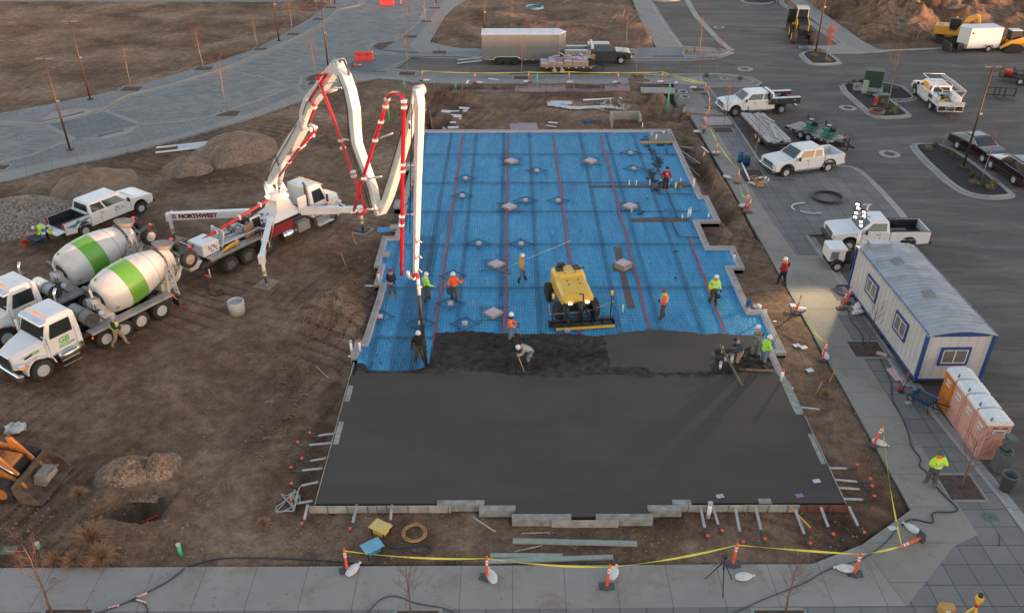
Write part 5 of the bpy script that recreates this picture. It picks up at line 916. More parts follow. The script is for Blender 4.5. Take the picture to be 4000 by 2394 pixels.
for s in(-1,1):
    m=MB();m.box((3.6,s*1.12,1.30),(2.6,.05,.62));m.build('side_panel',MARO,t);m=MB();[m.box((3.6,s*1.15,1.06+k*.10),(2.5,.012,.02))for k in range(6)];m.build('pinstripe',M('red_stripe',(.4,.03,.03),.5),t)
    m=MB();m.box((5.55,s*1.12,.88),(.95,.45,.62));m.build('toolbox',ALU,t,.01);m=MB();m.cyl((3.9,s*1.05,.72),(5.0,s*1.05,.72),.32,20);[m.cyl((x,s*1.05,.72),(x+.04,s*1.05,.72),.335,20,1)for x in(4.1,4.75)];m.build('fuel_tank',[CHROME,STEEL],t)
    m=MB();m.box((.9,s*.98,1.42),(4.4,.46,.05));[m.box((-1.2+i*.16,s*.98,1.45),(.02,.44,.012),1)for i in range(27)];m.box((.9,s*1.22,1.36),(4.4,.04,.12));m.build('walkway',[ALU,STEEL],t);m=MB();m.box((3.0,s*1.2,1.35),(.06,.05,.08));m.build('side_lamp',AMBER,t)
m=MB();m.tube([(-1.1,-1.2,1.45),(-1.1,-1.2,2.0),(2.4,-1.2,2.0),(2.4,-1.2,1.45)],.022,6);m.tube([(.6,-1.2,1.45),(.6,-1.2,2.0)],.02,6);m.build('handrail',TRUCKW,t)
m=MB();m.box((-.75,.05,1.75),(1.15,1.35,.75));m.build('water_box',TRUCKW,t,.04);m=MB();[m.box((-.9+i*.12,-.637,1.62+j*.14),(.08,.01,.09))for i in range(5)for j in range(3)if(i+j)%3];m.build('decal',M('decal_brown',(.14,.05,.03),.6),t)
m=MB();m.cyl((.0,.25,1.55),(3.2,.25,1.35),.14,14);m.cyl((.0,-.2,1.55),(3.2,-.2,1.35),.14,14);m.cyl((.2,.6,1.7),(2.0,.6,1.7),.09,10);m.box((1.9,.3,1.75),(.5,.8,.3));m.box((.9,.5,1.9),(.5,.4,.25));m.bar((.0,-.55,1.4),(.3,-.55,2.4),.10);m.bar((.2,.55,1.4),(.3,.45,2.5),.12);m.bar((.3,-.55,2.4),(.3,.5,2.4),.08);m.build('pump_cylinder',GREYW,t)
m=MB();m.box((2.75,-.35,1.98),(.75,.09,.75));m.box((2.75,-.402,1.98),(.6,.01,.6),1);m.build('oil_cooler',[TRUCKW,BLACK],t);MB().box((2.0,-.62,1.82),(.75,.05,.8),rz=.1).build('wooden_pad',M('ply',(.30,.19,.11),.8,var=.15,scale=2),t)
m=MB()
for k in range(22):
    a=Vector((random.uniform(.3,3.8),random.uniform(-.4,.8),1.75));b=a+Vector((random.uniform(.3,.9),random.uniform(-.3,.3),0));m.tube([a,(a+b)/2+Vector((0,0,random.uniform(.15,.4))),b,b+Vector((.1,0,-.3))],.025,5)
m.build('hydraulic_hose',BLACK,t);m=MB();[m.tube([(-.35+.05*k,-1.0-.05*k,1.5+.05*k),(.3,-.92-.04*k,1.52+.07*k),(.95,-.9,1.52+.06*k)],.07,8)for k in range(3)];m.build('yellow_hose',YEL,t)
m=MB();m.tube([(-1.35,.2,1.95),(4.2,.1,2.75),(4.5,.1,2.9)],.085,12);m.build('delivery_pipe',RED,t);m=MB();[m.box((x,.17-.01*x,1.98+(x+1.2)*.145),(.10,.26,.26))for x in(.3,2.0,3.6)];m.build('pipe_clamp',TRUCKW,t)
m=MB();m.box((-1.75,0,1.9),(.05,1.2,.9),ry=-.3);m.build('splash_guard',ALU,t);m=MB();m.loft([[(-2.4,-.7,1.35),(-1.5,-.7,1.35),(-1.5,.7,1.35),(-2.4,.7,1.35)],[(-2.2,-.4,.8),(-1.7,-.4,.8),(-1.7,.4,.8),(-2.2,.4,.8)]]);m.build('hopper',TRUCKW,t,.02);m=MB();m.tube([(-1.5,-1.1,.9),(-1.5,-1.1,.35)],.05,6);[m.cyl((-1.55,y,.45),(-1.6,y,.45),.05,8,1)for y in(-1.0,-.85)];m.build('rear_light_bar',[GREYW,REDL],t)
def outrigger(a,b,foot,sp=.62,txt=None):
    m=MB();a=Vector(a);b=Vector(b);m.bar(a,a.lerp(b,sp),.34,.46);m.bar(a.lerp(b,sp-.05),b,.27,.36);mid=a.lerp(b,sp);m.bar(mid-(b-a).normalized()*.06,mid+(b-a).normalized()*.06,.42,.55);m.box((b.x,b.y,b.z-.05),(.36,.36,.5),rz=math.atan2(b.y-a.y,b.x-a.x));m.cyl((b.x,b.y,b.z-.2),(b.x,b.y,.62),.11,12);o_=m.build('outrigger',TRUCKW,t,.01)
    m=MB();m.cyl((b.x,b.y,.75),(b.x,b.y,.1),.06,10);m.cyl((b.x,b.y,.02),(b.x,b.y,.09),.25,16);m.build('jack',STEEL,o_);m=MB();m.cyl((b.x,b.y,.80),(b.x,b.y,.98),.125,12);m.build('hazard_band',M('hazard_yellow',(.5,.35,.03),.5),o_)
    p=L2W((b.x,b.y,0));q=thing('outrigger_pad',txt,'pad',(p.x,p.y,-.13),rz+.2);MB().box((0,0,.05),(1.15,1.0,.12)).build('timber_mat',M('pad_ply',(.30,.22,.16),.8,var=.2,scale=3),q);MB().box((.05,.05,.14),(.75,.75,.06)).build('rubber_pad',BLACK if 'black' in txt else M('pad_ply'),q)
    return o_
F=[W2L(at(1418,905,-.1)),W2L(at(1041,1112,-.1)),W2L(at(685,945,-.1))]
outrigger((5.75,-1.0,1.75),(F[0].x,F[0].y,1.6),F[0],txt='black topped timber pad under the front outrigger foot')
o_=outrigger((3.35,-1.05,2.05),(F[1].x,F[1].y,1.75),F[1],txt='square timber pad under the near rear outrigger foot')
o_2=outrigger((3.6,1.2,1.85),(F[2].x,F[2].y,1.8),F[2],sp=.97,txt='timber pad under the far rear outrigger behind the mixers')
a=Vector((3.6,1.2,0));b=Vector((F[2].x,F[2].y,0));ang=math.atan2(a.y-b.y,a.x-b.x);c=b.lerp(a,.36);nn=Vector((math.sin(ang),-math.cos(ang),0));pos=c+nn*.185;tx=text_mesh('lettering','NORTHWEST',.38,MARO,t,(pos.x,pos.y,1.83),(R(90),0,ang),.006,.022)
m=MB();[m.box((-.1+.09*i,0,-.12+.11*j),(.06,.01,.08))for i in range(3)for j in range(3)];g=m.build('decal',M('decal_brown'),t);p2=b.lerp(a,.07)+nn*.187;g.location=(p2.x,p2.y,1.85);g.rotation_euler=(0,0,ang)
a=Vector((3.35,-1.05,0));b=Vector((F[1].x,F[1].y,0));ang=math.atan2(a.y-b.y,a.x-b.x);c=b.lerp(a,.5);nn=Vector((math.sin(ang),-math.cos(ang),0));pos=c+nn*.178
m=MB();m.box((0,0,0),(2.6,.01,.3));g=m.build('side_panel',MARO,t);g.location=(c.x+nn.x*.176,c.y+nn.y*.176,1.9);g.rotation_euler=(0,-.08,ang);text_mesh('lettering','NORTHWEST',.3,BLET,t,(c.x+nn.x*.19,c.y+nn.y*.19,1.9),(R(90),-.08,ang),.006,.01)
TB=L2W((4.9,0,0));HS=at(1665,1425,.3);PA,PB=(TB.x,TB.y),(HS.x,HS.y);pd=Vector((PB[0]-PA[0],PB[1]-PA[1],0)).normalized();pn=Vector((-pd.y,pd.x,0))
if pn.y>0:pn=pn*1
def bp(x,y,sh=0.):return on_plane(1000+x/2.12,200+y/2.12,PA,PB)+pn*sh
def arm(name,pts,deps,thick,sh=0.,mat=TRUCKW,bev=.02):
    P_=[W2L(bp(x,y)+pn*sh)for x,y in pts];lpn=MWI.to_3x3()@pn;rings=[];k=len(P_)
    for i,p in enumerate(P_):
        d=(P_[min(i+1,k-1)]-P_[max(i-1,0)]).normalized();n=lpn.cross(d).normalized();dd=np.interp(i,range(len(deps)),deps)/2 if len(deps)==k else np.interp(i/(k-1),np.linspace(0,1,len(deps)),deps)/2;th=thick/2 if not isinstance(thick,tuple)else(thick[0]+(thick[1]-thick[0])*i/(k-1))/2
        rings.append([p-n*dd-lpn*th,p+n*dd-lpn*th,p+n*dd+lpn*th,p-n*dd+lpn*th])
    return MB().loft(rings).build(name,mat,t,bev)
lpn=MWI.to_3x3()@pn
A1=arm('boom_section',[(140,1075),(190,950),(300,760),(360,670),(408,590)],[.5,.70,.68,.6,.5],(.54,.46))
A2=arm('boom_section',[(398,640),(408,520),(440,430),(505,350),(590,225),(650,145),(700,118)],[.5,.64,.68,.62,.56,.5,.42],(.42,.40),.02)
A3=arm('boom_section',[(690,118),(765,225),(800,320),(835,470),(845,640),(858,760),(895,865),(945,1000),(990,1130),(1025,1300)],[.45,.54,.52,.48,.46,.45,.44,.40,.36,.30],(.46,.34),-.12)
A4=arm('boom_section',[(1025,1335),(1060,1250),(1095,1160),(1150,980),(1215,760),(1265,600),(1310,440),(1345,315)],[.32,.44,.43,.40,.38,.35,.32,.28],(.38,.32),.1)
A5=arm('boom_section',[(1385,300),(1402,420),(1395,700),(1385,1000),(1372,1484),(1362,1830)],[.30,.34,.32,.28,.24,.18],(.34,.2),-.25)
for pts_,sh_ in(([(120,1060),(185,930),(290,760),(380,600)],-.30),([(420,520),(450,430),(520,350),(600,230)],-.24),([(735,190),(785,320),(812,470),(822,640),(830,760),(868,870),(920,1010),(1000,1290)],-.36),([(1050,1230),(1130,980),(1195,760),(1290,440)],-.12),([(1372,420),(1368,700),(1358,1000),(1348,1484)],-.45)):
    m=MB();m.tube([W2L(bp(x,y,sh_))for x,y in pts_],.022,5);m.build('hydraulic_line',BLACK,t)
j0=W2L(bp(135,1085));m=MB()
for s in(-1,1):q=lpn*.36*s;m.loft([[Vector((4.55,0,2.95))+q-lpn*.03,Vector((5.3,0,2.95))+q-lpn*.03,Vector((5.3,0,2.95))+q+lpn*.03,Vector((4.55,0,2.95))+q+lpn*.03],[j0+q-lpn*.03+Vector((-.2,0,0)),j0+q-lpn*.03+Vector((.25,0,0)),j0+q+lpn*.03+Vector((.25,0,0)),j0+q+lpn*.03+Vector((-.2,0,0))]])
m.cyl(j0-lpn*.45,j0+lpn*.45,.14,14);m.build('turret',TRUCKW,t)
def joint_(x,y,r=.24,sh=0.,th=.5):c=W2L(bp(x,y,sh));MB().cyl(c-lpn*th/2,c+lpn*th/2,r,16).build('knuckle',GREYW,t)
joint_(402,610,.30);joint_(700,118,.30,-.05);joint_(1022,1325,.2,0,.42);joint_(1368,318,.19,-.08,.40)
def ram(a,b,c,r=.10,sh=0.):
    a,b,c=[W2L(bp(*q,sh))for q in(a,b,c)];m=MB();m.cyl(a,b,r,12);m.build('hydraulic_ram',TRUCKW,t);m=MB();m.cyl(b,c,r*.55,10);m.build('ram_rod',CHROME,t)
ram((250,900),(205,1100),(205,1165),.15,-.1);ram((300,860),(410,770),(490,700),.10,-.05);ram((450,590),(490,700),(495,715),.09,-.1);ram((570,350),(680,310),(730,300),.09,-.1);ram((1330,330),(1290,560),(1290,640),.07,-.1)
def pipe(pts,sh=-.42,r=.075,mat=RED,name='delivery_pipe',n=10):
    P_=[W2L(bp(x,y,sh))for x,y in pts];return MB().tube(P_,r,n).build(name,mat,t)
RED2=M('pipe_red',(.52,.012,.02),.3,coat=.4,var=.1,scale=3)
pipe([(250,1025),(330,910),(430,780),(555,640)],mat=RED2);pipe([(560,620),(520,600),(495,605)],r=.10,mat=TRUCKW,name='pipe_elbow');pipe([(495,605),(545,480),(552,440),(505,395)],mat=RED2);pipe([(505,395),(580,290),(640,200),(650,185),(625,178),(595,190),(585,225),(595,260)],mat=RED2)
pipe([(595,250),(680,470),(770,720),(860,980),(940,1200),(972,1290)],mat=RED2,r=.08);pipe([(905,1318),(950,1330),(985,1300)],mat=RED2,sh=-.5);pipe([(905,1318),(950,1150),(1000,1000),(1100,700),(1150,560),(1200,385)],sh=-.65,mat=RED2,r=.08);pipe([(1200,385),(1215,350),(1250,328),(1290,325),(1325,345),(1347,390)],sh=-.65,mat=RED2,r=.09)
pipe([(1347,390),(1345,470),(1325,1000),(1318,1484),(1309,1820)],sh=-.65,mat=RED2,r=.085)
for x,y,sh in((330,905),(430,775),(500,392),(548,455),(590,240),(770,725),(785,788),(870,985),(875,1018),(1100,712),(1150,560),(1000,1025),(910,1300),(1205,375),(1190,435),(1347,440),(1330,910),(1328,965),(1318,1335),(1315,1405),(1347,390))and[(a_[0],a_[1],-.42 if a_[0]<900 else-.65)for a_ in((330,905),(430,775),(500,392),(548,455),(590,240),(770,725),(785,788),(870,985),(875,1018),(1100,712),(1150,560),(1000,1025),(910,1300),(1205,375),(1190,435),(1347,440),(1330,910),(1328,965),(1318,1335),(1315,1405),(1347,390))]:
    c=W2L(bp(x,y,sh));MB().box(tuple(c),(.24,.24,.12),rz=.5).build('pipe_clamp',TRUCKW,t,.02)
for a_,b_ in(((1100,705),(1200,665)),((1000,1040),(1105,1020)),((930,1290),(1030,1290)),((600,270),(735,240)),((765,720),(830,720)),((1325,935),(1380,930)),((1318,1335),(1370,1330))):pipe([a_,b_],sh=-.4,r=.035,mat=TRUCKW,name='pipe_bracket',n=8)
pipe([(735,185),(710,130),(715,70),(745,75),(780,150),(785,200)],sh=-.1,r=.05,mat=STEEL,name='hydraulic_hose',n=8)
def wp(px,py,sh=0.):return on_plane(px,py,PA,PB)+pn*sh
q=[W2L(wp(*p_,-.3))for p_ in((1617,1055),(1616,1068),(1624,1076),(1640,1078))];MB().tube(q,.09,10).build('pipe_elbow',TRUCKW,t);q=[W2L(wp(*p_,-.3))for p_ in((1638,1078),(1637,1068),(1645,1064),(1653,1068),(1655,1080))];MB().tube(q,.085,10).build('delivery_pipe',RED2,t)
q=[W2L(wp(*p_,-.3))for p_ in((1655,1078),(1660,1145))];MB().tube(q,.085,10).build('reducer_pipe',DRUMW,t)
g_=W2L(HS);q=[W2L(wp(1660,1143,-.3)),W2L(wp(1664,1200,-.28)),W2L(wp(1667,1300,-.2)),W2L(wp(1668,1380,-.1)),Vector((g_.x,g_.y,.28-o.z))];MB().tube(q,.085,10).build('end_hose',M('black_rubber_hose',(.03,.028,.026),.6,var=.3,scale=5,dirt=.3),t)
for py in(905,965,1060-40,1190-110):q=[W2L(wp(1650,py+40,-.3)),W2L(wp(1660,py+25,-.3)),W2L(wp(1670,py+35,-.3))];MB().tube(q,.03,6).build('hose_hook',TRUCKW,t)
c=W2L(bp(170,1000));text_mesh('lettering','NW',.42,BLET,t,tuple(W2L(bp(215,885,-.30))),(0,0,0),.004,.01);tx=bpy.context.scene.collection.objects[-1]
dx=(W2L(bp(300,760))-W2L(bp(190,950))).normalized();up_=dx;xx=-lpn.cross(up_).normalized();
for nm,body,sz,pos in(('lettering','NW',.42,(205,885)),('lettering','ALLIANCE',.14,(330,690))):
    pass
tx.matrix_basis=Matrix.Translation(W2L(bp(208,890,-.305)))@Matrix(((xx.x,up_.x,-lpn.x,0),(xx.y,up_.y,-lpn.y,0),(xx.z,up_.z,-lpn.z,0),(0,0,0,1)))
# ---- people
SKIN=M('skin',(.48,.27,.19),.6)
def cl(name,rgb,**k):return M(name,rgb,.85,var=k.pop('var',.15),scale=k.pop('scale',7),bump=.01,bscale=25,**k)
HIY=cl('hi_vis_yellow',(.55,.85,.03));HIO=cl('hi_vis_orange',(.85,.14,.02));LIME=cl('lime_fleece',(.36,.72,.08));ORH=cl('orange_fleece',(.85,.12,.03));OR2=cl('faded_orange_fleece',(.72,.16,.06));MUST=cl('mustard_fleece',(.55,.30,.06));REDH=cl('red_fleece',(.38,.012,.025));NAVY=cl('navy_cloth',(.018,.025,.045));NAV2=cl('navy_hoodie',(.03,.045,.09));BLK=cl('black_cloth',(.015,.015,.017));GRYT=cl('grey_trousers',(.08,.08,.09));OLIV=cl('olive_trousers',(.07,.06,.035));JEAN=cl('blue_jeans',(.10,.15,.21),rgb2=(.17,.23,.28));TAN=cl('tan_trousers',(.30,.21,.13));BRWN=cl('brown_trousers',(.09,.065,.05));CAMO=M('camouflage',(.07,.065,.05),.9,rgb2=(.33,.33,.29),scale=9,detail=2);CAML=M('pale_camouflage',(.14,.14,.13),.9,rgb2=(.5,.5,.48),scale=9,detail=2);BOOT=M('rubber_boot',(.035,.03,.025),.6,dirt=.3,var=.2,scale=6);TBOOT=M('tan_boot',(.22,.13,.07),.8);GLOV=M('tan_glove',(.45,.28,.13),.8);DGLV=M('dark_glove',(.03,.03,.035),.8);LGLV=M('lime_glove',(.5,.8,.05),.8)
WH=M('white_hard_hat',(.72,.72,.70),.35);MH=M('maroon_hard_hat',(.14,.02,.02),.4);BH=M('brown_hard_hat',(.13,.06,.035),.5);KH=M('black_hard_hat',(.02,.02,.025),.4);GHH=M('green_hard_hat',(.03,.09,.06),.4)
JN=dict(pel=(0,0,.97),spi=(.01,0,1.16),che=(.0,0,1.36),nec=(.02,0,1.50),hed=(.04,0,1.60),top=(.05,0,1.70),shL=(0,.17,1.43),elL=(-.02,.27,1.17),wrL=(.10,.28,.95),shR=(0,-.17,1.43),elR=(-.02,-.27,1.17),wrR=(.10,-.28,.95),hiL=(0,.09,.93),knL=(.03,.11,.52),anL=(-.02,.12,.10),toL=(.13,.14,.05),hiR=(0,-.09,.93),knR=(.03,-.11,.52),anR=(-.02,-.12,.10),toR=(.13,-.14,.05))
BON=[('pel','spi','J'),('spi','che','J'),('che','nec','J'),('nec','hed','S'),('hed','top','S'),('che','shL','J'),('shL','elL','J'),('elL','wrL','J'),('che','shR','J'),('shR','elR','J'),('elR','wrR','J'),('pel','hiL','T'),('hiL','knL','T'),('knL','anL','T'),('anL','toL','B'),('pel','hiR','T'),('hiR','knR','T'),('knR','anR','T'),('anR','toR','B')]
RAD=dict(pel=(.15,.12),spi=(.15,.12),che=(.17,.13),nec=(.065,.065),hed=(.088,.10),top=(.075,.085),shL=(.085,.085),elL=(.06,.06),wrL=(.045,.045),hiL=(.10,.10),knL=(.075,.075),anL=(.06,.06),toL=(.045,.045))
def person(label,pt,face,jac,tro,boots=BOOT,hat=WH,glove=None,J=None,stripes=None,hood=None,tall=False,scale=1.,bk=1.3,vest=None,brim=True):
    P_={k:Vector(v)for k,v in JN.items()};P_.update({k:Vector(v)for k,v in(J or{}).items()});names=list(P_)
    me=bpy.data.meshes.new('person');me.from_pydata([P_[k]for k in names],[(names.index(a),names.index(b))for a,b,_ in BON],[]);o=bpy.data.objects.new('person',me);S.collection.objects.link(o)
    md=o.modifiers.new('skin','SKIN');md.use_smooth_shade=True;sk=me.skin_vertices[0].data
    for i,k in enumerate(names):
        r=RAD.get(k)or RAD[k[:2]+'L'];q=bk if k not in('hed','top','nec')else 1;sk[i].radius=(r[0]*q,r[1]*q);sk[i].use_root=k=='pel'
    o.modifiers.new('sub','SUBSURF').levels=1;o.modifiers['sub'].render_levels=1
    bpy.context.view_layer.update();ev=bpy.data.meshes.new_from_object(o.evaluated_get(bpy.context.evaluated_depsgraph_get()));bpy.data.objects.remove(o);bpy.data.meshes.remove(me)
    mats=[jac,tro,boots,SKIN,glove or SKIN,BLK,hood or jac];mb=MB();mb.v=[tuple(v.co)for v in ev.vertices]
    segs=[(P_[a],P_[b],c,a)for a,b,c in BON]
    for p in ev.polygons:
        c=Vector(p.center);best=None
        for a,b,kd,nm in segs:
            d=b-a;t_=max(0,min(1,(c-a).dot(d)/d.dot(d)));dist=(c-(a+d*t_)).length
            if best is None or dist<best[0]:best=(dist,kd,t_,nm)
        _,kd,t_,nm=best;m={'J':0,'T':1,'B':2,'S':3}[kd]
        if kd=='T' and nm[:2]=='kn' and t_>(.35 if tall else.8):m=2
        if kd=='J' and nm[:2]=='el' and t_>.9:m=4
        if kd=='S' and hood and nm=='nec':m=6
        mb.f.append(list(p.vertices));mb.m.append(m);mb.s.append(True)
    bpy.data.meshes.remove(ev)
    for sd,s in(('L',1),('R',-1)):
        w=P_['wr'+sd];d=(w-P_['el'+sd]).normalized();side=d.cross(Vector((0,0,1))if abs(d.z)<.8 else Vector((1,0,0))).normalized();pn_=side.cross(d).normalized();pc=w+d*.055
        mb.loft([[w+side*.03+pn_*.016,w-side*.03+pn_*.016,w-side*.03-pn_*.016,w+side*.03-pn_*.016],[w+d*.10+side*.045+pn_*.013,w+d*.10-side*.045+pn_*.013,w+d*.10-side*.045-pn_*.013,w+d*.10+side*.045-pn_*.013]],4,True)
        for k,(off,ln)in enumerate(((.034,.070),(.012,.082),(-.012,.076),(-.034,.060))):b=w+d*.095+side*off;mb.tube([b,b+d*ln*.45-pn_*ln*.1,b+d*ln*.7-pn_*ln*.45,b+d*ln*.6-pn_*ln*.8],[.011,.010,.009,.007],5,4)
        b=w+d*.03+side*.035;mb.tube([b,b+side*.03+d*.02,b+side*.04+d*.05-pn_*.015],[.013,.011,.009],5,4)
    hd=P_['hed'];tp=P_['top'];u=(tp-hd).normalized();fw=Vector((1,0,0));fw=(fw-u*fw.dot(u)).normalized();sw=u.cross(fw);hc=hd+u*.03
    mb.loft([[hc+fw*.085+sw*.012+u*.02,hc+fw*.085-sw*.012+u*.02,hc+fw*.085-sw*.005+u*.03,hc+fw*.085+sw*.005+u*.03],[hc+fw*.118+sw*.012-u*.015,hc+fw*.118-sw*.012-u*.015,hc+fw*.112-sw*.005,hc+fw*.112+sw*.005]],3)
    for s in(-1,1):mb.blob(hc+fw*.088+sw*.032*s+u*.025,.012,5,6,4);mb.blob(hc+sw*.092*s,.022,3,6,4,sz=(.6,.4,1.2))
    mb.box(hc+fw*.092-u*.045,(.012,.05,.008),5)
    b=mb.build('person',mats);b['label']=label;b['category']='person';z=0
    b.location=pt;b.rotation_euler=(0,0,R(face));b.scale=(scale,)*3
    if hat:
        m=MB();m.lathe([(.135 if brim else.118,0),(.13 if brim else.12,.015),(.118,.03),(.112,.075),(.085,.125),(.04,.148),(.001,.152)],n=18)
        if not brim:m.box((.13,0,.012),(.08,.14,.01))
        h=m.build('hard_hat' if hat not in(BLK,)else 'cap',hat,b);h.location=hc+u*.055+fw*.01;h.rotation_mode='QUATERNION';h.rotation_quaternion=u.to_track_quat('Z','X')if abs(u.z)<.98 else Matrix.Identity(3).to_quaternion()
    if hood:
        m=MB();m.tube([hc-u*.12+fw*(.09*math.cos(a))+sw*(.10*math.sin(a))for a in[i*math.pi/6 for i in range(13)]],.035,6);m.build('hood',hood,b)
    if vest:
        a_,c_=P_['spi'],P_['che'];up=(c_-a_).normalized();f2=(fw-up*fw.dot(up)).normalized();s2=up.cross(f2);rr=[]
        for h_,w_,d_ in((-.14,.19,.155),(0,.20,.165),(.2,.215,.17),(.30,.15,.13)):rr.append([a_+up*h_+s2*(w_*math.cos(q))+f2*(d_*math.sin(q))for q in[i*math.pi/8 for i in range(16)]])
        m=MB();m.loft(rr,0,True,False);m.build('vest',vest,b)
    if stripes:
        a_,c_=P_['spi'],P_['che'];up=(c_-a_).normalized();f2=(fw-up*fw.dot(up)).normalized();s2=up.cross(f2);m=MB();e=.035 if vest else.02
        for h_,w_,d_ in((-.02,.19,.15),):
            rr=[[a_+up*(h_+q)+s2*((w_+e)*math.cos(t_))+f2*((d_+e)*math.sin(t_))for t_ in[i*math.pi/8 for i in range(16)]]for q in(0,.055)];m.loft(rr,0,True,False)
        for s in(-1,1):m.tube([a_+f2*(.16+e)+s2*.10*s,c_+f2*(.14+e)+s2*.10*s,c_+up*.09+s2*.10*s,c_-f2*(.15+e)+s2*.10*s,a_-f2*(.15+e)+s2*.10*s],.022,4)
        m.build('reflective_band',SILV,b)
    return b
def legs(st=.0,sp=.12,lean=0):
    """stride: left foot forward by st, right back"""
    return dict(knL=(st*.6+.04,.11,.52),anL=(st,sp,.10),toL=(st+.15,sp+.02,.05),knR=(-st*.35+.06,-.11,.52),anR=(-st,-sp,.12),toR=(-st+.14,-sp-.02,.05))
def bend(a,hipz=.9,back=.08):
    c,s=math.cos(a),math.sin(a)
    def f(x,y,z):dz=z-.97;return(x*c+dz*s-back,y,hipz+dz*c-x*s)
    d={k:f(*JN[k])for k in('pel','spi','che','nec','hed','top','shL','shR')};d['hiL']=(-back,.09,hipz-.04);d['hiR']=(-back,-.09,hipz-.04);return d
def arms(d,L=None,Rr=None,eL=None,eR=None):
    for s,w,e in(('L',L,eL),('R',Rr,eR)):
        if w is None:continue
        sh=Vector(d.get('sh'+s,JN['sh'+s]));w=Vector(w);v=w-sh;ln=v.length
        if ln>.54:w=sh+v*(.54/ln);v=w-sh;ln=.54
        mid=sh+v*.52;k=math.sqrt(max(0,.285**2-(ln/2)**2));dn=Vector(e or(-.4,.5*(1 if s=='L' else-1),-.8));dn=(dn-v.normalized()*dn.dot(v.normalized())).normalized();d['el'+s]=mid+dn*k;d['wr'+s]=w
    return d
def pz(px,py,z):return at(px,py,z)
person('person in navy jacket and maroon hard hat facing the camera with a remote control',pz(1535,1160,.13),-92,NAVY,GRYT,TBOOT,MH,GLOV,J=arms(legs(0,.17),(.28,.09,1.08),(.28,-.09,1.08)))
person('person in lime hoodie standing right behind the black pour hose',pz(1668,1178,.13),35,LIME,OLIV,hat=WH,J=arms(legs(.2),(.22,.32,1.05),(.25,-.4,1.08)),hood=M('white_hood',(.7,.7,.68),.8),tall=True)
person('person in bright orange hoodie seen from behind, arms spread, bucket in one hand',pz(1775,1178,.13),100,ORH,BRWN,J=arms(legs(.16,.08),(.08,.42,1.0),(.12,-.50,1.20)),hood=ORH,tall=True)
person('person in mustard jacket carrying a long bull float across the blue sheet',pz(2037,1102,.13),12,MUST,JEAN,J=arms(legs(.24),(.1,.15,1.68),(.05,-.28,.95)),glove=DGLV,hood=MUST,tall=True)
person('person in faded orange hoodie with rake at the upper edge of raked concrete',pz(1993,1340,.25),0,OR2,JEAN,J=arms(legs(.12),(.35,.1,1.12),(.3,-.2,1.12)),glove=DGLV,hood=BLK,tall=True)
person('person in black jacket guiding the end of the black pour hose',pz(1640,1412,.12),-70,BLK,OLIV,J=arms(legs(.08,.16),(.28,.28,1.1),(.02,-.36,.86)),glove=DGLV,hood=BLK,tall=True)
d=bend(R(62),.86,.2);d.update(knL=(.05,.15,.5),anL=(-.05,.2,.1),toL=(.1,.22,.05),knR=(-.15,-.12,.48),anR=(-.38,-.15,.12),toR=(-.24,-.16,.05));arms(d,(.62,.1,.72),(.5,-.05,1.05))
person('person in pale camouflage jacket bent over raking in the wet concrete',pz(2060,1425,.22),200,CAML,JEAN,J=d,glove=DGLV,tall=True)
person('person in orange high visibility jacket and brown hard hat looking down the slab',pz(2588,1246,.13),165,HIO,BRWN,BROWN_B:=BOOT,BH,DGLV,J=arms(legs(.05,.13),(.2,.1,1.1),(.2,-.12,1.1)),stripes=True,hood=LIME,bk=1.4)
person('person in yellow high visibility jacket carrying a dark case near the right wall',pz(2782,1186,.13),-75,HIY,BRWN,hat=WH,glove=DGLV,J=arms(legs(.1,.14),(.18,.28,.92),(.12,-.26,.95)),stripes=True,bk=1.4,tall=True)
person('person in red hoodie with white emblem and lime gloves at the back of the slab',pz(2597,746,.13),-85,REDH,BLK,TBOOT,BLK,LGLV,J=arms(legs(.12,.07),(.06,.36,.93),(.06,-.36,.93)),bk=1.28,brim=False)
person('person in red hoodie and white hard hat walking away along the sidewalk',pz(3052,1118,.02),115,REDH,BLK,J=arms(legs(.22,.09),(.25,.12,1.12),(.25,-.12,1.12)),hood=M('orange_scarf',(.75,.15,.03),.8),tall=True)
person('person in navy hoodie and black hard hat holding the leaning screed board',pz(2882,1432,.22),175,NAV2,TAN,hat=KH,glove=M('blue_glove',(.03,.05,.3),.7),J=arms(bend(R(22),.93,.05)|dict(knL=(.1,.12,.5),anL=(.05,.14,.1),toL=(.2,.15,.05),anR=(-.14,-.15,.1),toR=(0,-.16,.05)),(.36,.2,.95),(.42,-.12,1.15)),tall=True)
person('person in dark camouflage suit with white hard hat behind the lime hoodie worker',pz(2950,1395,.22),100,CAMO,CAMO,J=arms(bend(R(15),.93,.03)|legs(.15),(.3,.1,1.05),(.3,-.1,1.05)))
person('person in lime hoodie and jeans pushing a long pole at the slab edge',pz(2975,1432,.22),20,LIME,JEAN,J=arms(bend(R(8),.95,0)|dict(anR=(-.05,-.14,.1)),(.40,.08,1.12),(.34,-.08,1.12)),glove=M('red_glove',(.3,.08,.04),.8),hood=LIME,tall=True)
person('person in yellow high visibility jacket and green hard hat beside the tree pit',pz(3632,1898,.01),95,HIY,GRYT,TBOOT,GHH,J=arms(legs(.14,.1),(.22,.12,1.15),(.1,-.32,1.15)),stripes=True,hood=M('orange_ear_muffs',(.85,.2,.03),.6),bk=1.42)
person('person in black hoodie and two tone safety vest walking past the mixer wheels',ag(468,1352),12,BLK,TAN,TBOOT,M('grey_cap',(.4,.42,.43),.5),J=arms(legs(.36,.08),(.30,.1,1.2),(.3,-.1,1.2)),vest=HIY,stripes=True,brim=False,bk=1.3)
d=bend(R(70),.88,.1);arms(d,(.5,.12,.62),(.45,-.15,.65))
person('person in yellow high visibility jacket bent over the blue wheelbarrow by the pickup',ag(192,940),215,HIY,NAVY,hat=WH,J=d,stripes=True,glove=SKIN)
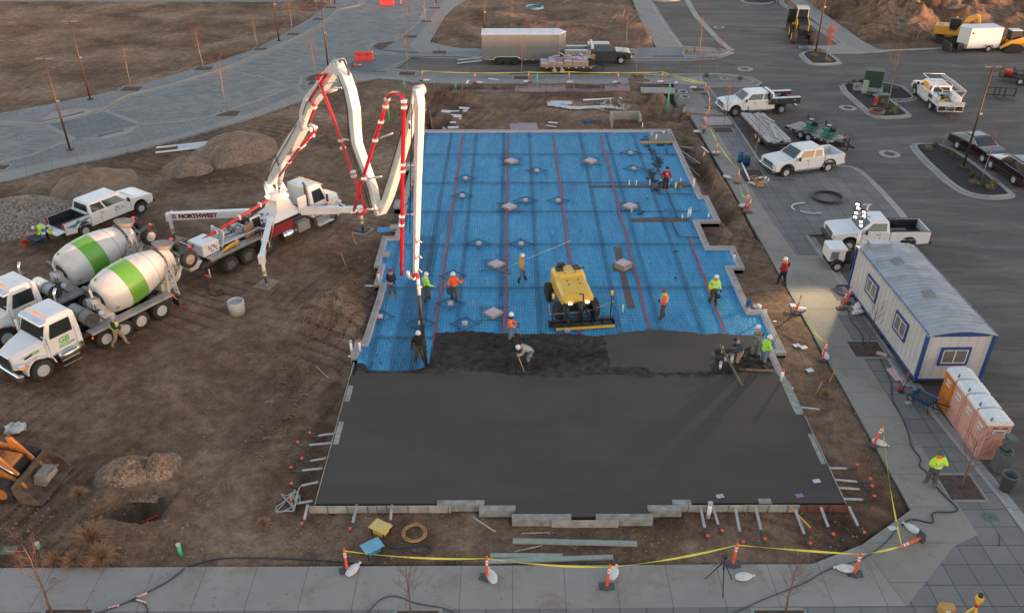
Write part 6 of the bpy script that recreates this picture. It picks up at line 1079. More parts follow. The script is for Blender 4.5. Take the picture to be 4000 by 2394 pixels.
for b in[x for x in S.objects if x.name.startswith('person')]:pass
pr=[x for x in S.objects if x.get('label','').startswith('person in red hoodie with white emblem')][0];m=MB();m.lathe([(.001,0),(.085,0),(.085,.004),(.001,.004)],n=16);e=m.build('emblem',M('white_print',(.75,.75,.75),.6),pr);e.location=(.165,0,1.33);e.rotation_euler=(0,R(80),0)
m=MB();[m.bar((0,0,.006),(.075*math.cos(k*1.047),.075*math.sin(k*1.047),.006),.02,.004)for k in range(6)];m.build('star',BLK,e)
# ---- tools people hold
def tool(name,label,cat,parts,group=None):
    """parts: (part name, builder(MB), material), all in world space; the Empty sits at the first point"""
    o0=parts[0][3];t=thing(name,label,cat,o0,0,group)
    for pn_,fn,mt,_ in parts:
        m=MB();fn(m);m.v=[(v[0]-o0[0],v[1]-o0[1],v[2]-o0[2])for v in m.v];m.build(pn_,mt,t)
    return t
def wv(*a):return Vector(a)
h0=pz(1975,1068,.5);A_=pz(1985,1066,.35);hand=pz(2045,1010,1.75);far_=pz(2235,940,3.1)
A_=pz(1962,1052,.9);B_=pz(2230,940,2.9);tool('bull_float','long silver handled bull float carried over the shoulder','float',[('handle',lambda m:m.tube([A_,B_],.014,6),ALU,A_),('blade',lambda m:m.bar(pz(1934,1048,.85),pz(1994,1070,.85),.22,.03),STEEL,A_)])
A_=pz(2038,1316,.28);tool('rake','wooden handled rake held by the faded orange hoodie worker','rake',[('handle',lambda m:m.tube([A_,pz(2016,1262,1.25)],.02,6),TIMBER,A_),('head',lambda m:m.bar(A_-wv(.2,0,0),A_+wv(.2,0,0),.03,.1),STEEL,A_)])
A_=pz(2048,1453,.26);tool('rake','rake with pale handle used by the bent camouflage worker','rake',[('handle',lambda m:m.tube([A_,pz(2020,1378,1.25)],.022,6),TIMBER,A_),('head',lambda m:m.bar(A_-wv(.35,.03,0),A_+wv(.35,-.03,0),.03,.12),STEEL,A_)])
A_=pz(2978,1433,.26);tool('long_pole','long brown wooden pole held by the lime hoodie worker at the edge','pole',[('handle',lambda m:m.tube([A_,pz(3036,1310,2.0)],.025,6),M('stained_wood',(.26,.13,.07),.8),A_)])
A_=pz(2812,1346,.9);tool('screed_board','long leaning screed board in front of the navy hoodie worker','board',[('board',lambda m:m.bar(A_,pz(2900,1505,.3),.12,.05),M('wet_timber',(.15,.115,.08),.8,var=.2,scale=3),A_)])
A_=pz(2846,1384,.9);tool('screed_board','short board held by the navy hoodie worker','board',[('board',lambda m:m.bar(A_,pz(2912,1357,.9),.10,.04),M('wet_timber'),A_)])
A_=pz(2888,1442,.30);tool('straight_edge','brown timber straight edge lying on the wet concrete','board',[('board',lambda m:m.bar(A_,pz(3020,1449,.30),.10,.05),M('stained_wood'),A_)])
def bucket(label,p,mat,r=.15,h=.36,ry=0,fill=None):
    t=thing('bucket',label,'bucket',p);m=MB();m.lathe([(r*.84,0),(r,h),(r*1.05,h),(r*.94,h-.01),(r*.8,.04),(.001,.04)],n=16,caps=False);m.lathe([(.001,.0),(r*.84,0)],n=16,caps=False);m.build('pail',mat,t);m=MB();m.tube([(r*math.cos(a),r*1.0*math.sin(a)*.2-.0,h+r*math.sin(a)*.9)for a in[i*math.pi/8 for i in range(9)]],.008,4);m.build('handle',STEEL,t)
    if fill:MB().cyl((0,0,h*.8),(0,0,h*.82),r*.9,14).build('contents',fill,t)
    t.rotation_euler=(0,ry,0);return t
BLB=M('blue_bucket_plastic',(.05,.20,.34),.5,dirt=.3,var=.1,scale=6)
bucket('blue bucket hanging from the orange hoodie worker',pz(1755,1148,.42),BLB);bucket('blue bucket standing on the right stem wall',pz(2922,1196,.26),BLB);bucket('red bucket standing beside the wheelbarrow',ag(100,960),M('orange_red_plastic',(.75,.07,.03),.5),.17,.4)
bucket('tan bucket on the soil strip at the back of the slab',pz(2655,734,.1),M('tan_plastic',(.38,.22,.11),.6),.17,.4);bucket('yellow bucket standing on the walk behind the slab',pz(2686,450,0),M('dull_yellow_plastic',(.5,.32,.06),.6));bucket('blue bucket among scrap steel behind the back wall',ag(2296,487),M('bright_blue_plastic',(.02,.2,.5),.5))
A_=pz(1802,1098,1.2);tool('hammer','hammer raised by the bright orange hoodie worker','hammer',[('handle',lambda m:m.tube([A_,A_+wv(.02,0,.32)],.015,5),TIMBER,A_),('head',lambda m:m.bar(A_+wv(-.04,0,.33),A_+wv(.08,0,.33),.035),STEEL,A_)])
A_=pz(1540,1112,1.02);tool('remote_control','blue remote control box held by the navy jacket worker','remote',[('box',lambda m:m.box(A_,(.26,.14,.09)),M('blue_plastic'),A_)])
A_=pz(2805,1157,.72);tool('tool_case','black round case at the hip of the yellow jacketed worker','case',[('case',lambda m:m.blob(A_,.17,0,10,7,0,(1,.7,.8)),BLACK,A_)])
# ---- laser screed machine
a=at(2209,1054,1.65);b=at(2258,1158,1.5);d=b-a;d.z=0;rz_=math.atan2(d.y,d.x);LB=d.length;t=thing('laser_screed','yellow laser screed machine with black levelling head on the blue sheet','screed machine',(a.x,a.y,.10),rz_)
SY=M('machine_yellow',(.72,.43,.055),.4,var=.05,scale=2,coat=.2,dirt=.05);hw=.86
def rg(x,w_,z0_,z1_):return[(x,-w_,z0_),(x,w_,z0_),(x,w_,z1_-.22),(x,w_-.16,z1_),(x,-w_+.16,z1_),(x,-w_,z1_-.22)]
m=MB();m.loft([rg(0,hw-.06,.85,1.75),rg(.08,hw,.85,1.9),rg(1.0,hw,.85,1.9),rg(1.15,hw,.85,1.72),rg(LB-.05,hw,.95,1.55),rg(LB+.12,hw-.08,1.0,1.3)]);m.build('bodywork',SY,t,.05)
for s in(-1,1):m=MB();m.box((.45,s*.48,1.91),(.55,.42,.03),rz=.1*s);m.build('air_grille',BLACK,t);m=MB();[m.cyl((x,s*.30,1.86-.1*(x>1.1)*2*(.5+x/6)),(x,s*.30,1.93-.1*(x>1.1)*2*(.5+x/6)),.03,8)for x in(.95,1.5,1.9)];m.build('latch',BLACK,t)
m=MB();m.box((LB/2,0,.75),(LB+.2,1.2,.35));m.box((LB+.1,0,1.0),(.3,1.5,.2));m.box((-.05,0,.9),(.15,1.5,.3));m.build('chassis',BLACK,t);m=MB();m.box((.1,-.3,1.98),(.22,.4,.14));m.build('seat_box',BLACK,t)
for x in(.35,LB-.2):
    for s in(-1,1):wheel(t,x,s*.98,.50,.36,BRIM,'slots')
m=MB();m.box((LB+.45,0,1.05),(.7,.22,.22));m.cyl((LB+.75,0,1.5),(LB+.75,0,.45),.09,10);[m.bar((LB+.1,s*.75,1.1),(LB+1.15,s*.75,.5),.12)for s in(-1,1)];[m.cyl((LB+.85,s*.75,1.3),(LB+.85,s*.75,.4),.06,8)for s in(-1,1)];m.tube([(LB,.1,1.55),(LB+.4,.15,1.75),(LB+.75,.1,1.4),(LB+.9,.3,.8)],.04,6);m.build('boom_arm',BLACK,t)
for s in(-1,1):m=MB();m.box((LB+.22,s*.45,1.12),(.06,.2,.10));m.build('headlight',LAMPON,t)
hp=(MI:=(Matrix.Translation((a.x,a.y,.10))@Matrix.Rotation(rz_,4,'Z')).inverted());e1=MI@at(2143,1268,.35);e2=MI@at(2396,1252,.35);hd_=(e2-e1).normalized();fd=Vector((hd_.y,-hd_.x,0));fd=fd if fd.x>0 else-fd
m=MB();m.bar(e1-fd*.1,e2-fd*.1,.22,.26);m.cyl(e1+fd*.12,e2+fd*.12,.09,10);m.cyl(e1+fd*.02+wv(0,0,.2),e2+fd*.02+wv(0,0,.2),.035,8);[m.bar(e1.lerp(e2,k/6)-fd*.2+wv(0,0,.15),e1.lerp(e2,k/6)+fd*.3+wv(0,0,.05),.05,.12)for k in range(7)];m.build('screed_head',BLACK,t)
m=MB();m.bar(e1.lerp(e2,.10)+fd*.30-wv(0,0,.13),e2+fd*.30-wv(0,0,.13),.10,.12);m.build('vibrating_blade',SY,t)
for e in(e1.lerp(e2,.06),e1.lerp(e2,.95)):m=MB();m.cyl(e,e+wv(0,0,2.0),.03,8);k_=m.build('receiver_mast',BLACK,t);m=MB();m.cyl(e+wv(0,0,1.55),e+wv(0,0,1.85),.07,10);m.build('receiver',SY,k_)
m=MB();m.tube([e1+wv(0,0,1.3),e1+fd*-.1+wv(.2,0,.7),wv(LB+.5,-.2,.75),wv(LB+.6,.2,.8),wv(LB+.5,.6,.8),e2+wv(0,0,1.2)],.014,5);m.build('cable',M('yellow_cable',(.6,.35,.05),.6),t)
A_=at(2268,1046,1.2);tool('squeegee','long handled squeegee standing behind the yellow machine','squeegee',[('handle',lambda m:m.tube([A_,A_+wv(0,0,-1.0)],.018,6),ALU,A_),('head',lambda m:m.bar(A_+wv(-.22,0,.02),A_+wv(.22,0,.02),.08,.06),BLACK,A_)])
# ---- site office, toilets, light tower
OFW=M('office_siding',(.46,.455,.46),.7,var=.05,scale=1,dirt=.08);OFB=M('office_blue_trim',(.016,.055,.22),.5);ROOFM=M('weathered_metal_roof',(.28,.29,.31),.6,rgb2=(.40,.41,.43),scale=1.2,stretch=(1,1,1),dirt=.45)
fl=at(3574,1484,.38);fr=at(3812,1480,.38);bl=at(3315,1123,.38);yv=(bl-fl);LO=yv.length;yv.normalize();xv=(fr-fl).normalized();WO=3.05;ang=math.atan2(-yv.x,yv.y)
OF=thing('site_office','long white site office trailer with blue trim and weathered curved metal roof','office trailer',(fl.x,fl.y,-.12),ang);t=OF;ZB,ZT=.5,3.05
m=MB();m.box((WO/2,LO/2,(ZB+ZT)/2),(WO,LO,ZT-ZB));m.build('wall',OFW,t)
m=MB()
for k in range(int(LO/.4)):m.box((-.004,.2+k*.4,(ZB+ZT)/2),(.012,.012,ZT-ZB-.1))
for k in range(7):m.box((.25+k*.42,-.004,(ZB+ZT)/2),(.012,.012,ZT-ZB-.1))
m.build('groove',M('groove',(.36,.355,.36),.8),t)
m=MB();n=10;arc=[(-.08+(WO+.16)*i/n,ZT+.24*math.sin(math.pi*i/n))for i in range(n+1)];rr=[]
for y in(-.12,LO+.12):rr.append([(x,y,z)for x,z in arc]+[(x,y,z-.05)for x,z in arc[::-1]])
m.loft(rr);
for k in range(int(LO/.33)):m.loft([[(x,yy,z+.003)for x,z in arc]+[(x,yy,z+.013)for x,z in arc[::-1]]for yy in(.1+k*.33,.13+k*.33)])
r_=m.build('roof',ROOFM,t);[MB().box((x,y,ZT+.29),(.55,.55,.16),taper=.75).build('roof_vent',M('grey_vent',(.16,.17,.18),.6),r_,.02)for x,y in((1.2,LO*.75),(1.35,LO*.37))];MB().box((1.0,LO-.15,ZT+.25),(1.1,.5,.25)).build('air_unit',ALU,r_)
m=MB();e=.05
for x,y in((-.004,-.004),(WO,-.004),(-.004,LO),(WO,LO)):m.box((x,y,(ZB+ZT)/2),(.14,.14,ZT-ZB+.02))
for z in(ZB+.03,ZT-.02):m.box((0,LO/2,z),(.06,LO,.09));m.box((WO/2,0,z),(WO,.06,.09));m.box((WO,LO/2,z),(.06,LO,.09))
rr=[[(x,y,z-.03)for x,z in arc[1:-1]]+[(x,y,ZT-.1)for x,z in arc[1:-1][::-1]]for y in(-.05,-.01)];m.loft(rr);m.build('trim',OFB,t)
def owin(c,w,h,ax,par=t):
    m=MB();q=(w+.24,.06,h+.24)if ax=='y' else(.06,w+.24,h+.24);q2=(w,.08,h)if ax=='y' else(.08,w,h);o_=MB()
    for a,b in((0,1),(0,-1),(1,0),(-1,0)):
        if ax=='y':o_.box((a*(w/2+.06),0,b*(h/2+.06)),(.12 if a else w+.24,.08,.12 if b else h))
        else:o_.box((0,a*(w/2+.06),b*(h/2+.06)),(.08,.12 if a else w+.24,.12 if b else h))
    f=o_.build('window',OFB,par);f.location=c;g=MB();g.box((0,0,0),(w,.03,h)if ax=='y' else(.03,w,h));g.build('pane',M('blind_glass',(.16,.15,.13),.15,var=.2,scale=5,stretch=(.2,.2,6),spec=.8),f);g=MB();fw_=[((0,0,0),.05,h)]+[((s*(w/2-.02),0,0),.04,h)for s in(-1,1)];[g.box((cc[0],-.02,0)if ax=='y' else(-.02,cc[0],0),(a_,.04,b_)if ax=='y' else(.04,a_,b_))for cc,a_,b_ in fw_];[g.box((0,-.02,s*(h/2-.02))if ax=='y' else(-.02,0,s*(h/2-.02)),(w,.04,.04)if ax=='y' else(.04,w,.04))for s in(-1,1)];g.build('sash',WHITE,f)
owin((WO/2-.05,-.03,1.85),1.15,.75,'y');owin((-.03,LO*.28,1.95),1.15,.78,'x');owin((-.03,LO*.70,1.95),1.15,.78,'x')
m=MB();m.box((WO/2,LO/2,.36),(2.4,LO-.3,.22));[m.box((x,y,.15),(.4,.4,.3))for x in(.5,2.5)for y in(.6,LO*.5,LO-.6)];m.build('underframe',BLACK,t)
for y in(LO*.42,LO*.52):wheel(t,.25,y,.36,.2,STEEL,'holes');
for c in t.children:
    if c.name.startswith('wheel'):c.rotation_euler=(0,0,R(90))
PNK=M('faded_pink_plastic',(.55,.29,.24),.6,var=.06,scale=2,dirt=.06);ORT=M('orange_brown_plastic',(.50,.16,.03),.6,var=.06,scale=2);PRO=M('translucent_white_roof',(.70,.70,.70),.5,var=.05)
a=at(3814,1795,-.12);b=at(3655,1563,-.12);dv_=(b-a);st=dv_.length/3.0;dv_.normalize();ang=math.atan2(-dv_.x,dv_.y)
for k,lab in enumerate(('pink portable toilet nearest the hand wash station','pink portable toilet second from the hand wash station','pink portable toilet next to the orange one','orange brown portable toilet at the far end under the office window')):
    p=a+dv_*(1.0*k);q=thing('portable_toilet',lab,'toilet',(p.x,p.y,-.12),ang,'portable toilets beside the site office');q.scale=(.88,.88,.88);mt=ORT if k==3 else PNK
    m=MB();m.box((.57,.57,1.08),(1.12,1.10,1.95));m.box((.57,.57,.06),(1.2,1.16,.12));[m.box((.1+i*.105,.012,.75),(.03,.02,1.1))for i in range(10)];m.build('cabin',mt,q,.01)
    m=MB();arc=[(-.04,2.05),(-.04,2.16),(.06,2.26),(.5,2.31),(.86,2.29),(1.18,2.14),(1.18,2.05)];m.loft([[(x,y,z)for x,z in arc]for y in(.05,1.05)]);[m.loft([[(x,y,z+.02)for x,z in arc[1:-1]]+[(x,y,z-.02)for x,z in arc[1:-1][::-1]]for y in(yy,yy+.06)])for yy in(.15,.4,.65,.9)];rf=m.build('roof',PRO,q);MB().cyl((.12,.15,2.2),(.12,.15,2.45),.05,10).build('vent_pipe',M('grey_vent'),rf)
    m=MB();m.box((-.005,.57,1.05),(.03,.8,1.8));m.build('door',mt,q,.01);m=MB();m.box((-.03,.57,1.6),(.01,.42,.32));m.build('sign',M('white_sign',(.66,.66,.66),.5),q);tx=text_mesh('lettering','United',.15,M('navy_lettering',(.02,.04,.12),.5),q,(-.037,.57,1.58),(R(90),0,R(-90)),.003,.003)
    m=MB();m.tube([(-.037,.57+.15*math.cos(t_),1.60+.12*math.sin(t_))for t_ in[i*math.pi/8+.3 for i in range(7)]],.008,4);m.build('sign_swoosh',M('navy_lettering'),q)
    if k==0:MB().box((.57,-.012,1.72),(.60,.02,.22)).build('sign',M('white_sign'),q);text_mesh('lettering','United',.17,M('navy_lettering'),q,(.57,-.025,1.71),RR,.003,.004);m=MB();[m.box((x,-.0,1.93),(.22,.03,.05))for x in(.35,.8)];m.build('vent_slot',BLACK,q)
DG=M('grey_green_plastic',(.085,.105,.105),.5,var=.08,scale=3)
p=at(3902,1835,-.12);q=thing('hand_wash_station','dark grey two sided hand wash station in front of the toilets','wash station',(p.x,p.y,-.12));m=MB();m.box((0,0,.5),(.62,.55,1.0),taper=.85);m.build('tank',DG,q,.05);m=MB();m.lathe([(.26,0),(.30,.1),(.2,.12),(.12,.06),(.001,.05)],(0,0,.98),n=14);m.build('basin',M('dark_basin',(.05,.06,.06),.5),q);m=MB();m.box((0,.1,1.35),(.3,.18,.75));m.box((0,.0,1.72),(.34,.4,.18));m.cyl((-.25,.05,1.5),(.25,.05,1.5),.13,12);m.build('dispenser',DG,q,.03)
p=at(3926,1912,-.12);q=thing('waste_bin','round dark grey open waste bin beside the hand wash station','bin',(p.x,p.y,-.12));MB().lathe([(.001,.02),(.22,.02),(.30,.78),(.33,.79),(.33,.84),(.29,.84),(.21,.06),(.001,.05)],n=22,caps=False).build('bin',DG,q);[MB().box((s*.34,0,.74),(.06,.14,.05)).build('handle',DG,q)for s in(-1,1)]
base=at(3325,1052,-.12);q=thing('light_tower','tall mobile light tower with eight lit lamps on a small white generator trailer','light tower',(base.x,base.y,-.12),R(160));t=q
bw=at(3259,1056,-.12);bx=(bw-base);bx.z=0;q.rotation_euler=(0,0,0)
m=MB();m.box((-1.0,.45,1.0),(1.05,1.2,.85));m.build('generator_housing',TRUCKW,t,.06);m=MB();m.box((-.42,.3,.9),(.35,.9,.75));m.box((-.7,.35,.5),(1.6,1.0,.16));m.bar((0,.1,.45),(.9,.1,.45),.1);m.bar((-.05,.0,0),(-.05,0,.6),.06);m.build('frame',BLACK,t);m=MB();m.box((-1.2,-.158,.98),(.45,.02,.5));m.build('vent',M('grey_vent'),t)
wheel(t,-1.0,-.25,.33,.2,WRIM,'holes');wheel(t,-1.0,1.15,.33,.2,WRIM,'holes');m=MB();a1=archpts(-1.0,.42,.35,8);a2=archpts(-1.0,.38,.35,8)
for i in range(8):m.add([(p_[0],yy,p_[1])for yy in(-.4,-.14)for p_ in(a1[i],a1[i+1],a2[i+1],a2[i])],[(0,1,2,3),(7,6,5,4),(0,4,5,1),(2,6,7,3)])
m.build('fender',BLACK,t)
def zfor(px,py,x,y):
    d=_f+RGT*((px-2000)/FPX)-UPV*((py-1197)/FPX);tt=y/d.y;return H+d.z*tt
mz=zfor(3362,870,base.x+.2,base.y);m=MB();m.tube([(-.05,0,.5),(.02,0,2.6)],.07,8);m.tube([(.02,0,2.4),(.1,0,mz+1.2)],.05,8);m.bar((-.25,0,mz+.5),(.4,.0,mz+.5),.06);m.bar((-.2,0,mz+1.25),(.3,0,mz+1.25),.05);m.build('mast',ALU,t)
for px,py in((3351,797),(3353,812),(3345,831),(3341,847),(3376,828),(3376,843),(3364,865),(3364,880)):
    z=zfor(px,py,0,base.y-.1);d=_f+RGT*((px-2000)/FPX)-UPV*((py-1197)/FPX);x=d.x/d.y*(base.y-.1);m=MB();m.box((0,.03,0),(.30,.10,.20));h=m.build('lamp_head',BLACK,t,.01);h.location=(x-base.x,-.1,z+.12);h.rotation_euler=(R(25),0,R(-35));MB().box((0,-.03,0),(.17,.03,.10)).build('lamp_glass',M('floodlight',(1,1,1),.3,emit=2.2,rgb2=(1,.93,.82)),h)
for i,(tx,ty,sz,en)in enumerate(((15.5,38,50,420),(8.0,34,60,330))):
    ld=bpy.data.lights.new('floodlight_beam','SPOT');ld.energy=en;ld.spot_size=R(sz);ld.spot_blend=.9;ld.color=(1,.78,.48);ld.shadow_soft_size=.12;lo=bpy.data.objects.new('floodlight_beam',ld);S.collection.objects.link(lo);lo.location=(base.x+.05,base.y-.35,mz+.6);v=Vector((tx,ty,0))-lo.location;lo.rotation_euler=(-v).to_track_quat('Z','Y').to_euler()
# ---- delineator posts, sandbags, tape
def ground(px,py,z0=0.):return at(px,py,z0)
RBB=M('recycled_rubber_base',(.075,.08,.088),.85,var=.2,scale=6)
def make_post():
    t=thing('delineator_post','x','delineator',(0,0,0));m=MB();m.lathe([(.001,0),(.21,0),(.21,.05),(.12,.07),(.001,.075)],n=8,caps=False,smooth=False);m.box((0,0,.02),(.55,.3,.035));m.build('rubber_base',RBB,t)
    m=MB();m.lathe([(.055,.05),(.05,.5),(.047,.99),(.03,1.01),(.028,1.05),(.038,1.07),(.038,1.10),(.001,1.12)],n=12,caps=False);m.build('post',ORANGE,t);
    for z in(.70,.84):m=MB();m.lathe([(.052,z),(.054,z+.005),(.052,z+.085)],n=12);m.build('reflective_band',SILV,t)
    return t
post0=make_post();used=False;PT_={}
POSTS=[('f1',1356,2226,0,0,'orange delineator post at the front walk, leftmost of the taped row'),('f2',1903,2256,0,0,'orange delineator post at the front walk beside the pair of loose planks'),('f3',2370,2290,.05,-.02,'orange delineator post at the front walk below the pale front blocks'),('f4',2862,2203,.03,0,'orange delineator post on the dirt edge behind the camera tripod'),('f5',3338,2240,0,.02,'orange delineator post at the cut corner of the walk'),
 ('r1',3410,1738,.20,0,'tilted orange delineator post wrapped in tape right of the finished slab'),('r2',3210,1404,.08,0,'orange delineator post on the walk level with the poured edge'),('r3',3108,1222,.1,0,'orange delineator post beside a small frame, near the red hoodie walker'),('o1',3287,1206,.1,0,'nearer delineator post of the pair at the office trailer corner'),('o2',3306,1184,.08,0,'further delineator post of the pair at the office trailer corner'),
 ('b1',2795,606,.05,0,'delineator post on the walk facing the plank trailer'),('b2',2881,716,0,0,'delineator post with trailing tape beside the cardboard boxes'),('b3',2912,812,.06,0,'left delineator post of the pair with a pair of boots'),('b4',2923,830,.05,0,'right delineator post of the pair with a pair of boots'),('b5',2741,640,.12,0,'delineator post standing down in the trench beside the slab'),
 ('c1',2066,323,-.03,0,'delineator post behind the white pipe of the back tree pit'),('c2',2222,322,0,0,'delineator post in front of the foam loaded flatbed wheels'),('c3',2413,325,0,0,'delineator post left of the tree pit on the back walk'),('c4',2586,322,-.02,0,'delineator post where the back tape splits'),('c5',2752,368,.03,0,'delineator post by the curved planting bed'),('c6',2767,424,.02,0,'delineator post in front of the white flatbed pickup bumper'),('c7',2766,459,.02,0,'delineator post at the tilted concrete slab'),('c8',2748,500,.08,0,'delineator post set in a blue bucket by the slab corner'),
 ('d1',1650,317,.04,0,'delineator post on the back walk, leftmost before the tape starts'),('d2',1856,326,0,0,'delineator post on the back walk in front of the ramps'),('d3',1457,236,0,0,'delineator post at the end of the nearer red water barrier'),('d4',1566,19,0,0,'delineator post beside the far red water barrier')]
for key,px,py,lx,ly,lab in POSTS:
    z={'b5':-.35,'c8':.12}.get(key,.01);p=at(px,py,z);o_=post0 if not used else dup(post0);used=True;o_.location=p;o_['label']=lab;o_['group']='orange delineator posts round the pour';o_.rotation_euler=(ly,lx,random.uniform(-.4,.4)*(lx==0));PT_[key]=p+Vector((math.sin(lx)*1.0,0,1.0*math.cos(lx)))
for(px,py,rz_,lab)in((3600,2098,R(205),'fallen delineator post lying on the corner walk'),(1375,254,R(0),'fallen delineator post lying near the red barrier')):
    o_=dup(post0);p=at(px,py,.2);o_.location=p;o_['label']=lab;o_.rotation_euler=(0,R(90),rz_);
    v=Matrix.Rotation(rz_,3,'Z')@Vector((1,0,0));PT_['lie' if px>3000 else 'lie2']=p+v*1.0
p=at(2748,521,0);bucket('blue bucket holding a delineator post by the slab corner',p,M('blue_bucket_plastic'),.16,.36);MB().box((0,0,0),(.5,.3,.2)).build('sand_block',M('tan_plastic')).location=(p.x,p.y-.02,.5);tag(S.objects['sand_block'],'tan block wedged on the blue bucket under a delineator','block')
SBM=M('white_sandbag',(.62,.62,.62),.8,var=.1,scale=6,bump=.03,bscale=9,dirt=.12)
def sandbag0():
    m=MB();rr=[]
    for i in range(9):u=i/8;w_=.17*math.sin(math.pi*min(1,u*.86+.12))**.6+.01;rr.append([((u-.45)*.62,w_*math.cos(a)*1.0,.10+w_*.62*math.sin(a))for a in[k*math.pi/5 for k in range(10)]])
    m.loft(rr,0,True);m.lathe([(.02,0),(.06,.07),(.05,.09)],(.34,0,.10),axis='X',n=6);return m.build('sandbag',SBM)
sb0=sandbag0()
for i,(px,py,rz_,lab)in enumerate(((1378,2232,1.0,'leftmost delineator of the front walk'),(1922,2258,1.9,'second delineator of the front walk'),(2396,2246,1.2,'third delineator of the front walk, slumped'),(2902,2258,.1,'lying alone right of the camera tripod'),(3302,2226,3.0,'left of the corner delineator'),(3563,2072,2.2,'by the fallen delineator post'),(3432,1734,-.6,'beside the tilted delineator right of the slab'),(3224,1394,1.5,'beside the delineator level with the poured edge'),(3125,1214,.3,'beside the delineator near the small frame'),(1664,318,.2,'at the leftmost back walk delineator'),(1872,326,-.2,'at the back walk delineator near the ramps'),(2054,323,.4,'at the back walk delineator by the tree pit'),(2224,325,.2,'with orange netting on the back walk'),(2402,325,.5,'at the back walk delineator left of a tree pit'),(2578,323,.2,'where the back tape splits'),(2640,328,1.2,'lying alone on the back corner walk'),(2706,346,.3,'by the tree in the back corner'),(2722,518,.1,'by the trench at the slab corner'),(2838,696,-.7,'lying alone left of the taped delineator'),(2796,600,.1,'at the delineator facing the plank trailer'),(3346,1225,.4,'bottom of the stack beside the office trailer'),(3352,1216,2.1,'middle of the stack beside the office trailer'),(3349,1202,1.2,'top of the stack beside the office trailer'),(2898,808,.4,'at the pair of delineators with boots'))):
    o_=sb0 if i==0 else sb0.copy()
    if i:S.collection.objects.link(o_)
    z=.01+(.0,.16,.32)[{21:1,22:2}.get(i,0)];o_.location=at(px,py,z);o_.rotation_euler=(0,0,rz_);tag(o_,'white sandbag '+lab,'sandbag','white sandbags on the walks')
TAPE=M('yellow_caution_tape',(.72,.66,.10),.5)
def tape_run(pts,sag,lab,w=.075):
    o0=Vector(pts[0]);m=MB();allp=[]
    for a,b in zip(pts,pts[1:]):
        for i in range(9):u=i/8;p_=Vector(a).lerp(Vector(b),u);p_.z-=sag*4*u*(1-u);allp.append(p_)
    for i in range(len(allp)-1):
        a,b=allp[i],allp[i+1]
        if(b-a).length<.01:continue
        tw=.5*math.sin(i*.9);d=(b-a).normalized();s_=d.cross(Vector((0,0,1))).normalized();wv_=(Vector((0,0,1))*math.cos(tw)+s_*math.sin(tw))*w/2;tw2=.5*math.sin((i+1)*.9);wv2=(Vector((0,0,1))*math.cos(tw2)+s_*math.sin(tw2))*w/2;n_=s_*.002
        m.add([a-wv_-o0,b-wv2-o0,b+wv2-o0,a+wv_-o0,a-wv_-o0+n_,b-wv2-o0+n_,b+wv2-o0+n_,a+wv_-o0+n_],[(0,1,2,3),(7,6,5,4),(0,4,5,1),(3,2,6,7)])
        if i%3==1:c_=(a+b)/2;[m.bar(c_+d*(.05*k-.1)-Vector((0,0,.018))-s_*.006-o0,c_+d*(.05*k-.1)+Vector((0,0,.018))-s_*.006-o0,.02,.02,1)for k in range(5)]
    o_=m.build('caution_tape',[TAPE,BLACK]);o_.location=o0;tag(o_,lab,'tape','yellow caution tape between the posts')
Q=PT_
for ks,sg,lab in((('f1','f2'),.16,'yellow tape over the blue power box, leftmost front span'),(('f2','f3'),.12,'yellow tape span above the loose planks at the front walk'),(('f3','f4'),.14,'yellow tape span rising to the post behind the camera tripod'),(('f4','f5'),.03,'yellow tape span on the front right, nearly taut'),(('f5','lie'),.05,'yellow tape to the fallen corner post'),(('lie','r1'),.25,'yellow tape running up the right side past the braces'),(('r3','r2'),.5,'sagging yellow tape beside the site office walk'),(('d1','d2','c1','c2','c3','c4'),.05,'long yellow tape along the back walk'),(('c4','c5'),.05,'upper yellow tape crossing the back corner'),(('c4','c5'),.25,'lower yellow tape crossing the back corner'),(('c5','c6','c7','c8'),.08,'yellow tape along the post row by the white flatbed pickup'),(('c8','b1','b2'),.15,'yellow tape passing the plank trailer'),(('b2','b3'),.9,'slack yellow tape hanging to the pair of posts')):tape_run([Q[k]for k in ks],sg,lab)
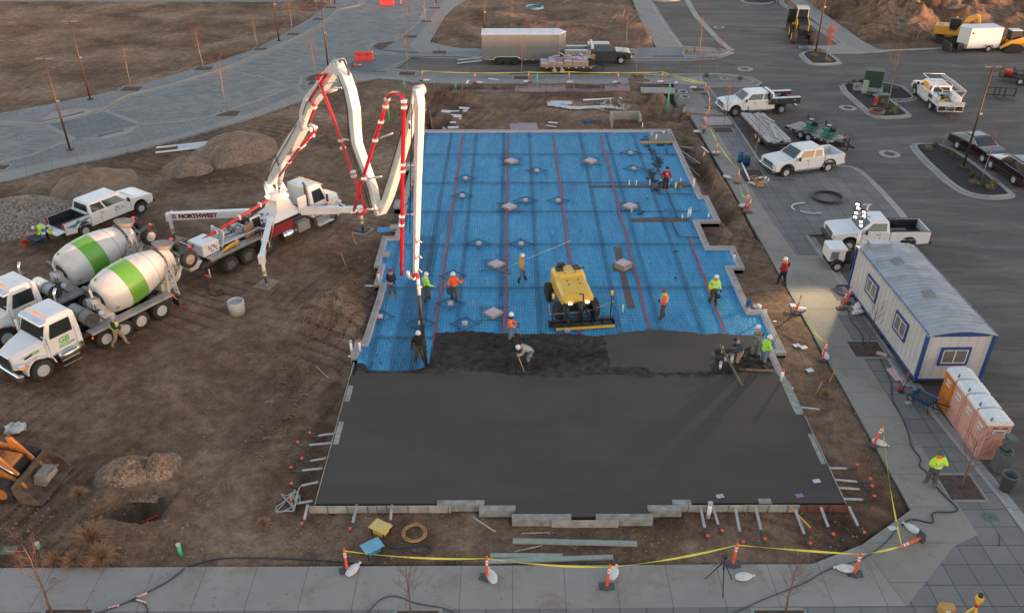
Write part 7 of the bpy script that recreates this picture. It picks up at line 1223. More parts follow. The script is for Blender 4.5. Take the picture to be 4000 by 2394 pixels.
# ---- bare trees
BARK=M('tree_bark',(.16,.10,.075),.9,var=.2,scale=8);TWIG=M('reddish_twigs',(.17,.075,.055),.9);GB_=M('grey_bark',(.26,.22,.19),.9,var=.2,scale=6)
def make_tree(seed,h=4.6,spread=.8,leaf=False,twig=TWIG,bark=GB_,low=.35):
    rs=random.Random(seed);t=thing('bare_tree','x','tree',(0,0,0));m=MB();pts=[(0,0,0)]
    for i in range(1,7):pts.append((pts[-1][0]+rs.uniform(-.05,.05),pts[-1][1]+rs.uniform(-.05,.05),h*.85*i/6))
    m.tube(pts,[.045*(1-.13*i)for i in range(7)],6);m.build('trunk',bark,t);m=MB()
    def br(p,d,ln,r,dep):
        q=[p];
        for i in range(3):d=(d+Vector((rs.uniform(-.18,.18),rs.uniform(-.18,.18),rs.uniform(0,.16)))).normalized();q.append(q[-1]+d*ln/3)
        m.tube(q,[r,r*.8,r*.6,r*.35],3,caps=False)
        if leaf and dep<=1:
            for _ in range(7):c=q[rs.randint(1,3)]+Vector([rs.uniform(-.1,.1)for _ in range(3)]);e1_=Vector([rs.uniform(-.06,.06)for _ in range(3)]);e2_=Vector([rs.uniform(-.06,.06)for _ in range(3)]);m.add([c,c+e1_,c+e2_],[(0,1,2)],1)
        if dep>0:
            for _ in range(3):k=rs.randint(1,3);dd=(d+Vector((rs.uniform(-.7,.7),rs.uniform(-.7,.7),rs.uniform(-.05,.5)))).normalized();br(q[k],dd,ln*rs.uniform(.45,.7),r*.6,dep-1)
    for i in range(17):
        z=h*(low+(.85-low)*i/16);a_=i*2.4+rs.uniform(-.3,.3);x,y=np.interp(z,[p[2]for p in pts],[p[0]for p in pts]),np.interp(z,[p[2]for p in pts],[p[1]for p in pts]);br(Vector((x,y,z)),Vector((math.cos(a_)*spread*.8,math.sin(a_)*spread*.8,.9)).normalized(),h*.25*(1.15-z/h*.55),.009,2)
    m.build('branches',[twig,M('red_leaf',(.42,.09,.03),.7)],t);return t
protos=[make_tree(3),make_tree(5,4.3,.6),make_tree(8,4.9,1.0)];near=make_tree(11,3.2,1.15,twig=M('brown_twigs',(.14,.07,.05),.9),bark=BARK,low=.28);redl=make_tree(21,3.2,.7,leaf=True)
TR=[(513,347,0,'at the leftmost pit along the field side of the plaza street'),(796,268,1,'at the second pit along the field side of the plaza street'),(892,444,2,'on the plaza walk nearest the sand heaps'),(1008,192,1,'along the field side between two lamp posts'),(1143,134,0,'on the far plaza walk just right of a lamp post'),(1241,76,1,'on the far plaza walk above the planted corner'),(1293,30,0,'furthest along the field side of the plaza street'),(1234,318,2,'behind the boom elbow at the planter'),(1592,288,1,'with white trunk left of the cross street'),(1598,144,0,'beside the curved plaza kerb, middle of three'),(1662,84,1,'beside the curved plaza kerb, further one'),(1698,33,0,'beside the curved plaza kerb, furthest one'),(1717,205,2,'at the corner left of the grey enclosed trailer'),(2035,304,1,'in front of the grey enclosed trailer'),(2486,300,2,'on the back walk below the dark grey pickup'),(2448,190,1,'behind the dark grey pickup bonnet'),(2733,203,0,'in the small black mulch bed by the parking strip'),(2795,305,0,'in the curved black mulch bed'),(2726,352,0,'in the back corner pit by the taped post'),(2823,508,1,'in front of the white flatbed pickup'),(2938,668,0,'beside the blue barrels'),(3465,420,2,'tall and thin in the island with the green cabinet'),(3673,590,1,'thin tree at the head of the long planted island'),(3835,700,0,'small tree in front of the dark utility car')]
usedp={}
for px,py,k,lab in TR:
    o_=protos[k]if k not in usedp else dup(protos[k]);usedp[k]=1;o_.location=at(px,py,.01);o_['label']='young bare tree '+lab;o_['group']='young bare street trees';o_.rotation_euler=(0,0,random.uniform(0,6));s=random.uniform(.85,1.02)*(1.12 if px==3465 else 1);o_.scale=(s,s,s)
for i,(px,py,sc,lab)in enumerate(((203,2392,1.15,'reddish tipped young tree at the lower left corner of the walk'),(1606,2398,.85,'bare round headed shrub tree at the bottom of the front walk'),(3066,2392,.85,'bare round headed young tree at the bottom of the walk, right of the tripod'),(3384,1362,.95,'bare young tree in the pit beside the site office'),(3752,1906,.95,'bare young tree in the pit beside the yellow jacketed person'))):
    o_=near if i==0 else dup(near);o_.location=at(px,py,.01);o_['label']=lab;o_['group']='young bare street trees';o_.rotation_euler=(0,0,i*1.7);o_.scale=(sc,)*3
redl.location=at(3228,233,0);redl['label']='young tree still holding red leaves in the small island';redl['group']='young bare street trees'
# ---- street lamps
POLE=M('bronze_lamp_post',(.085,.05,.035),.5,.3)
def lamp(px,py,h,lab,lean=0,two=True):
    p=at(px,py,0);t=thing('street_lamp',lab,'lamp post',p,0,'bronze street lamps');m=MB();m.box((0,0,.05),(.4,.4,.1));m.tube([(0,0,0),(0,0,h)],[.085,.065],8);m.build('pole',POLE,t);m=MB();[m.box((s*.38,0,h),(.45,.22,.05))for s in((-1,1)if two else(-1,))];m.bar((-.3,0,h),(.3,0,h),.06);m.build('lamp_head',M('dark_lamp_head',(.10,.10,.11),.4),t);MB().box((.12,0,h*.55),(.25,.12,.10)).build('bracket',ALU,t)
for a_ in((274,585,7.1,'street lamp on the near plaza walk, sunlit upper half'),(353,389,6.9,'street lamp at the field edge behind the nearest one'),(1090,160,7.2,'street lamp at the field edge, top outside the photo'),(1283,272,6.6,'street lamp rising behind the boom elbow'),(1893,196,7.2,'street lamp behind the grey enclosed trailer'),(1308,13,7.2,'street lamp base at the very top beside the plaza walk'),(1703,12,7.2,'street lamp base at the top by the curved plaza kerb'),(3186,203,8.4,'street lamp in the small island by the wheel loader'),(3762,655,7.5,'tall street lamp in the long planted island')):lamp(*a_)
# ---- covers, hoses, cables
CV=M('cast_cover',(.07,.068,.066),.7,.3,var=.2,scale=10)
for i,(px,py,r,lab)in enumerate(((2808,107,.7,'behind the parking strip'),(2910,270,.8,'at the road junction'),(3312,422,.75,'right of the power trowel trailer'),(3475,602,.8,'in the open road by the long island'),(3281,690,.95,'in the pavers kerb by the white extended cab pickup'),(588,430,.22,'small one in the paver street'),(84,540,.22,'small one at the left end of the paver street'),(2830,307,.45,'in the curved black mulch bed'))):
    big_=r>.5;p=at(px,py,-.11 if big_ and px!=2830 else.02);t=thing('manhole_cover','round manhole cover '+lab,'manhole',p,0,'round manhole covers');MB().cyl((0,0,-.02),(0,0,.012),r,28).build('concrete_collar',KERB,t);MB().cyl((0,0,0),(0,0,.02),r*.52,24).build('cover',CV,t)
def cable(name,label,pts,r=.02,mat=None,z=.02,dirt_=False,cat='cable',group=None):
    P_=[at(x,y,z)if not dirt_ else ag(x,y,r)for x,y in smooth(pts,2)];o0=P_[0];o_=MB().tube([p-o0 for p in P_],r,6).build(name,mat or BLACK);o_.location=o0;return tag(o_,label,cat,group)
CAB=M('dusty_black_cable',(.05,.05,.055),.6,var=.2,scale=5)
cable('power_cable','long dusty cable from the yellow power box across the dirt to the lower left walk',[(1499,2112),(1523,2142),(1577,2142),(1656,2124),(1690,2133),(1687,2155),(1643,2164),(1590,2146),(1541,2150),(1510,2181),(1479,2201),(1421,2206),(1341,2195),(1177,2184),(1000,2178),(860,2180),(790,2196),(720,2218)],.028,CAB,dirt_=True)
cable('power_cable','black cable crossing the front walk at the lower left',[(720,2218),(680,2255),(620,2290),(540,2330),(470,2362),(380,2394)],.028,CAB,.03)
cable('power_cable','short black loop beside the taped joints on the front walk',[(500,2345),(545,2345),(572,2362),(578,2396)],.025,CAB,.03)
for a_,b_,lab in(((575,2315),(535,2330),'upper'),((465,2362),(425,2374),'lower'),((533,2341),(568,2352),'branch')):cable('tape_sleeve','red and white taped sleeve on the cable, '+lab+' one',[a_,b_],.045,M('red_white_tape',(.7,.08,.06),.5,rgb2=(.75,.7,.7),scale=14),.03,cat='cable joint')
cable('power_cable','black cable arching behind the bottom shrub tree',[(1430,2400),(1475,2345),(1520,2325),(1560,2328),(1620,2355),(1700,2367),(1740,2375),(1790,2400)],.022,CAB,.02)
cable('power_cable','long black cable winding down the right walk past the yellow jacketed person',[(3438,1403),(3487,1498),(3480,1554),(3522,1624),(3554,1702),(3557,1744),(3603,1793),(3585,1818),(3635,1853),(3656,1899),(3705,1952),(3744,1983),(3733,2001),(3635,1997),(3649,2036),(3635,2043),(3557,2022),(3522,2050)],.028,BLACK,.03)
cable('power_cable','dark cable with taped joint along the corner dirt edge',[(3500,2070),(3450,2130),(3360,2190),(3240,2215),(3130,2285),(3000,2330),(2860,2396)],.02,CAB,.02)
cable('power_cable','cable from the paired delineators to the office tree',[(3310,1200),(3322,1255),(3368,1300),(3372,1345)],.025,BLACK,.03);cable('cable_stub','short black cable stub sticking out of the right walk pavers',[(3900,2080),(3905,2105),(3902,2130)],.02,BLACK,.05)
cable('air_hose','black hose lying on the dirt behind the pump truck',[(812,1100),(812,1150),(850,1160),(882,1145),(865,1130),(845,1140),(855,1155),(885,1150)],.03,BLACK,dirt_=True)
def coil(label,px,py,r,n,tr,mat,z=0.,sq=1.,name='hose_coil',jit=.04):
    p=at(px,py,z);P_=[]
    for i in range(n*20+1):a_=i*2*math.pi/20;k=r*(1+jit*math.sin(i*.37)+jit*.6*math.sin(i*1.1));P_.append((k*math.cos(a_),k*sq*math.sin(a_),tr+tr*1.6*(i//20%3)))
    o_=MB().tube(P_,tr,5).build(name,mat);o_.location=p;return tag(o_,label,'coil')
coil('large coil of black plastic pipe lying on the pavers',3230,776,1.0,3,.045,M('black_pipe',(.04,.045,.055),.4),.0,.95);coil('yellow extension cord coiled on the dirt in front of the slab',1619,2083,.42,6,.014,M('ochre_cord',(.55,.30,.10),.6),-.08,1,jit=.12);coil('blue hose coil on the far dirt lot',2087,33,1.1,3,.05,M('pale_blue_hose',(.10,.30,.45),.5),.05);coil('red and green hose coil in the planted island',3424,440,.62,4,.05,M('red_hose',(.40,.04,.04),.5,rgb2=(.05,.2,.12),scale=1.2),.03);coil('blue and red hose coil under the office trailer corner',3302,1140,.6,4,.03,M('violet_red_hose',(.2,.04,.06),.5,rgb2=(.03,.08,.3),scale=1),-.05);coil('thin red air hose hanging in loops behind the front mixer',705,1195,.35,4,.014,M('red_hose2',(.35,.04,.03),.5),.0,.6)
for px,py,a0,a1,r,lab in((3150,815,1.5,3.6,.75,'upper grey conduit elbow'),(3170,822,3.4,5.3,.62,'lower grey conduit elbow')):
    p=at(px,py,.02);o_=MB().tube([(r*math.cos(a0+(a1-a0)*i/12)*1.3,r*math.sin(a0+(a1-a0)*i/12),.06)for i in range(13)],.06,8).build('pipe_elbow',M('grey_conduit',(.42,.46,.48),.5));o_.location=p;tag(o_,'thick pale '+lab+' lying on the pavers','pipe')
# ---- earth-moving machines
CY=M('machine_ochre',(.62,.30,.03),.45,var=.1,scale=3,dirt=.15,coat=.2);TRK=M('track_rubber',(.04,.035,.03),.9,bump=.02,bscale=20,var=.3,scale=6)
p=at(3122,150,-.12);t=thing('wheel_loader','yellow and black wheel loader with open door on the far road','wheel loader',(p.x,p.y,-.12),R(-100));MY=M('loader_yellow',(.80,.45,.03),.35,coat=.4)
for x in(0,2.3):
    for s in(-1,1):wheel(t,x,s*.95,.72,.55,M('yellow_rim',(.7,.4,.03),.5),'slots')
m=MB();m.loft([[(-.2,-.55,1.0),(1.6,-.45,.9),(1.6,.45,.9),(-.2,.55,1.0)],[(-.2,-.6,2.15),(1.45,-.45,1.75),(1.45,.45,1.75),(-.2,.6,2.15)]]);m.build('engine_hood',BLACK,t,.05)
for s in(-1,1):m=MB();m.side([(-.4,1.2),(1.3,1.0),(1.35,1.75),(.6,2.15),(-.4,2.3)],s*.62-.03,s*.62+.03);m.build('side_panel',MY,t)
m=MB();m.box((1.75,0,.95),(.35,1.9,.5));m.box((.6,0,.95),(2.2,.9,.5));m.box((-1.0,0,.9),(2.5,1.0,.5));m.build('counterweight',BLACK,t,.04);[MB().box((1.94,s*.75,.98),(.03,.22,.2)).build('tail_lamp',HLAMP,t)for s in(-1,1)]
m=MB();[m.bar((x,s*.62,1.6),(x,s*.56,3.15),.09)for x in(-1.5,-.35)for s in(-1,1)];m.box((-.95,0,3.2),(1.5,1.3,.14));m.box((-.95,0,1.6),(1.35,1.3,.3));m.build('cab_frame',M('loader_cab',(.45,.44,.40),.5),t,.02);m=MB();m.box((-.95,.6,2.4),(1.0,.02,1.3));m.box((-.95,-.6,2.4),(1.0,.02,1.3));m.box((-.36,0,2.4),(.02,1.1,1.3));m.build('cab_glass',GLASS,t);m=MB();m.box((-.7,-1.1,2.3),(.04,.9,1.5));m.build('open_door',GLASS,t)
m=MB();[m.bar((-1.2,s*.5,1.5),(-3.4,s*.5,.7),.2,.3)for s in(-1,1)];m.build('lift_arm',MY,t);m=MB();m.side([(-3.3,.1),(-4.3,.1),(-4.4,.2),(-3.6,.3),(-3.4,1.2),(-3.3,1.2)],-1.25,1.25);m.build('bucket',STEEL,t)
p=at(3700,165,-.1);t=thing('excavator','ochre tracked excavator among the spoil heaps with folded arm','excavator',(p.x,p.y,zt(p.x,p.y)if False else-.1),R(-28))
for s in(-1,1):m=MB();m.side([(-1.3,.15),(-1.05,0),(1.05,0),(1.3,.15),(1.35,.45),(1.1,.68),(-1.1,.68),(-1.35,.45)],s*.85-.22,s*.85+.22);m.build('track',TRK,t)
m=MB();m.side([(-1.6,.95),(.9,.95),(.9,1.3),(-.1,1.35),(-.2,1.9),(-1.6,1.85)],-1.0,1.0);m.cyl((0,0,.6),(0,0,.98),.5,16);m.build('house',CY,t,.05);m=MB();m.box((.35,.55,1.75),(1.15,.8,1.5));m.build('cab',BLACK,t,.05);m=MB();m.box((.35,.965,1.95),(.8,.02,.8));m.box((.935,.55,1.95),(.02,.65,.9));m.build('cab_glass',GLASS,t)
m=MB();q=[(.5,1.2),(1.4,2.9),(2.3,3.25),(2.5,3.0),(1.75,2.5),(1.1,1.2)];m.side(q,-.35,-.05);m.build('boom',CY,t,.02);m=MB();m.side([(2.2,3.3),(2.6,3.1),(3.1,1.2),(2.9,1.1)],-.32,-.08);m.build('dipper_arm',CY,t,.02);m=MB();m.side([(3.1,1.25),(3.35,.7),(3.0,.3),(2.6,.5),(2.8,.9)],-.5,.1);m.build('bucket',STEEL,t);MB().box((1.7,0,.3),(.15,2.0,.45)).build('blade',CY,t);m=MB();m.cyl((.35,.5,2.55),(.35,.5,2.7),.07);m.build('beacon',AMBER,t);m=MB();[m.cyl((-1.2+.2*k,-.8,1.85),(-1.2+.2*k,-.8,2.6),.025,5)for k in range(3)];m.build('guard_rail',BLACK,t)
a=at(3773,206,-.12);b=at(3897,203,-.12);d=b-a;rz_=math.atan2(d.y,d.x);Lw=d.length;t=thing('cargo_trailer','small white enclosed trailer at the edge of the lot, its top half in sun','trailer',(a.x,a.y,-.12),rz_);m=MB();m.prism([(0,0),(Lw,0),(Lw,2.0),(0,2.0),(-.75,1.0)],.42,2.45);m.build('wall',TRUCKW,t,.02);m=MB();m.prism([(-.02,-.02),(Lw+.02,-.02),(Lw+.02,2.02),(-.02,2.02),(-.78,1.0)],2.44,2.52);m.build('roof',M('white_roof'),t,.02)
m=MB();m.prism([(-.06,-.03),(.06,-.03),(-.70,1.0),(-.82,1.0)],.42,.85);m.build('stone_guard',ALU,t);wheel(t,Lw*.66,-.02,.34,.2,WRIM,'holes');m=MB();m.bar((Lw*.66-.5,-.12,.5),(Lw*.66-.35,-.12,.8),.22,.04);m.bar((Lw*.66-.35,-.12,.8),(Lw*.66+.35,-.12,.8),.22,.04);m.bar((Lw*.66+.35,-.12,.8),(Lw*.66+.5,-.12,.5),.22,.04);m.build('fender',GREYW,t);m=MB();m.bar((-.5,.5,.45),(-1.8,1,.45),.09);m.bar((-.5,1.5,.45),(-1.8,1,.45),.09);m.build('tongue',BLACK,t);MB().cyl((.25,-.02,2.0),(.25,.02,2.0),.12,12).build('vent',BLACK,t)
p=at(3945,205,-.12);t=thing('skid_steer','yellow tracked skid steer loader behind the white trailer','skid steer',(p.x+.3,p.y+.6,-.12),R(178));
for s in(-1,1):m=MB();m.side([(-.8,.1),(.9,.05),(1.1,.3),(.3,.85),(-.6,.8),(-1.0,.4)],s*.75-.2,s*.75+.2);m.build('track',TRK,t);m=MB();m.side([(-1.2,1.0),(-.9,1.7),(.6,1.25),(1.6,.6),(1.5,.35),(.4,.95),(-.9,.9)],s*.72-.08,s*.72+.08);m.build('lift_arm',CY,t,.02)
MB().box((-.3,0,.9),(1.7,1.1,.8)).build('body',CY,t,.05);m=MB();m.box((.05,0,1.7),(1.1,.95,1.0));m.build('cab',BLACK,t,.04);MB().box((.05,0,2.23),(1.15,1.0,.1)).build('cab_roof',M('white_roof'),t,.03)
p=at(3712,200,-.12);t=thing('grapple_bucket','black toothed bucket attachment in front of the white trailer','bucket attachment',(p.x-.6,p.y,-.12));m=MB();m.side([(0,0),(.9,0),(.9,.15),(.3,.2),(.15,1.0),(0,1.0)],-.9,.9);m.build('bucket',BLACK,t);m=MB();[m.box((1.3,-.5+k*.2,.55),(.6,.05,.7))for k in range(6)];m.build('tine',BLACK,t)
a=at(3895,322,-.12);t=thing('utility_trailer','black utility trailer with rusty mesh ramp gate at the right edge','trailer',(a.x,a.y,-.12),R(-28));m=MB();m.box((2.4,.9,.55),(4.8,1.9,.1));[m.bar((0,y,.9),(4.8,y,.9),.06)for y in(0,1.85)];[m.bar((x,y,.5),(x,y,.9),.05)for x in(0,1.2,2.4,3.6,4.8)for y in(0,1.85)];m.build('frame',BLACK,t);m=MB();m.box((.0,.92,1.35),(.05,1.85,1.6));m.build('ramp_gate',M('rusty_mesh',(.17,.075,.05),.8,var=.3,scale=5),t);m=MB();[m.bar((.03,.05+k*.3,.55),(.03,.05+k*.3,2.2),.035)for k in range(7)];m.build('gate_bar',M('rusty_bar',(.12,.05,.035),.8),t)
for x in(1.9,2.75):wheel(t,x,-.05,.34,.2,WRIM,'holes')
m=MB();
for k in range(14):m.bar((random.uniform(.5,4),random.uniform(.2,1.6),.7),(random.uniform(.5,4.4),random.uniform(.2,1.6),random.uniform(.7,1.5)),.1)
m.build('loose_equipment',STEEL,t);MB().box((.7,.7,.9),(.6,.6,.5)).build('red_engine',RED,t,.04)
p=at(3860,385,-.12);t=thing('fork_carriage','black pallet fork carriage standing on the lot beside the tall lamp','fork attachment',(p.x,p.y+.4,-.12),R(-8));m=MB();[m.bar((-.1,0,z),(2.4,0,z),.1)for z in(.25,.9)];[m.bar((x,0,.1),(x,0,1.0),.09)for x in(-.1,.6,1.0,1.5,2.4)];m.build('carriage',BLACK,t);[MB().bar((x,0,.1),(x+.6,-1.3,.05),.12,.05).build('fork',M('worn_fork',(.13,.08,.06),.7),t)for x in(.7,1.4)]
JO=M('faded_orange_machine',(.46,.17,.035),.5,var=.15,scale=2.5,dirt=.25);e1=at(232,1778,.5);e2=at(108,1928,.5);bd=(e2-e1);BWd=bd.length;bd.normalize();fdv=Vector((-bd.y,bd.x,0));fdv=fdv if fdv.x>0 else-fdv;mid=(e1+e2)/2;org=mid-fdv*3.0;t=thing('backhoe_loader','faded orange backhoe loader cut by the left edge, front bucket down','backhoe',(org.x,org.y,-.1),math.atan2(fdv.y,fdv.x));hb=BWd/2
wheel(t,1.85,.98,.52,.36,JO,'slots');wheel(t,1.85,-1.0,.52,.36,JO,'slots');wheel(t,-.5,.9,.72,.5,JO,'slots');wheel(t,-.5,-.9,.72,.5,JO,'slots')
m=MB();m.loft([[(.2,-.42,.8),(2.2,-.4,.7),(2.2,.4,.7),(.2,.42,.8)],[(.2,-.42,1.55),(2.1,-.36,1.35),(2.1,.36,1.35),(.2,.42,1.55)]]);m.build('bonnet',JO,t,.05);m=MB();m.box((1.1,0,1.5),(.9,.5,.06));m.build('rusty_panel',M('rust',(.16,.07,.05),.9,var=.3,scale=5),t);MB().box((2.12,0,.95),(.2,.74,.6)).build('grille',BLACK,t);m=MB();m.box((-.6,0,1.9),(1.4,1.2,1.6));m.build('cab',BLACK,t,.05);MB().box((-.6,0,2.75),(1.6,1.35,.1)).build('cab_roof',JO,t,.03)
for s in(-1,1):
    m=MB();m.side([(.2,1.5),(.4,1.8),(1.5,1.45),(2.5,.65),(2.6,.4),(2.3,.45),(1.4,1.1),(.3,1.35)],s*.62-.07,s*.62+.07);m.build('lift_arm',JO,t,.015);m=MB();m.side([(1.55,1.35),(1.5,2.0),(1.72,2.0),(2.4,1.0),(2.3,.85),(1.75,1.55)],s*.50-.05,s*.50+.05);m.build('tilt_link',JO,t,.01);m=MB();m.cyl((1.75,s*.56,1.5),(2.35,s*.56,.9),.05,8);m.build('hydraulic_ram',CHROME,t)
m=MB();bp_=[(2.45,.95),(2.35,.5),(2.5,.12),(2.8,.0),(3.45,.0),(3.48,.04),(2.85,.06),(2.58,.2),(2.45,.5),(2.52,.95)];m.side(bp_,-hb,hb);[m.side([(2.4,.9),(2.4,.5),(2.55,.1),(2.8,0),(3.4,0),(3.0,.6)],s*hb-.02,s*hb+.02)for s in(-1,1)];m.build('bucket',M('rusty_steel',(.13,.085,.06),.8,var=.35,scale=3),t)
m=MB();m.side([(2.6,.2),(2.75,.7),(3.15,.75),(3.3,.45),(3.1,.15)],-.25,.45);[m.box((3.3,-.2+k*.15,.72),(.25,.07,.05),ry=-.5)for k in range(5)];ob=m.build('digging_bucket',M('dusty_steel',(.28,.24,.20),.8,var=.25,scale=4));ob.matrix_world=Matrix.Translation(t.location)@Matrix.Rotation(t.rotation_euler.z,4,'Z');tag(ob,'small toothed digging bucket lying inside the orange machine bucket','bucket attachment')
# ---- heaps
def heap(name,label,cat,px,py,w,d_,h,mat,seed=0,peaks=1,z0=-.12,pw=1.):
    c=at(px,py,-.1);n=56;X_=np.linspace(-1.25,1.25,n)*w;Y_=np.linspace(-1.25,1.25,n)*d_
    def hf(x,y):
        r=np.sqrt((x/w)**2+(y/d_)**2)+.14*fbm(x,y,1.6,2,seed);z=h*np.clip(1-r,0,1)**pw*1.15;z=np.minimum(z,h)
        for k in range(peaks-1):z=np.maximum(z,h*.75*np.clip(1-np.sqrt(((x-(.5-k)*w)/(w*.6))**2+((y+.2*d_)/(d_*.6))**2),0,1))
        return z*(1+.28*fbm(x,y,.8,3,seed+3))+.05*fbm(x,y,.3,3,seed+5)-.10*(z<.01)
    o_=grid_obj(name,X_,Y_,hf,mat);o_.location=(c.x,c.y,z0);return tag(o_,label,cat,'heaps of sand and gravel')
def gravel_mat(name,c1,c2,sc,bmp):
    m=bpy.data.materials.new(name);m.use_nodes=True;n,L,b=nodes(m);v=vecs(n,L);vo=n.new('ShaderNodeTexVoronoi');vo.inputs['Scale'].default_value=sc;L.new(v,vo.inputs[0]);sp=n.new('ShaderNodeSeparateColor');L.new(vo.outputs['Color'],sp.inputs[0]);c=ramp(n,sp.outputs[0],L,[(.1,c1),(.9,c2)])
    c=mix(n,L,.8,c,ramp(n,noise(n,L,v,.9,5,.7),L,[(.35,(.6,.58,.56)),(.65,(1.25,1.2,1.15))]),'MULTIPLY');L.new(c,b.inputs['Base Color']);b.inputs['Roughness'].default_value=.95;bumpn(n,L,b,[(vo.outputs['Distance'],bmp),(noise(n,L,v,5,6,.8),.06)]);return m
GRV=gravel_mat('loose_gravel',(.13,.095,.07),(.38,.31,.25),9,.06);SND=gravel_mat('heaped_sand',(.21,.135,.085),(.31,.21,.14),22,.02);SN2=gravel_mat('sandy_gravel',(.19,.125,.08),(.33,.235,.165),14,.04)
SN3=gravel_mat('stony_earth',(.17,.105,.068),(.36,.25,.175),11,.05)
heap('gravel_heap','low wide heap of pale gravel at the left edge behind the pickup','gravel heap',60,850,3.9,3.6,.95,GRV,1,pw=.7);heap('sand_heap','tall brown sand heap just above the pickup bonnet','sand heap',372,725,2.9,3.1,1.15,SND,4,pw=.8);heap('sand_heap','small wedge shaped sand heap near the plaza walk','sand heap',730,655,1.9,2.0,.8,SN2,7,2);heap('sand_heap','wide sand heap with scooped top nearest the boom','sand heap',925,585,3.1,3.6,1.15,SN2,9,3,pw=.8)
heap('earth_heap','tan heap of dug earth above the hole, larger part','earth heap',500,1850,1.35,1.2,.95,SN3,31,2,z0=-.15);heap('earth_heap','rounded heap of stony earth above the hole, right part','earth heap',628,1838,.95,1.1,.8,SN3,35,z0=-.15)
heap('earth_heap','small heap of clods below the first survey stake','earth heap',1348,1063,.75,.7,.28,DIRT,12)
def scatter(name,regions,mat,r0,r1,seed,label=None):
    rs=np.random.RandomState(seed);PX=np.concatenate([rs.uniform(a[0],a[2],a[4])for a in regions]);PY=np.concatenate([rs.uniform(a[1],a[3],a[4])for a in regions])
    q=[at(px,py,-.1)for px,py in zip(PX,PY)];x=np.array([p.x for p in q]);y=np.array([p.y for p in q]);ok=np.ones(len(x),bool)
    for poly in(SLAB,WALK_R,PLAZA,ASPH):ok&=~pip(x,y,poly)
    x=x[ok];y=y[ok];z=terrain(x,y);m=MB()
    for X1,Y1,Z1 in zip(x,y,z):
        r=r0+(r1-r0)*rs.rand()**3;a0=rs.rand()*3;u=rs.uniform(.7,1.2,4);m.add([(X1+r*math.cos(a0+i*1.57)*u[i],Y1+r*math.sin(a0+i*1.57)*u[i],Z1+r*.15)for i in range(4)]+[(X1+r*(u[0]-1)*.5,Y1,Z1+r*u[1]*.8)],[(0,1,4),(1,2,4),(2,3,4),(3,0,4)],0)
    return tag(m.build(name,mat),label,kind='stuff')
scatter('scattered_stones',[(0,2040,1350,2210,420),(0,1900,700,2100,200),(0,1700,1200,2000,90),(0,1500,1200,1750,60),(600,900,1450,1500,160),(1150,1000,1450,1400,160),(1200,2000,3400,2200,430),(3100,1450,3500,2000,200),(2650,620,3100,1250,160),(0,30,900,400,420),(1650,350,2500,500,150),(3200,0,4000,180,220),(900,450,1600,800,200)],M('pale_stone',(.27,.205,.16),.9,rgb2=(.16,.12,.09),scale=2),.02,.085,5)
RUT=M('pressed_earth',(.205,.130,.083),.95,var=.25,scale=3)
pts=[]
for path in([(950,1270),(1000,1330),(1030,1400)],[(1130,1410),(1150,1480),(1140,1540)],[(880,1370),(930,1400)],[(760,1880),(860,1930)],[(1100,1560),(1080,1640),(1040,1700)],[(1000,1700),(960,1790),(900,1850)],[(800,720),(900,700),(1000,730)],[(1250,760),(1360,740),(1480,700)],[(1900,395),(2050,392),(2200,410)],[(2000,470),(2080,450),(2130,460)],[(1180,900),(1140,950)]):
    P_=[Vector(p[:]).to_3d()if 0 else at(p[0],p[1],-.1)for p in smooth(path,3)]
    for a,b in zip(P_,P_[1:]):
        d=b-a;ln=d.length;d=d.normalized();n_=Vector((-d.y,d.x,0))
        for k in range(int(ln/.17)+1):
            c=a+d*(k*.17)+n_*random.uniform(-.05,.05)
            for o_ in(-.55,.55):pts.append((c+n_*o_,d,n_))
xx=np.array([p[0].x for p in pts]);yy=np.array([p[0].y for p in pts]);zz=terrain(xx,yy);m=MB()
for(c,d,n_),z in zip(pts,zz):
    if z<-.4 or random.random()<.3:continue
    for s in(-1,1):e_=c+n_*s*.02;f_=c+n_*s*.21+d*.13;m.bar((e_.x,e_.y,z+.004),(f_.x,f_.y,z+.004),.05,.035)
tag(m.build('tyre_tracks',RUT),kind='structure')
STRAW=M('dry_straw',(.33,.20,.11),.9)
def tuft(name,label,cat,p,r,n,up,mat,group):
    rs=random.Random(hash(label)&255 if False else int(p.x*10));m=MB()
    for _ in range(n):
        a_=rs.uniform(0,6.28);e=rs.uniform(up,1.45);l_=r*rs.uniform(.6,1.1);d_=Vector((math.cos(a_)*math.cos(e),math.sin(a_)*math.cos(e),math.sin(e)));m.tube([Vector((0,0,0)),d_*l_*.6,d_*l_+Vector((0,0,-.12*l_))],[.012,.009,.004],3,caps=False)
    o_=m.build(name,mat);o_.location=p;return tag(o_,label,cat,group)
for px,py,r,lab in((355,2110,.75,'large pale tumbleweed behind the others at the front walk'),(395,2185,.65,'tumbleweed right of the group at the front walk'),(290,2195,.45,'tumbleweed in the middle of the group at the front walk'),(215,2195,.40,'small tumbleweed left of the group at the front walk'),(1030,2055,.32,'lone tumbleweed left of the slab corner braces'),(3222,1548,.3,'lone dry weed right of the finished slab'),(310,1940,.4,'dry weed beside the dug hole')):tuft('tumbleweed',lab,'tumbleweed',ag(px,py,.08),r*1.15,330,-.15,STRAW,'tumbleweeds on the dirt')
GRS=M('dry_ornamental_grass',(.30,.22,.10),.9,var=.3,scale=4);GRN=M('green_ornamental_grass',(.10,.12,.05),.9,var=.3,scale=4)
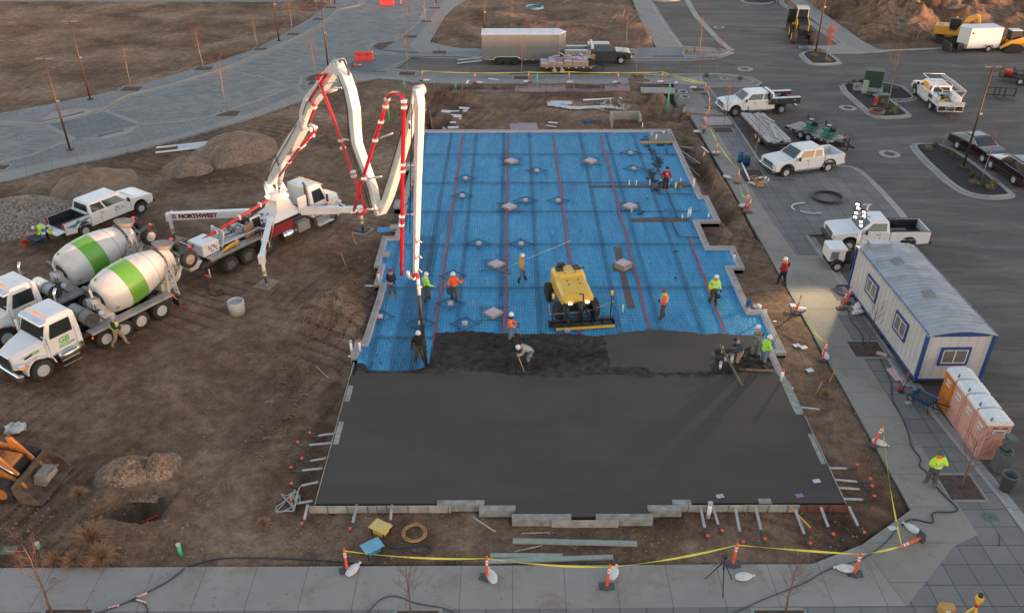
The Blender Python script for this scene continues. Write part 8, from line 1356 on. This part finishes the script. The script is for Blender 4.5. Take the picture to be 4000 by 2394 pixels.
for i,(px,py,g_)in enumerate(((3335,328,1),(3365,325,1),(3345,350,0),(3312,333,0),(3400,378,1),(3437,398,1),(3450,408,0),(3472,430,1),(3502,430,0),(3484,444,0),(3200,210,0),(3180,222,0),(3232,243,0),(3495,350,0),(3623,588,0),(3652,575,1),(3703,600,1),(3722,618,1),(3775,668,1),(3798,692,1),(3800,722,0),(3866,742,0),(3880,722,0),(3845,728,1),(2683,205,0),(2712,203,0),(2758,302,1),(2890,312,1))):tuft('grass_tuft',('green' if g_ else 'dry straw coloured')+' ornamental grass tuft in a black mulch bed','grass tuft',at(px,py,0),.58,80,.45,GRN if g_ else GRS,('green' if g_ else 'dry')+' grass tufts in the mulch beds')
DGR=M('dark_green_cabinet',(.02,.055,.035),.5);p=at(3395,352,0);t=thing('utility_cabinet','large dark green utility cabinet on a concrete pad in the island','utility cabinet',(p.x,p.y+.4,0),R(-20));MB().box((0,0,.1),(2.6,2.0,.2)).build('pad',KERB,t);MB().box((.35,.4,.95),(1.6,1.3,1.5)).build('box',DGR,t,.03);MB().box((.35,.35,1.73),(1.7,1.45,.08)).build('lid',DGR,t,.02)
p=at(3375,365,0);t=thing('utility_pedestal','pale green narrow utility pedestal beside the green cabinet','pedestal',p);MB().box((0,0,.55),(.4,.35,1.1)).build('box',M('pale_green',(.30,.36,.28),.6),t,.03);MB().box((0,0,1.13),(.44,.39,.08)).build('lid',M('pale_green'),t,.02)
for px,py,lab in((3412,372,'pale flat utility vault lid below the green cabinet'),(3452,369,'greenish flat utility vault lid right of the green cabinet')):p=at(px,py,.0);o_=MB().box((0,0,0),(.9,.6,.1)).build('vault_lid',KERB,None,.01);o_.location=p;tag(o_,lab,'vault lid')
p=at(3418,412,0);t=thing('fire_hydrant','red fire hydrant in the planted island','hydrant',p);MB().lathe([(.17,0),(.17,.06),(.12,.08),(.11,.55),(.15,.58),(.15,.64),(.12,.68),(.09,.8),(.03,.86),(.03,.92),(.001,.92)],n=14).build('barrel',RED,t);m=MB();m.cyl((-.2,0,.45),(.2,0,.45),.06,8);m.cyl((0,-.2,.40),(0,0,.40),.08,8);m.build('outlet',RED,t)
for px,py,lab in((3868,2020,'green plastic valve box lid in the right walk pavers'),(36,2148,'green plastic valve box lid on the dirt at the lower left')):p=at(px,py,.0);t=thing('valve_box_lid',lab,'valve box',(p.x,p.y,.0),.1);MB().box((0,0,.0),(.55,.38,.05)).build('lid',M('dull_green_lid',(.09,.14,.11),.7),t,.01);MB().box((0,.0,.028),(.1,.03,.012)).build('grip',BLACK,t)
for px,py,rz_,lab in((1422,238,.12,'red water filled barrier on the plaza street, nearer one'),(1512,20,0,'red water filled barrier at the far end of the plaza street')):
    p=at(px,py,0);t=thing('water_barrier',lab,'barrier',p,rz_);m=MB();m.side([(-.9,0),(.9,0),(.9,.85),(-.9,.85)],-.25,.25);q=MB();q.loft([[(-.92,-.3,0),(.92,-.3,0),(.92,.3,0),(-.92,.3,0)],[(-.92,-.28,.3),(.92,-.28,.3),(.92,.28,.3),(-.92,.28,.3)],[(-.92,-.12,.55),(.92,-.12,.55),(.92,.12,.55),(-.92,.12,.55)],[(-.92,-.1,.9),(.92,-.1,.9),(.92,.1,.9),(-.92,.1,.9)]]);q.build('body',M('barrier_red',(.62,.045,.035),.5),t,.03);q=MB();[q.box((x,-.13,.62),(.16,.05,.12))for x in(-.4,.35)];q.build('slot',BLACK,t)
BB=M('blue_barrel',(.015,.10,.26),.45,var=.1,scale=3,dirt=.2)
for px,py,lab,mt in((2894,634,'bright blue open barrel, further of the pair at the tree',BB),(2913,646,'dark blue open barrel, nearer of the pair at the tree',M('dark_blue_barrel',(.012,.045,.13),.45,dirt=.2,var=.1))):t=thing('barrel',lab,'barrel',at(px,py,0));MB().lathe([(.001,.02),(.28,.0),(.29,.3),(.30,.31),(.29,.33),(.29,.6),(.30,.61),(.29,.63),(.29,.9),(.27,.9),(.26,.1),(.001,.08)],n=22,caps=False).build('drum',mt,t);MB().lathe([(.295,.87),(.305,.89),(.295,.91)],n=22).build('rim',STEEL,t)
CARD=M('cardboard',(.36,.22,.13),.9,var=.08)
for px,py,s,lab in((2962,724,.55,'open cardboard box in the rubbish pile by the tree pit'),(2945,706,.42,'squashed cardboard box behind the open one')):t=thing('cardboard_box',lab,'box',at(px,py,.01),.3);m=MB();[m.box(c,d_)for c,d_ in(((0,s/2,s*.35),(s,.02,s*.7)),((0,-s/2,s*.35),(s,.02,s*.7)),((s/2,0,s*.35),(.02,s,s*.7)),((-s/2,0,s*.35),(.02,s,s*.7)),((0,0,.01),(s,s,.02)))];m.build('carton',CARD,t);m=MB();m.box((0,-s*.7,s*.72),(s,s*.4,.012),rx=.4);m.build('flap',CARD,t)
tag(MB().box((0,0,.2),(.8,.45,.4)).build('cardboard_carton',CARD,None,.01),'large plain brown carton behind the wheelbarrow by the pickup','box').location=ag(130,935)
for i,(px,py)in enumerate(((2975,698),(2990,700),(2982,712),(2960,700),(2998,706),(2935,720))):o_=MB().tube([(-.25,0,.06),(0,.05,.1),(.25,0,.06)],.07,6).build('white_wrapping',SBM);o_.location=at(px,py,.05+.1*(i%2));o_.rotation_euler=(0,0,i*1.1);tag(o_,'crumpled white wrapping in the rubbish pile by the tree pit','wrapping','wrapping in the rubbish pile')
o_=MB().cyl((0,0,.1),tuple(at(2927,708,.08)-at(2897,642,.08)+Vector((0,0,.1))),.06,10).build('pvc_pipe',PVC);o_.location=at(2897,642,.08);tag(o_,'long white plastic pipe lying across the tree pit by the barrels','pipe')
def lying(name,label,a_,b_,w,h_,mat,z=.03,cat='board',dirt_=False,group=None,up=0):
    A2=ag(*a_,h_/2)if dirt_ else at(*a_,z);B2=ag(*b_,h_/2+up)if dirt_ else at(*b_,z+up);o_=MB().bar((0,0,0),B2-A2,w,h_).build(name,mat,None,.004);o_.location=A2;return tag(o_,label,cat,group)
lying('form_plank','long grey green plank lying in front of the slab, uppermost',(2003,2115),(2488,2126),.22,.09,M('grey_green_plank',(.28,.31,.27),.85,var=.15,scale=3,dirt=.2),dirt_=True);lying('form_plank','grey plank behind the second delineator, further of two',(1915,2172),(2197,2174),.20,.08,M('grey_green_plank'),dirt_=True);lying('form_plank','long grey plank behind the second delineator, nearer of two',(1905,2196),(2395,2178),.20,.08,M('grey_green_plank'),dirt_=True)
lying('level_staff','yellow and black striped staff leaning on the red brown form board',(3086,1977),(3166,2060),.04,.04,YEL,.15,'staff');lying('survey_stake','orange painted stake lying at the rim of the dug hole',(560,2040),(622,2012),.05,.05,ORANGE,dirt_=True,cat='stake');lying('survey_stake','red painted lath lying by the corner walk',(3402,1982),(3515,2032),.05,.03,M('pink_stake',(.6,.12,.08),.7),dirt_=True,cat='stake')
lying('hand_rake','long handled rake lying right of the stem wall step, left dirt',(1234,1430),(1285,1480),.04,.04,TIMBER,dirt_=True,cat='rake');lying('push_broom','wooden tool with flat head lying in front of the slab',(2037,2084),(2150,2080),.05,.04,TIMBER,dirt_=True,cat='tool');lying('pogo_stake','tee headed marker rod lying in front of the stepped blocks',(1848,2020),(1935,2078),.04,.04,GREYW,dirt_=True,cat='tool');lying('shovel','black headed shovel lying above the pair of planks',(2010,2156),(2120,2130),.05,.04,WOOD,dirt_=True,cat='shovel')
lying('steel_pile','bundle of grey steel lengths beside the office trailer',(3480,1400),(3545,1510),.35,.1,ALU,.06,'steel');lying('insulation_sheet','pink foam panel lying beside the office trailer',(3478,1438),(3520,1485),.5,.06,M('pink_foam',(.58,.36,.38),.8),.05,'foam');lying('insulation_sheet','small pink foam piece in the tree pit by the office',(3425,1376),(3465,1388),.25,.06,M('pink_foam'),.05,'foam')
for a_,b_,mt,lab,c_ in(((3510,1520),(3568,1430),M('red_handle',(.45,.04,.03),.5),'red handled broom leaning at the office corner','broom'),((3520,1530),(3575,1435),BLACK,'black handled tamper leaning at the office corner','tamper')):A2=at(*a_,.02);B2=at(b_[0],b_[1],1.3);o_=MB().tube([(0,0,0),tuple((B2-A2)*.75)],.025,6).bar((-.12,0,.02),(.12,0,.02),.2,.05,0).build(c_,mt);o_.location=A2;tag(o_,lab,c_)
lying('plank','pale plank propped on the walk below the taped post, left',(2898,716),(2935,775),.14,.05,WOOD,.03);lying('plank','pale plank propped on the walk below the taped post, right',(2912,720),(2932,778),.14,.05,WOOD,.05);lying('pvc_pipe','short white pipe beside the trench on the walk',(2742,575),(2767,596),.11,.1,PVC,.05,'pipe');lying('white_board','white pipe lying on the back walk',(1908,307),(1948,313),.1,.08,PVC,.03,'pipe');lying('white_board','short white board on the back walk',(1823,327),(1830,314),.18,.04,PVC,.03)
for i,(a_,b_)in enumerate((((2660,575),(2735,598)),((2662,590),(2735,640)),((2668,610),(2720,640)),((2655,572),(2712,580)),((2690,650),(2732,690)))):lying('trench_timber',f'{ORD[i]} loose timber counted from the back in the trench beside the slab',a_,b_,.10,.06,WOOD if i%2 else STEEL,-.15,group='loose timbers in the right trench',up=.1)
# ---- back of the site
y0=at(2000,362,-.1).y;LIL=M('lilac_insulation',(.30,.235,.27),.8,var=.08,scale=1.5)
t=thing('foam_clad_footing','long low footing wall clad in lilac foam behind the slab','footing wall',(0,y0,-.5));xs0,xs1=at(1760,360,0).x,at(2455,360,0).x;cur=xs0;k=0
m=MB();m2=MB();random.seed(4)
while cur<xs1:w_=1.2;hh=[.45,.45,.5,.45,.45,.8,.85,.9,.9,.6,.55,.6,.85,.9,.85,.8,.75,.7][min(k,17)];m.box((cur+w_/2,0,hh/2),(w_-.02,.07,hh));m.box((cur+w_/2,.55,hh/2),(w_-.02,.07,hh));m2.box((cur+w_/2,-.04,hh*.5),(.12,.01,.14));cur+=w_;k+=1
m.build('foam_board',LIL,t);m2.build('print',M('foam_print',(.10,.08,.10),.8),t);m=MB();[m.bar((xs0+k*.6,.28,.0),(xs0+k*.6,.28,1.0),.02)for k in range(int((xs1-xs0)/.6))];m.bar((xs0,.28,.75),(xs1,.28,.75),.02);m.build('reinforcing_bar',M('rusty_bar'),t)
m=MB();[m.bar((x,.0,0),(x,0,1.25),.1)for x in np.arange(xs0-1.5,xs1,2.6)];m.build('form_post',M('grey_post',(.17,.18,.18),.7),t)
MGR=M('mint_green_pipe',(.08,.45,.25),.5)
for px,py,h_,z,lab in((1581,349,.9,-.1,'mint green pipe behind the boom tip, furthest left'),(1521,480,2.0,-.1,'tall mint green pipe between the boom arms'),(1780,352,.6,-.1,'short mint green pipe by the lilac footing'),(2098,343,1.3,0,'mint green pipe before the back tree pit'),(2606,444,2.6,-.3,'tallest mint green pipe in the excavation'),(707,2165,.5,-.12,'short green pipe with pale cap in the front dirt'),(153,2142,.25,-.12,'short green capped pipe at the lower left')):p=at(px,py,z);t=thing('drain_riser',lab,'pipe',p);MB().cyl((0,0,-.1),(0,0,h_),.075,10).build('pipe',MGR,t);MB().cyl((0,0,h_),(0,0,h_+.05),.085,10).build('cap',MGR if h_>.55 else GREYW,t)
p=at(2445,500,-.3);t=thing('concrete_vault','open grey concrete vault box behind the slab back wall','vault',(p.x,p.y,-.5));m=MB();[m.box(c,d_)for c,d_ in(((0,1.3,.6),(2.5,.15,1.2)),((-1.2,.6,.6),(.15,1.3,1.2)),((1.2,.6,.6),(.15,1.3,1.2)),((0,.6,.05),(2.3,1.3,.1)))];m.build('wall',CONC,t);MB().box((-1.1,.9,.6),(.05,.5,.9)).build('opening',BLACK,t)
for px,py,lab in((2663,398,'grey concrete manhole ring, further of two'),(2671,418,'grey concrete manhole ring, nearer of two')):t=thing('manhole_ring',lab,'manhole ring',at(px,py,-.5));MB().lathe([(.75,0),(.75,.6),(.45,.9),(.35,.9),(.65,.55),(.65,0)],n=22,caps=False).build('ring',M('damp_concrete',(.22,.21,.19),.9,var=.15),t);MB().lathe([(.47,.86),(.47,1.0),(.36,1.0),(.36,.86)],n=20).build('collar',CONC,t)
for px,py,w_,d_,rz_,lab,mt in((2570,358,3.2,1.6,-.1,'broken concrete slab resting over the back excavation',CONC),(2748,440,3.6,1.2,-.25,'tilted broken concrete slab on the walk by the taped posts',M('dirty_slab',(.26,.24,.21),.9,var=.15,scale=2)),(2803,478,2.2,1.9,.03,'pale plywood sheets lying on the walk',M('pale_ply',(.36,.30,.28),.8,var=.08)),(2046,500,2.3,1.5,.08,'lilac foam sheet lying behind the back wall',LIL)):o_=MB().box((0,0,.08),(w_,d_,.14)).build('slab_piece' if 'concrete' in lab else 'sheet',mt,None,.02);o_.location=at(px,py,.03);o_.rotation_euler=(.05 if 'tilted' in lab else 0,0,rz_);tag(o_,lab,'sheet')
P_=[ag(x,y,.1)for x,y in smooth([(2140,412),(2180,420),(2240,430),(2300,428),(2350,424),(2440,436)],2)];o0=P_[0];m=MB();rr=[[p-o0+Vector((.1*math.sin(i*1.7+a_),(.45-.02*i)*math.cos(a_),.18*abs(math.sin(a_))*(1+.4*math.sin(i*2.3+a_*3))))for a_ in[k*math.pi/6 for k in range(12)]]for i,p in enumerate(P_)];m.loft(rr,0,True);o_=m.build('tarpaulin',M('white_tarp',(.58,.57,.56),.5,var=.15,scale=3,bump=.08,bscale=5));o_.location=o0;tag(o_,'long crumpled white tarpaulin heaped behind the slab','tarpaulin')
lying('insulation_board','grey printed board under the white tarpaulin',(2150,402),(2235,404),.9,.06,GREYW,dirt_=True);lying('pvc_pipe','long white pipe above the tarpaulin scrap',(2278,394),(2428,387),.12,.12,PVC,dirt_=True,cat='pipe')
random.seed(12)
for i in range(26):
    px,py=random.uniform(2330,2455),random.uniform(395,435);o_=MB().box((0,0,0),(random.uniform(.5,1.3),.08,.05)).build('timber_scrap',random.choice([GTIM,GREYW,WOOD,STEEL]));o_.location=ag(px,py,.12+.1*random.random());o_.rotation_euler=(random.uniform(-.2,.2),random.uniform(-.3,.3),random.uniform(0,3));tag(o_,'scrap length in the jumble beside the white tarpaulin','scrap','scrap lengths beside the tarpaulin')
for i in range(12):o_=MB().bar((-.8,0,0),(.8,0,.03),.025).build('rebar_offcut',STEEL);o_.location=ag(2290+random.uniform(-25,40),480+random.uniform(-8,8),.06);o_.rotation_euler=(0,0,random.uniform(-.6,.6));tag(o_,'steel bar offcut in the pile around the blue bucket','steel bar','steel bar offcuts')
for px,py,w_,d_,rz_ in((1813,425,.9,.45,.1),(1817,435,.45,.3,.5),(1742,438,.8,.5,-.1),(1775,437,.9,.3,0),(1780,452,.8,.15,.1),(1787,457,.7,.5,-.1),(1797,467,.3,.15,.8),(1770,481,.5,.25,0),(1744,503,.7,.5,0),(1770,501,.9,.4,.2),(2160,482,.8,.2,-.2),(2153,496,.9,.15,-.3),(1655,430,1.1,.9,.3)):o_=MB().box((0,0,.03),(w_,d_,.05)).build('foam_scrap',M('white_foam_scrap',(.58,.56,.57),.7)if px!=1655 else LIL);o_.location=ag(px,py,.02);o_.rotation_euler=(random.uniform(-.1,.1),random.uniform(-.1,.1),rz_);tag(o_,'pale foam scrap lying on the dirt behind the slab','foam scrap','foam scraps behind the slab')
for px,py,lab in((3163,1447,'lilac foam scrap right of the poured edge'),(3112,1350,'white paper scrap nearest the leaning board'),(3140,1358,'white paper scrap on the right dirt slope')):o_=MB().box((0,0,.02),(.38,.25,.03)).build('foam_scrap',M('white_foam_scrap'));o_.location=ag(px if px>3150 else px+0,py);o_.rotation_euler=(.1,.1,.4);tag(o_,lab,'foam scrap')
p=at(1640,480,-.3);t=thing('ladder','aluminium ladder standing in the trench at the back left corner','ladder',p,0);m=MB();m.bar((-.5,-.9,0),(.15,.9,.9),.06);m.bar((-.1,-.9,0),(.55,.9,.9),.06);m.build('rail',ALU,t);m=MB();[m.bar((-.5+.65*k/8,-.9+1.8*k/8,.9*k/8),(-.1+.65*k/8,-.9+1.8*k/8,.9*k/8),.04)for k in range(9)];m.build('rung',ALU,t);lying('trench_form','reddish plywood form panel beside the trench ladder',(1680,450),(1688,500),.06,.9,M('red_ply',(.28,.14,.10),.8),-.1,'form panel')
p=ag(745,577);t=thing('fallen_sign','white framed site sign lying flat beside the plaza walk','sign',(p.x,p.y,p.z+.05),R(18));m=MB();[m.bar((-2.6,y,.05),(1.4,y,.05),.12,.1)for y in(-.55,.55)];m.build('post',WHITE,t);MB().box((.2,0,.09),(2.3,1.0,.03)).build('board',M('sign_face',(.30,.33,.38),.6,rgb2=(.55,.57,.6),scale=3,stretch=(1,5,1)),t)
p=at(1555,2056,0);
for px,py,mt,mt2,lab,hz in((1490,2088,M('power_box_yellow',(.62,.45,.14),.6,var=.05),YEL,'yellow topped power distribution box on the dirt',.45),(1457,2160,M('power_box_blue',(.16,.38,.50),.6,var=.1),M('blue_box_body',(.02,.2,.4),.5),'pale blue topped power box behind the yellow tape',.4)):
    p=ag(px,py);t=thing('power_box',lab,'power box',p,R(-30)if px>1480 else R(35));MB().box((0,0,hz),(.75,.55,.04)).build('lid',mt,t,.01);MB().box((0,0,hz*.6),(.5,.4,hz*.6)).build('body',mt2,t,.02);m=MB();[m.bar((x,y,0),(x,y,hz),.04)for x in(-.28,.28)for y in(-.2,.2)];m.build('leg',BLACK,t)
p=ag(928,1222);t=thing('concrete_ring','pale concrete catch ring standing on the open dirt','concrete ring',p);MB().lathe([(.42,0),(.45,.75),(.40,.78),(.36,.75),(.34,.3),(.001,.28)],n=26).build('ring',M('pale_ring',(.42,.42,.38),.8,var=.1,scale=3,dirt=.15),t);MB().lathe([(.452,.5),(.458,.52),(.452,.54)],n=26).build('seam',GREYW,t)
def barrow(lab,p,rz_,fill):
    t=thing('wheelbarrow',lab,'wheelbarrow',p,rz_);bl_=M('barrow_blue',(.02,.06,.16),.45,dirt=.2,var=.1);m=MB();m.loft([[(-.3,-.2,.32),(.3,-.2,.32),(.3,.2,.32),(-.3,.2,.32)],[(-.5,-.35,.65),(.55,-.35,.65),(.55,.35,.65),(-.5,.35,.65)]],0,False,False);m.add([(-.3,-.2,.32),(.3,-.2,.32),(.3,.2,.32),(-.3,.2,.32)],[(0,1,2,3)]);m.build('tray',bl_,t);m=MB();m.box((0,0,.56),(.8,.5,.03));m.build('contents',fill,t);m=MB();[m.bar((.6,s*.08,.25),(-1.0,s*.3,.55),.04)for s in(-1,1)];[m.bar((-.3,s*.22,.4),(-.4,s*.24,0),.035)for s in(-1,1)];m.build('frame',BLACK,t);wheel(t,.62,.0,.19,.09,M('barrow_hub',(.2,.2,.2),.5),'slots')
barrow('blue wheelbarrow full of mortar behind the lowered tailgate',ag(152,965),2.6,WETS);barrow('blue wheelbarrow standing on the walk beside the toilets',at(3603,1592,.0),2.2,STEEL)
def tripod(lab,px,py,h_,mat,spread=.5,name='tripod',head=None,fat=.018):
    p=at(px,py,.01);t=thing(name,lab,name,p)
    for k in range(3):a_=k*2.09+.5;MB().tube([(0,0,h_*.9),(spread*math.cos(a_)*.5,spread*math.sin(a_)*.5,h_*.45),(spread*math.cos(a_),spread*math.sin(a_),0)],[fat*1.5,fat*1.1,fat*.8],6).build('leg',mat,t)
    m=MB();m.cyl((0,0,h_*.6),(0,0,h_),fat,8);m.build('column',mat,t);head(t,h_)
tripod('black camera tripod standing on the front walk',2812,2285,1.35,BLACK,.55,'camera_tripod',lambda t,h_:MB().box((0,0,h_+.08),(.14,.12,.12)).cyl((0,0,h_+.1),(-.12,-.05,h_+.16),.04,8).build('camera',BLACK,t,.01))
def lhead(t,h_):MB().cyl((0,0,h_),(0,0,h_+.12),.08,12).box((0,0,h_+.22),(.2,.2,.2)).build('laser_level',YEL,t,.02);MB().cyl((0,0,h_+.32),(0,0,h_+.42),.07,12).build('laser_rotor',BLACK,t);MB().cyl((0,0,h_-.15),(0,0,h_),.07,10).build('red_clamp',RED,t)
tripod('yellow tripod with rotating laser at the bottom right corner',3765,2480,1.6,YEL,.6,'laser_tripod',lhead,.03)
p=at(3690,2392,.0);t=thing('equipment_case','yellow carrying case beside the laser tripod','case',p,-.1);MB().box((0,0,.2),(.5,.3,.4)).build('case',M('ochre_case',(.45,.26,.08),.6),t,.05);MB().box((0,-.155,.25),(.15,.01,.1)).build('label',WHITE,t)
for i,(px,py,h_,lab)in enumerate(((1392,958,.9,'upper survey stake on the dirt left of the slab'),(1352,1040,1.0,'survey stake in a clod heap left of the slab'),(2978,970,.8,'survey stake at the walk edge behind the red hoodie walker'),(2775,760,1.2,'pink tipped lath in the right trench'),(3186,1540,.8,'leaning orange lath right of the finished slab'),(3240,1490,.7,'orange painted stake on the walk edge'),(2373,320,1.0,'wooden stake on the back walk'),(3375,150,1.6,'greenish stake before the spoil heaps'),(3580,155,1.2,'pale stake near the excavator'),(2405,205-10,.9,'short stake beside sunlit clods on the far lot'),(2432,78,1.3,'tall stake on the far lot'))):p=ag(px,py);o_=thing('survey_stake',lab,'stake',p);MB().box((0,0,h_*.45),(.04,.03,h_*.9)).build('lath',M('stake_wood',(.45,.27,.16),.8),o_);MB().box((0,0,h_*.95),(.042,.032,h_*.14)).build('painted_top',ORANGE,o_);o_.rotation_euler=(.1,-.2 if px<1500 else.15,0)
for px,py,z,lab,mt in((2812,1937,.262,'white printed paper on the finished slab, left one',M('printed_paper',(.6,.6,.6),.7,rgb2=(.2,.22,.25),scale=30)),(3123,1935,.262,'red and blue printed paper on the finished slab',M('red_blue_paper',(.5,.1,.1),.7,rgb2=(.1,.2,.4),scale=20)),(3248,1616,-.05,'red white and blue paper on the right dirt',M('red_blue_paper')),(3548,1572,.02,'printed magazines by the right cable',M('printed_paper')),(3190,1878,.26,'pale smear scrap near the right edge of the slab',GREYW),(1498,898,-.1,'blue sheet scrap beside the front outrigger',M('bright_blue_plastic')),(3485,2062,.01,'white rag at the corner',SBM)):o_=MB().box((0,0,.006),(.30 if px!=1498 else.8,.2 if px!=1498 else.75,.01)).build('paper_scrap',mt);o_.location=at(px,py,z);o_.rotation_euler=(0,0,.2);tag(o_,lab,'scrap')
for s_ in(0,1):o_=MB().loft([[(x*.05,y*.06,z)for x,y in((-1,-1),(1,-1),(1,1),(-1,1))]for z in(0,.28)]).box((.0,-.1,.05),(.1,.22,.1)).build('work_boot',TBOOT,None,.01);o_.location=at(2903+s_*16,826+s_*6,.01);tag(o_,('left' if not s_ else 'right')+' brown work boot of the pair standing by the posts','boot')
pts=[(random.uniform(-.55,.55),random.uniform(-.9,.9),random.uniform(0,.2))for _ in range(26)];P_=ag(1125,1960,.03);m=MB();sp_=smooth([(p[0],p[1])for p in pts],2);[m.bar((sp_[i][0],sp_[i][1],.06+.08*math.sin(i*.3)),(sp_[i+1][0],sp_[i+1][1],.06+.08*math.sin(i*.3+.3)),.06,.012)for i in range(len(sp_)-1)];o_=m.build('strap_heap',M('lifting_strap',(.34,.33,.27),.8,var=.2,scale=5));o_.location=P_;tag(o_,'tangled heap of pale lifting straps left of the slab corner','straps')
m=MB();p=ag(1030,1610,.03);[m.bar((-1.0+i*.2,-2.6,0),(-1.0+i*.2+.1,2.6,.02),.012)for i in range(11)];[m.bar((-1.0,-2.6+i*.2,.01),(1.1,-2.6+i*.2,.03),.012)for i in range(27)];o_=m.build('mesh_sheet',M('rusty_mesh_sheet',(.14,.10,.08),.8));o_.location=p;o_.rotation_euler=(0,0,-.12);tag(o_,'sheet of rusty wire mesh lying on the rutted dirt','wire mesh')
for px,py,r,lab in((62,1680,.45,'crumpled white plastic rag on the dirt at the left'),(3000,1200,.25,'crumpled white bag beside the blue bucket on the stem wall')):o_=MB().blob((0,0,.1),r,0,14,8,.35,(1,.8,.5)).build('plastic_rag',M('white_tarp'));o_.location=ag(px,py)if px<100 else at(2957,1205,.1);tag(o_,lab,'rag')
for i,(dx,dy)in enumerate(((-.55,.3),(-.8,-.1),(-.5,-.3),(-.25,.1))):o_=MB().box((0,0,.08),(.22,.16,.14)).build('tool_bag',[M('blue_plastic'),WHITE,HIY,YEL][i],None,.02);v=A.location+Matrix.Rotation(A.rotation_euler.z,3,'Z')@Vector((-1.35+dx,dy,.80));o_.location=v;tag(o_,['blue tool bag','white papers','yellow gloves','yellow flask'][i]+' lying on the lowered pickup tailgate',['bag','papers','gloves','flask'][i])
p=at(3000,8,-.1);t=thing('dumpster','dark blue dumpster at the very top edge of the photo','dumpster',(p.x,p.y+.5,-.1));MB().box((0,0,.6),(1.9,1.5,1.2)).build('bin',M('dumpster_blue',(.02,.05,.13),.5),t,.03);MB().box((0,0,1.24),(2.0,1.6,.08)).build('lid',BLACK,t)
t=thing('small_frame','small metal frame lying at the walk edge beside a delineator','frame',at(3095,1208,.02));MB().box((0,0,.25),(.3,.35,.04)).build('top',GREYW,t);m=MB();[m.bar((x,y,0),(x,y,.24),.03)for x in(-.13,.13)for y in(-.15,.15)];m.build('leg',STEEL,t)
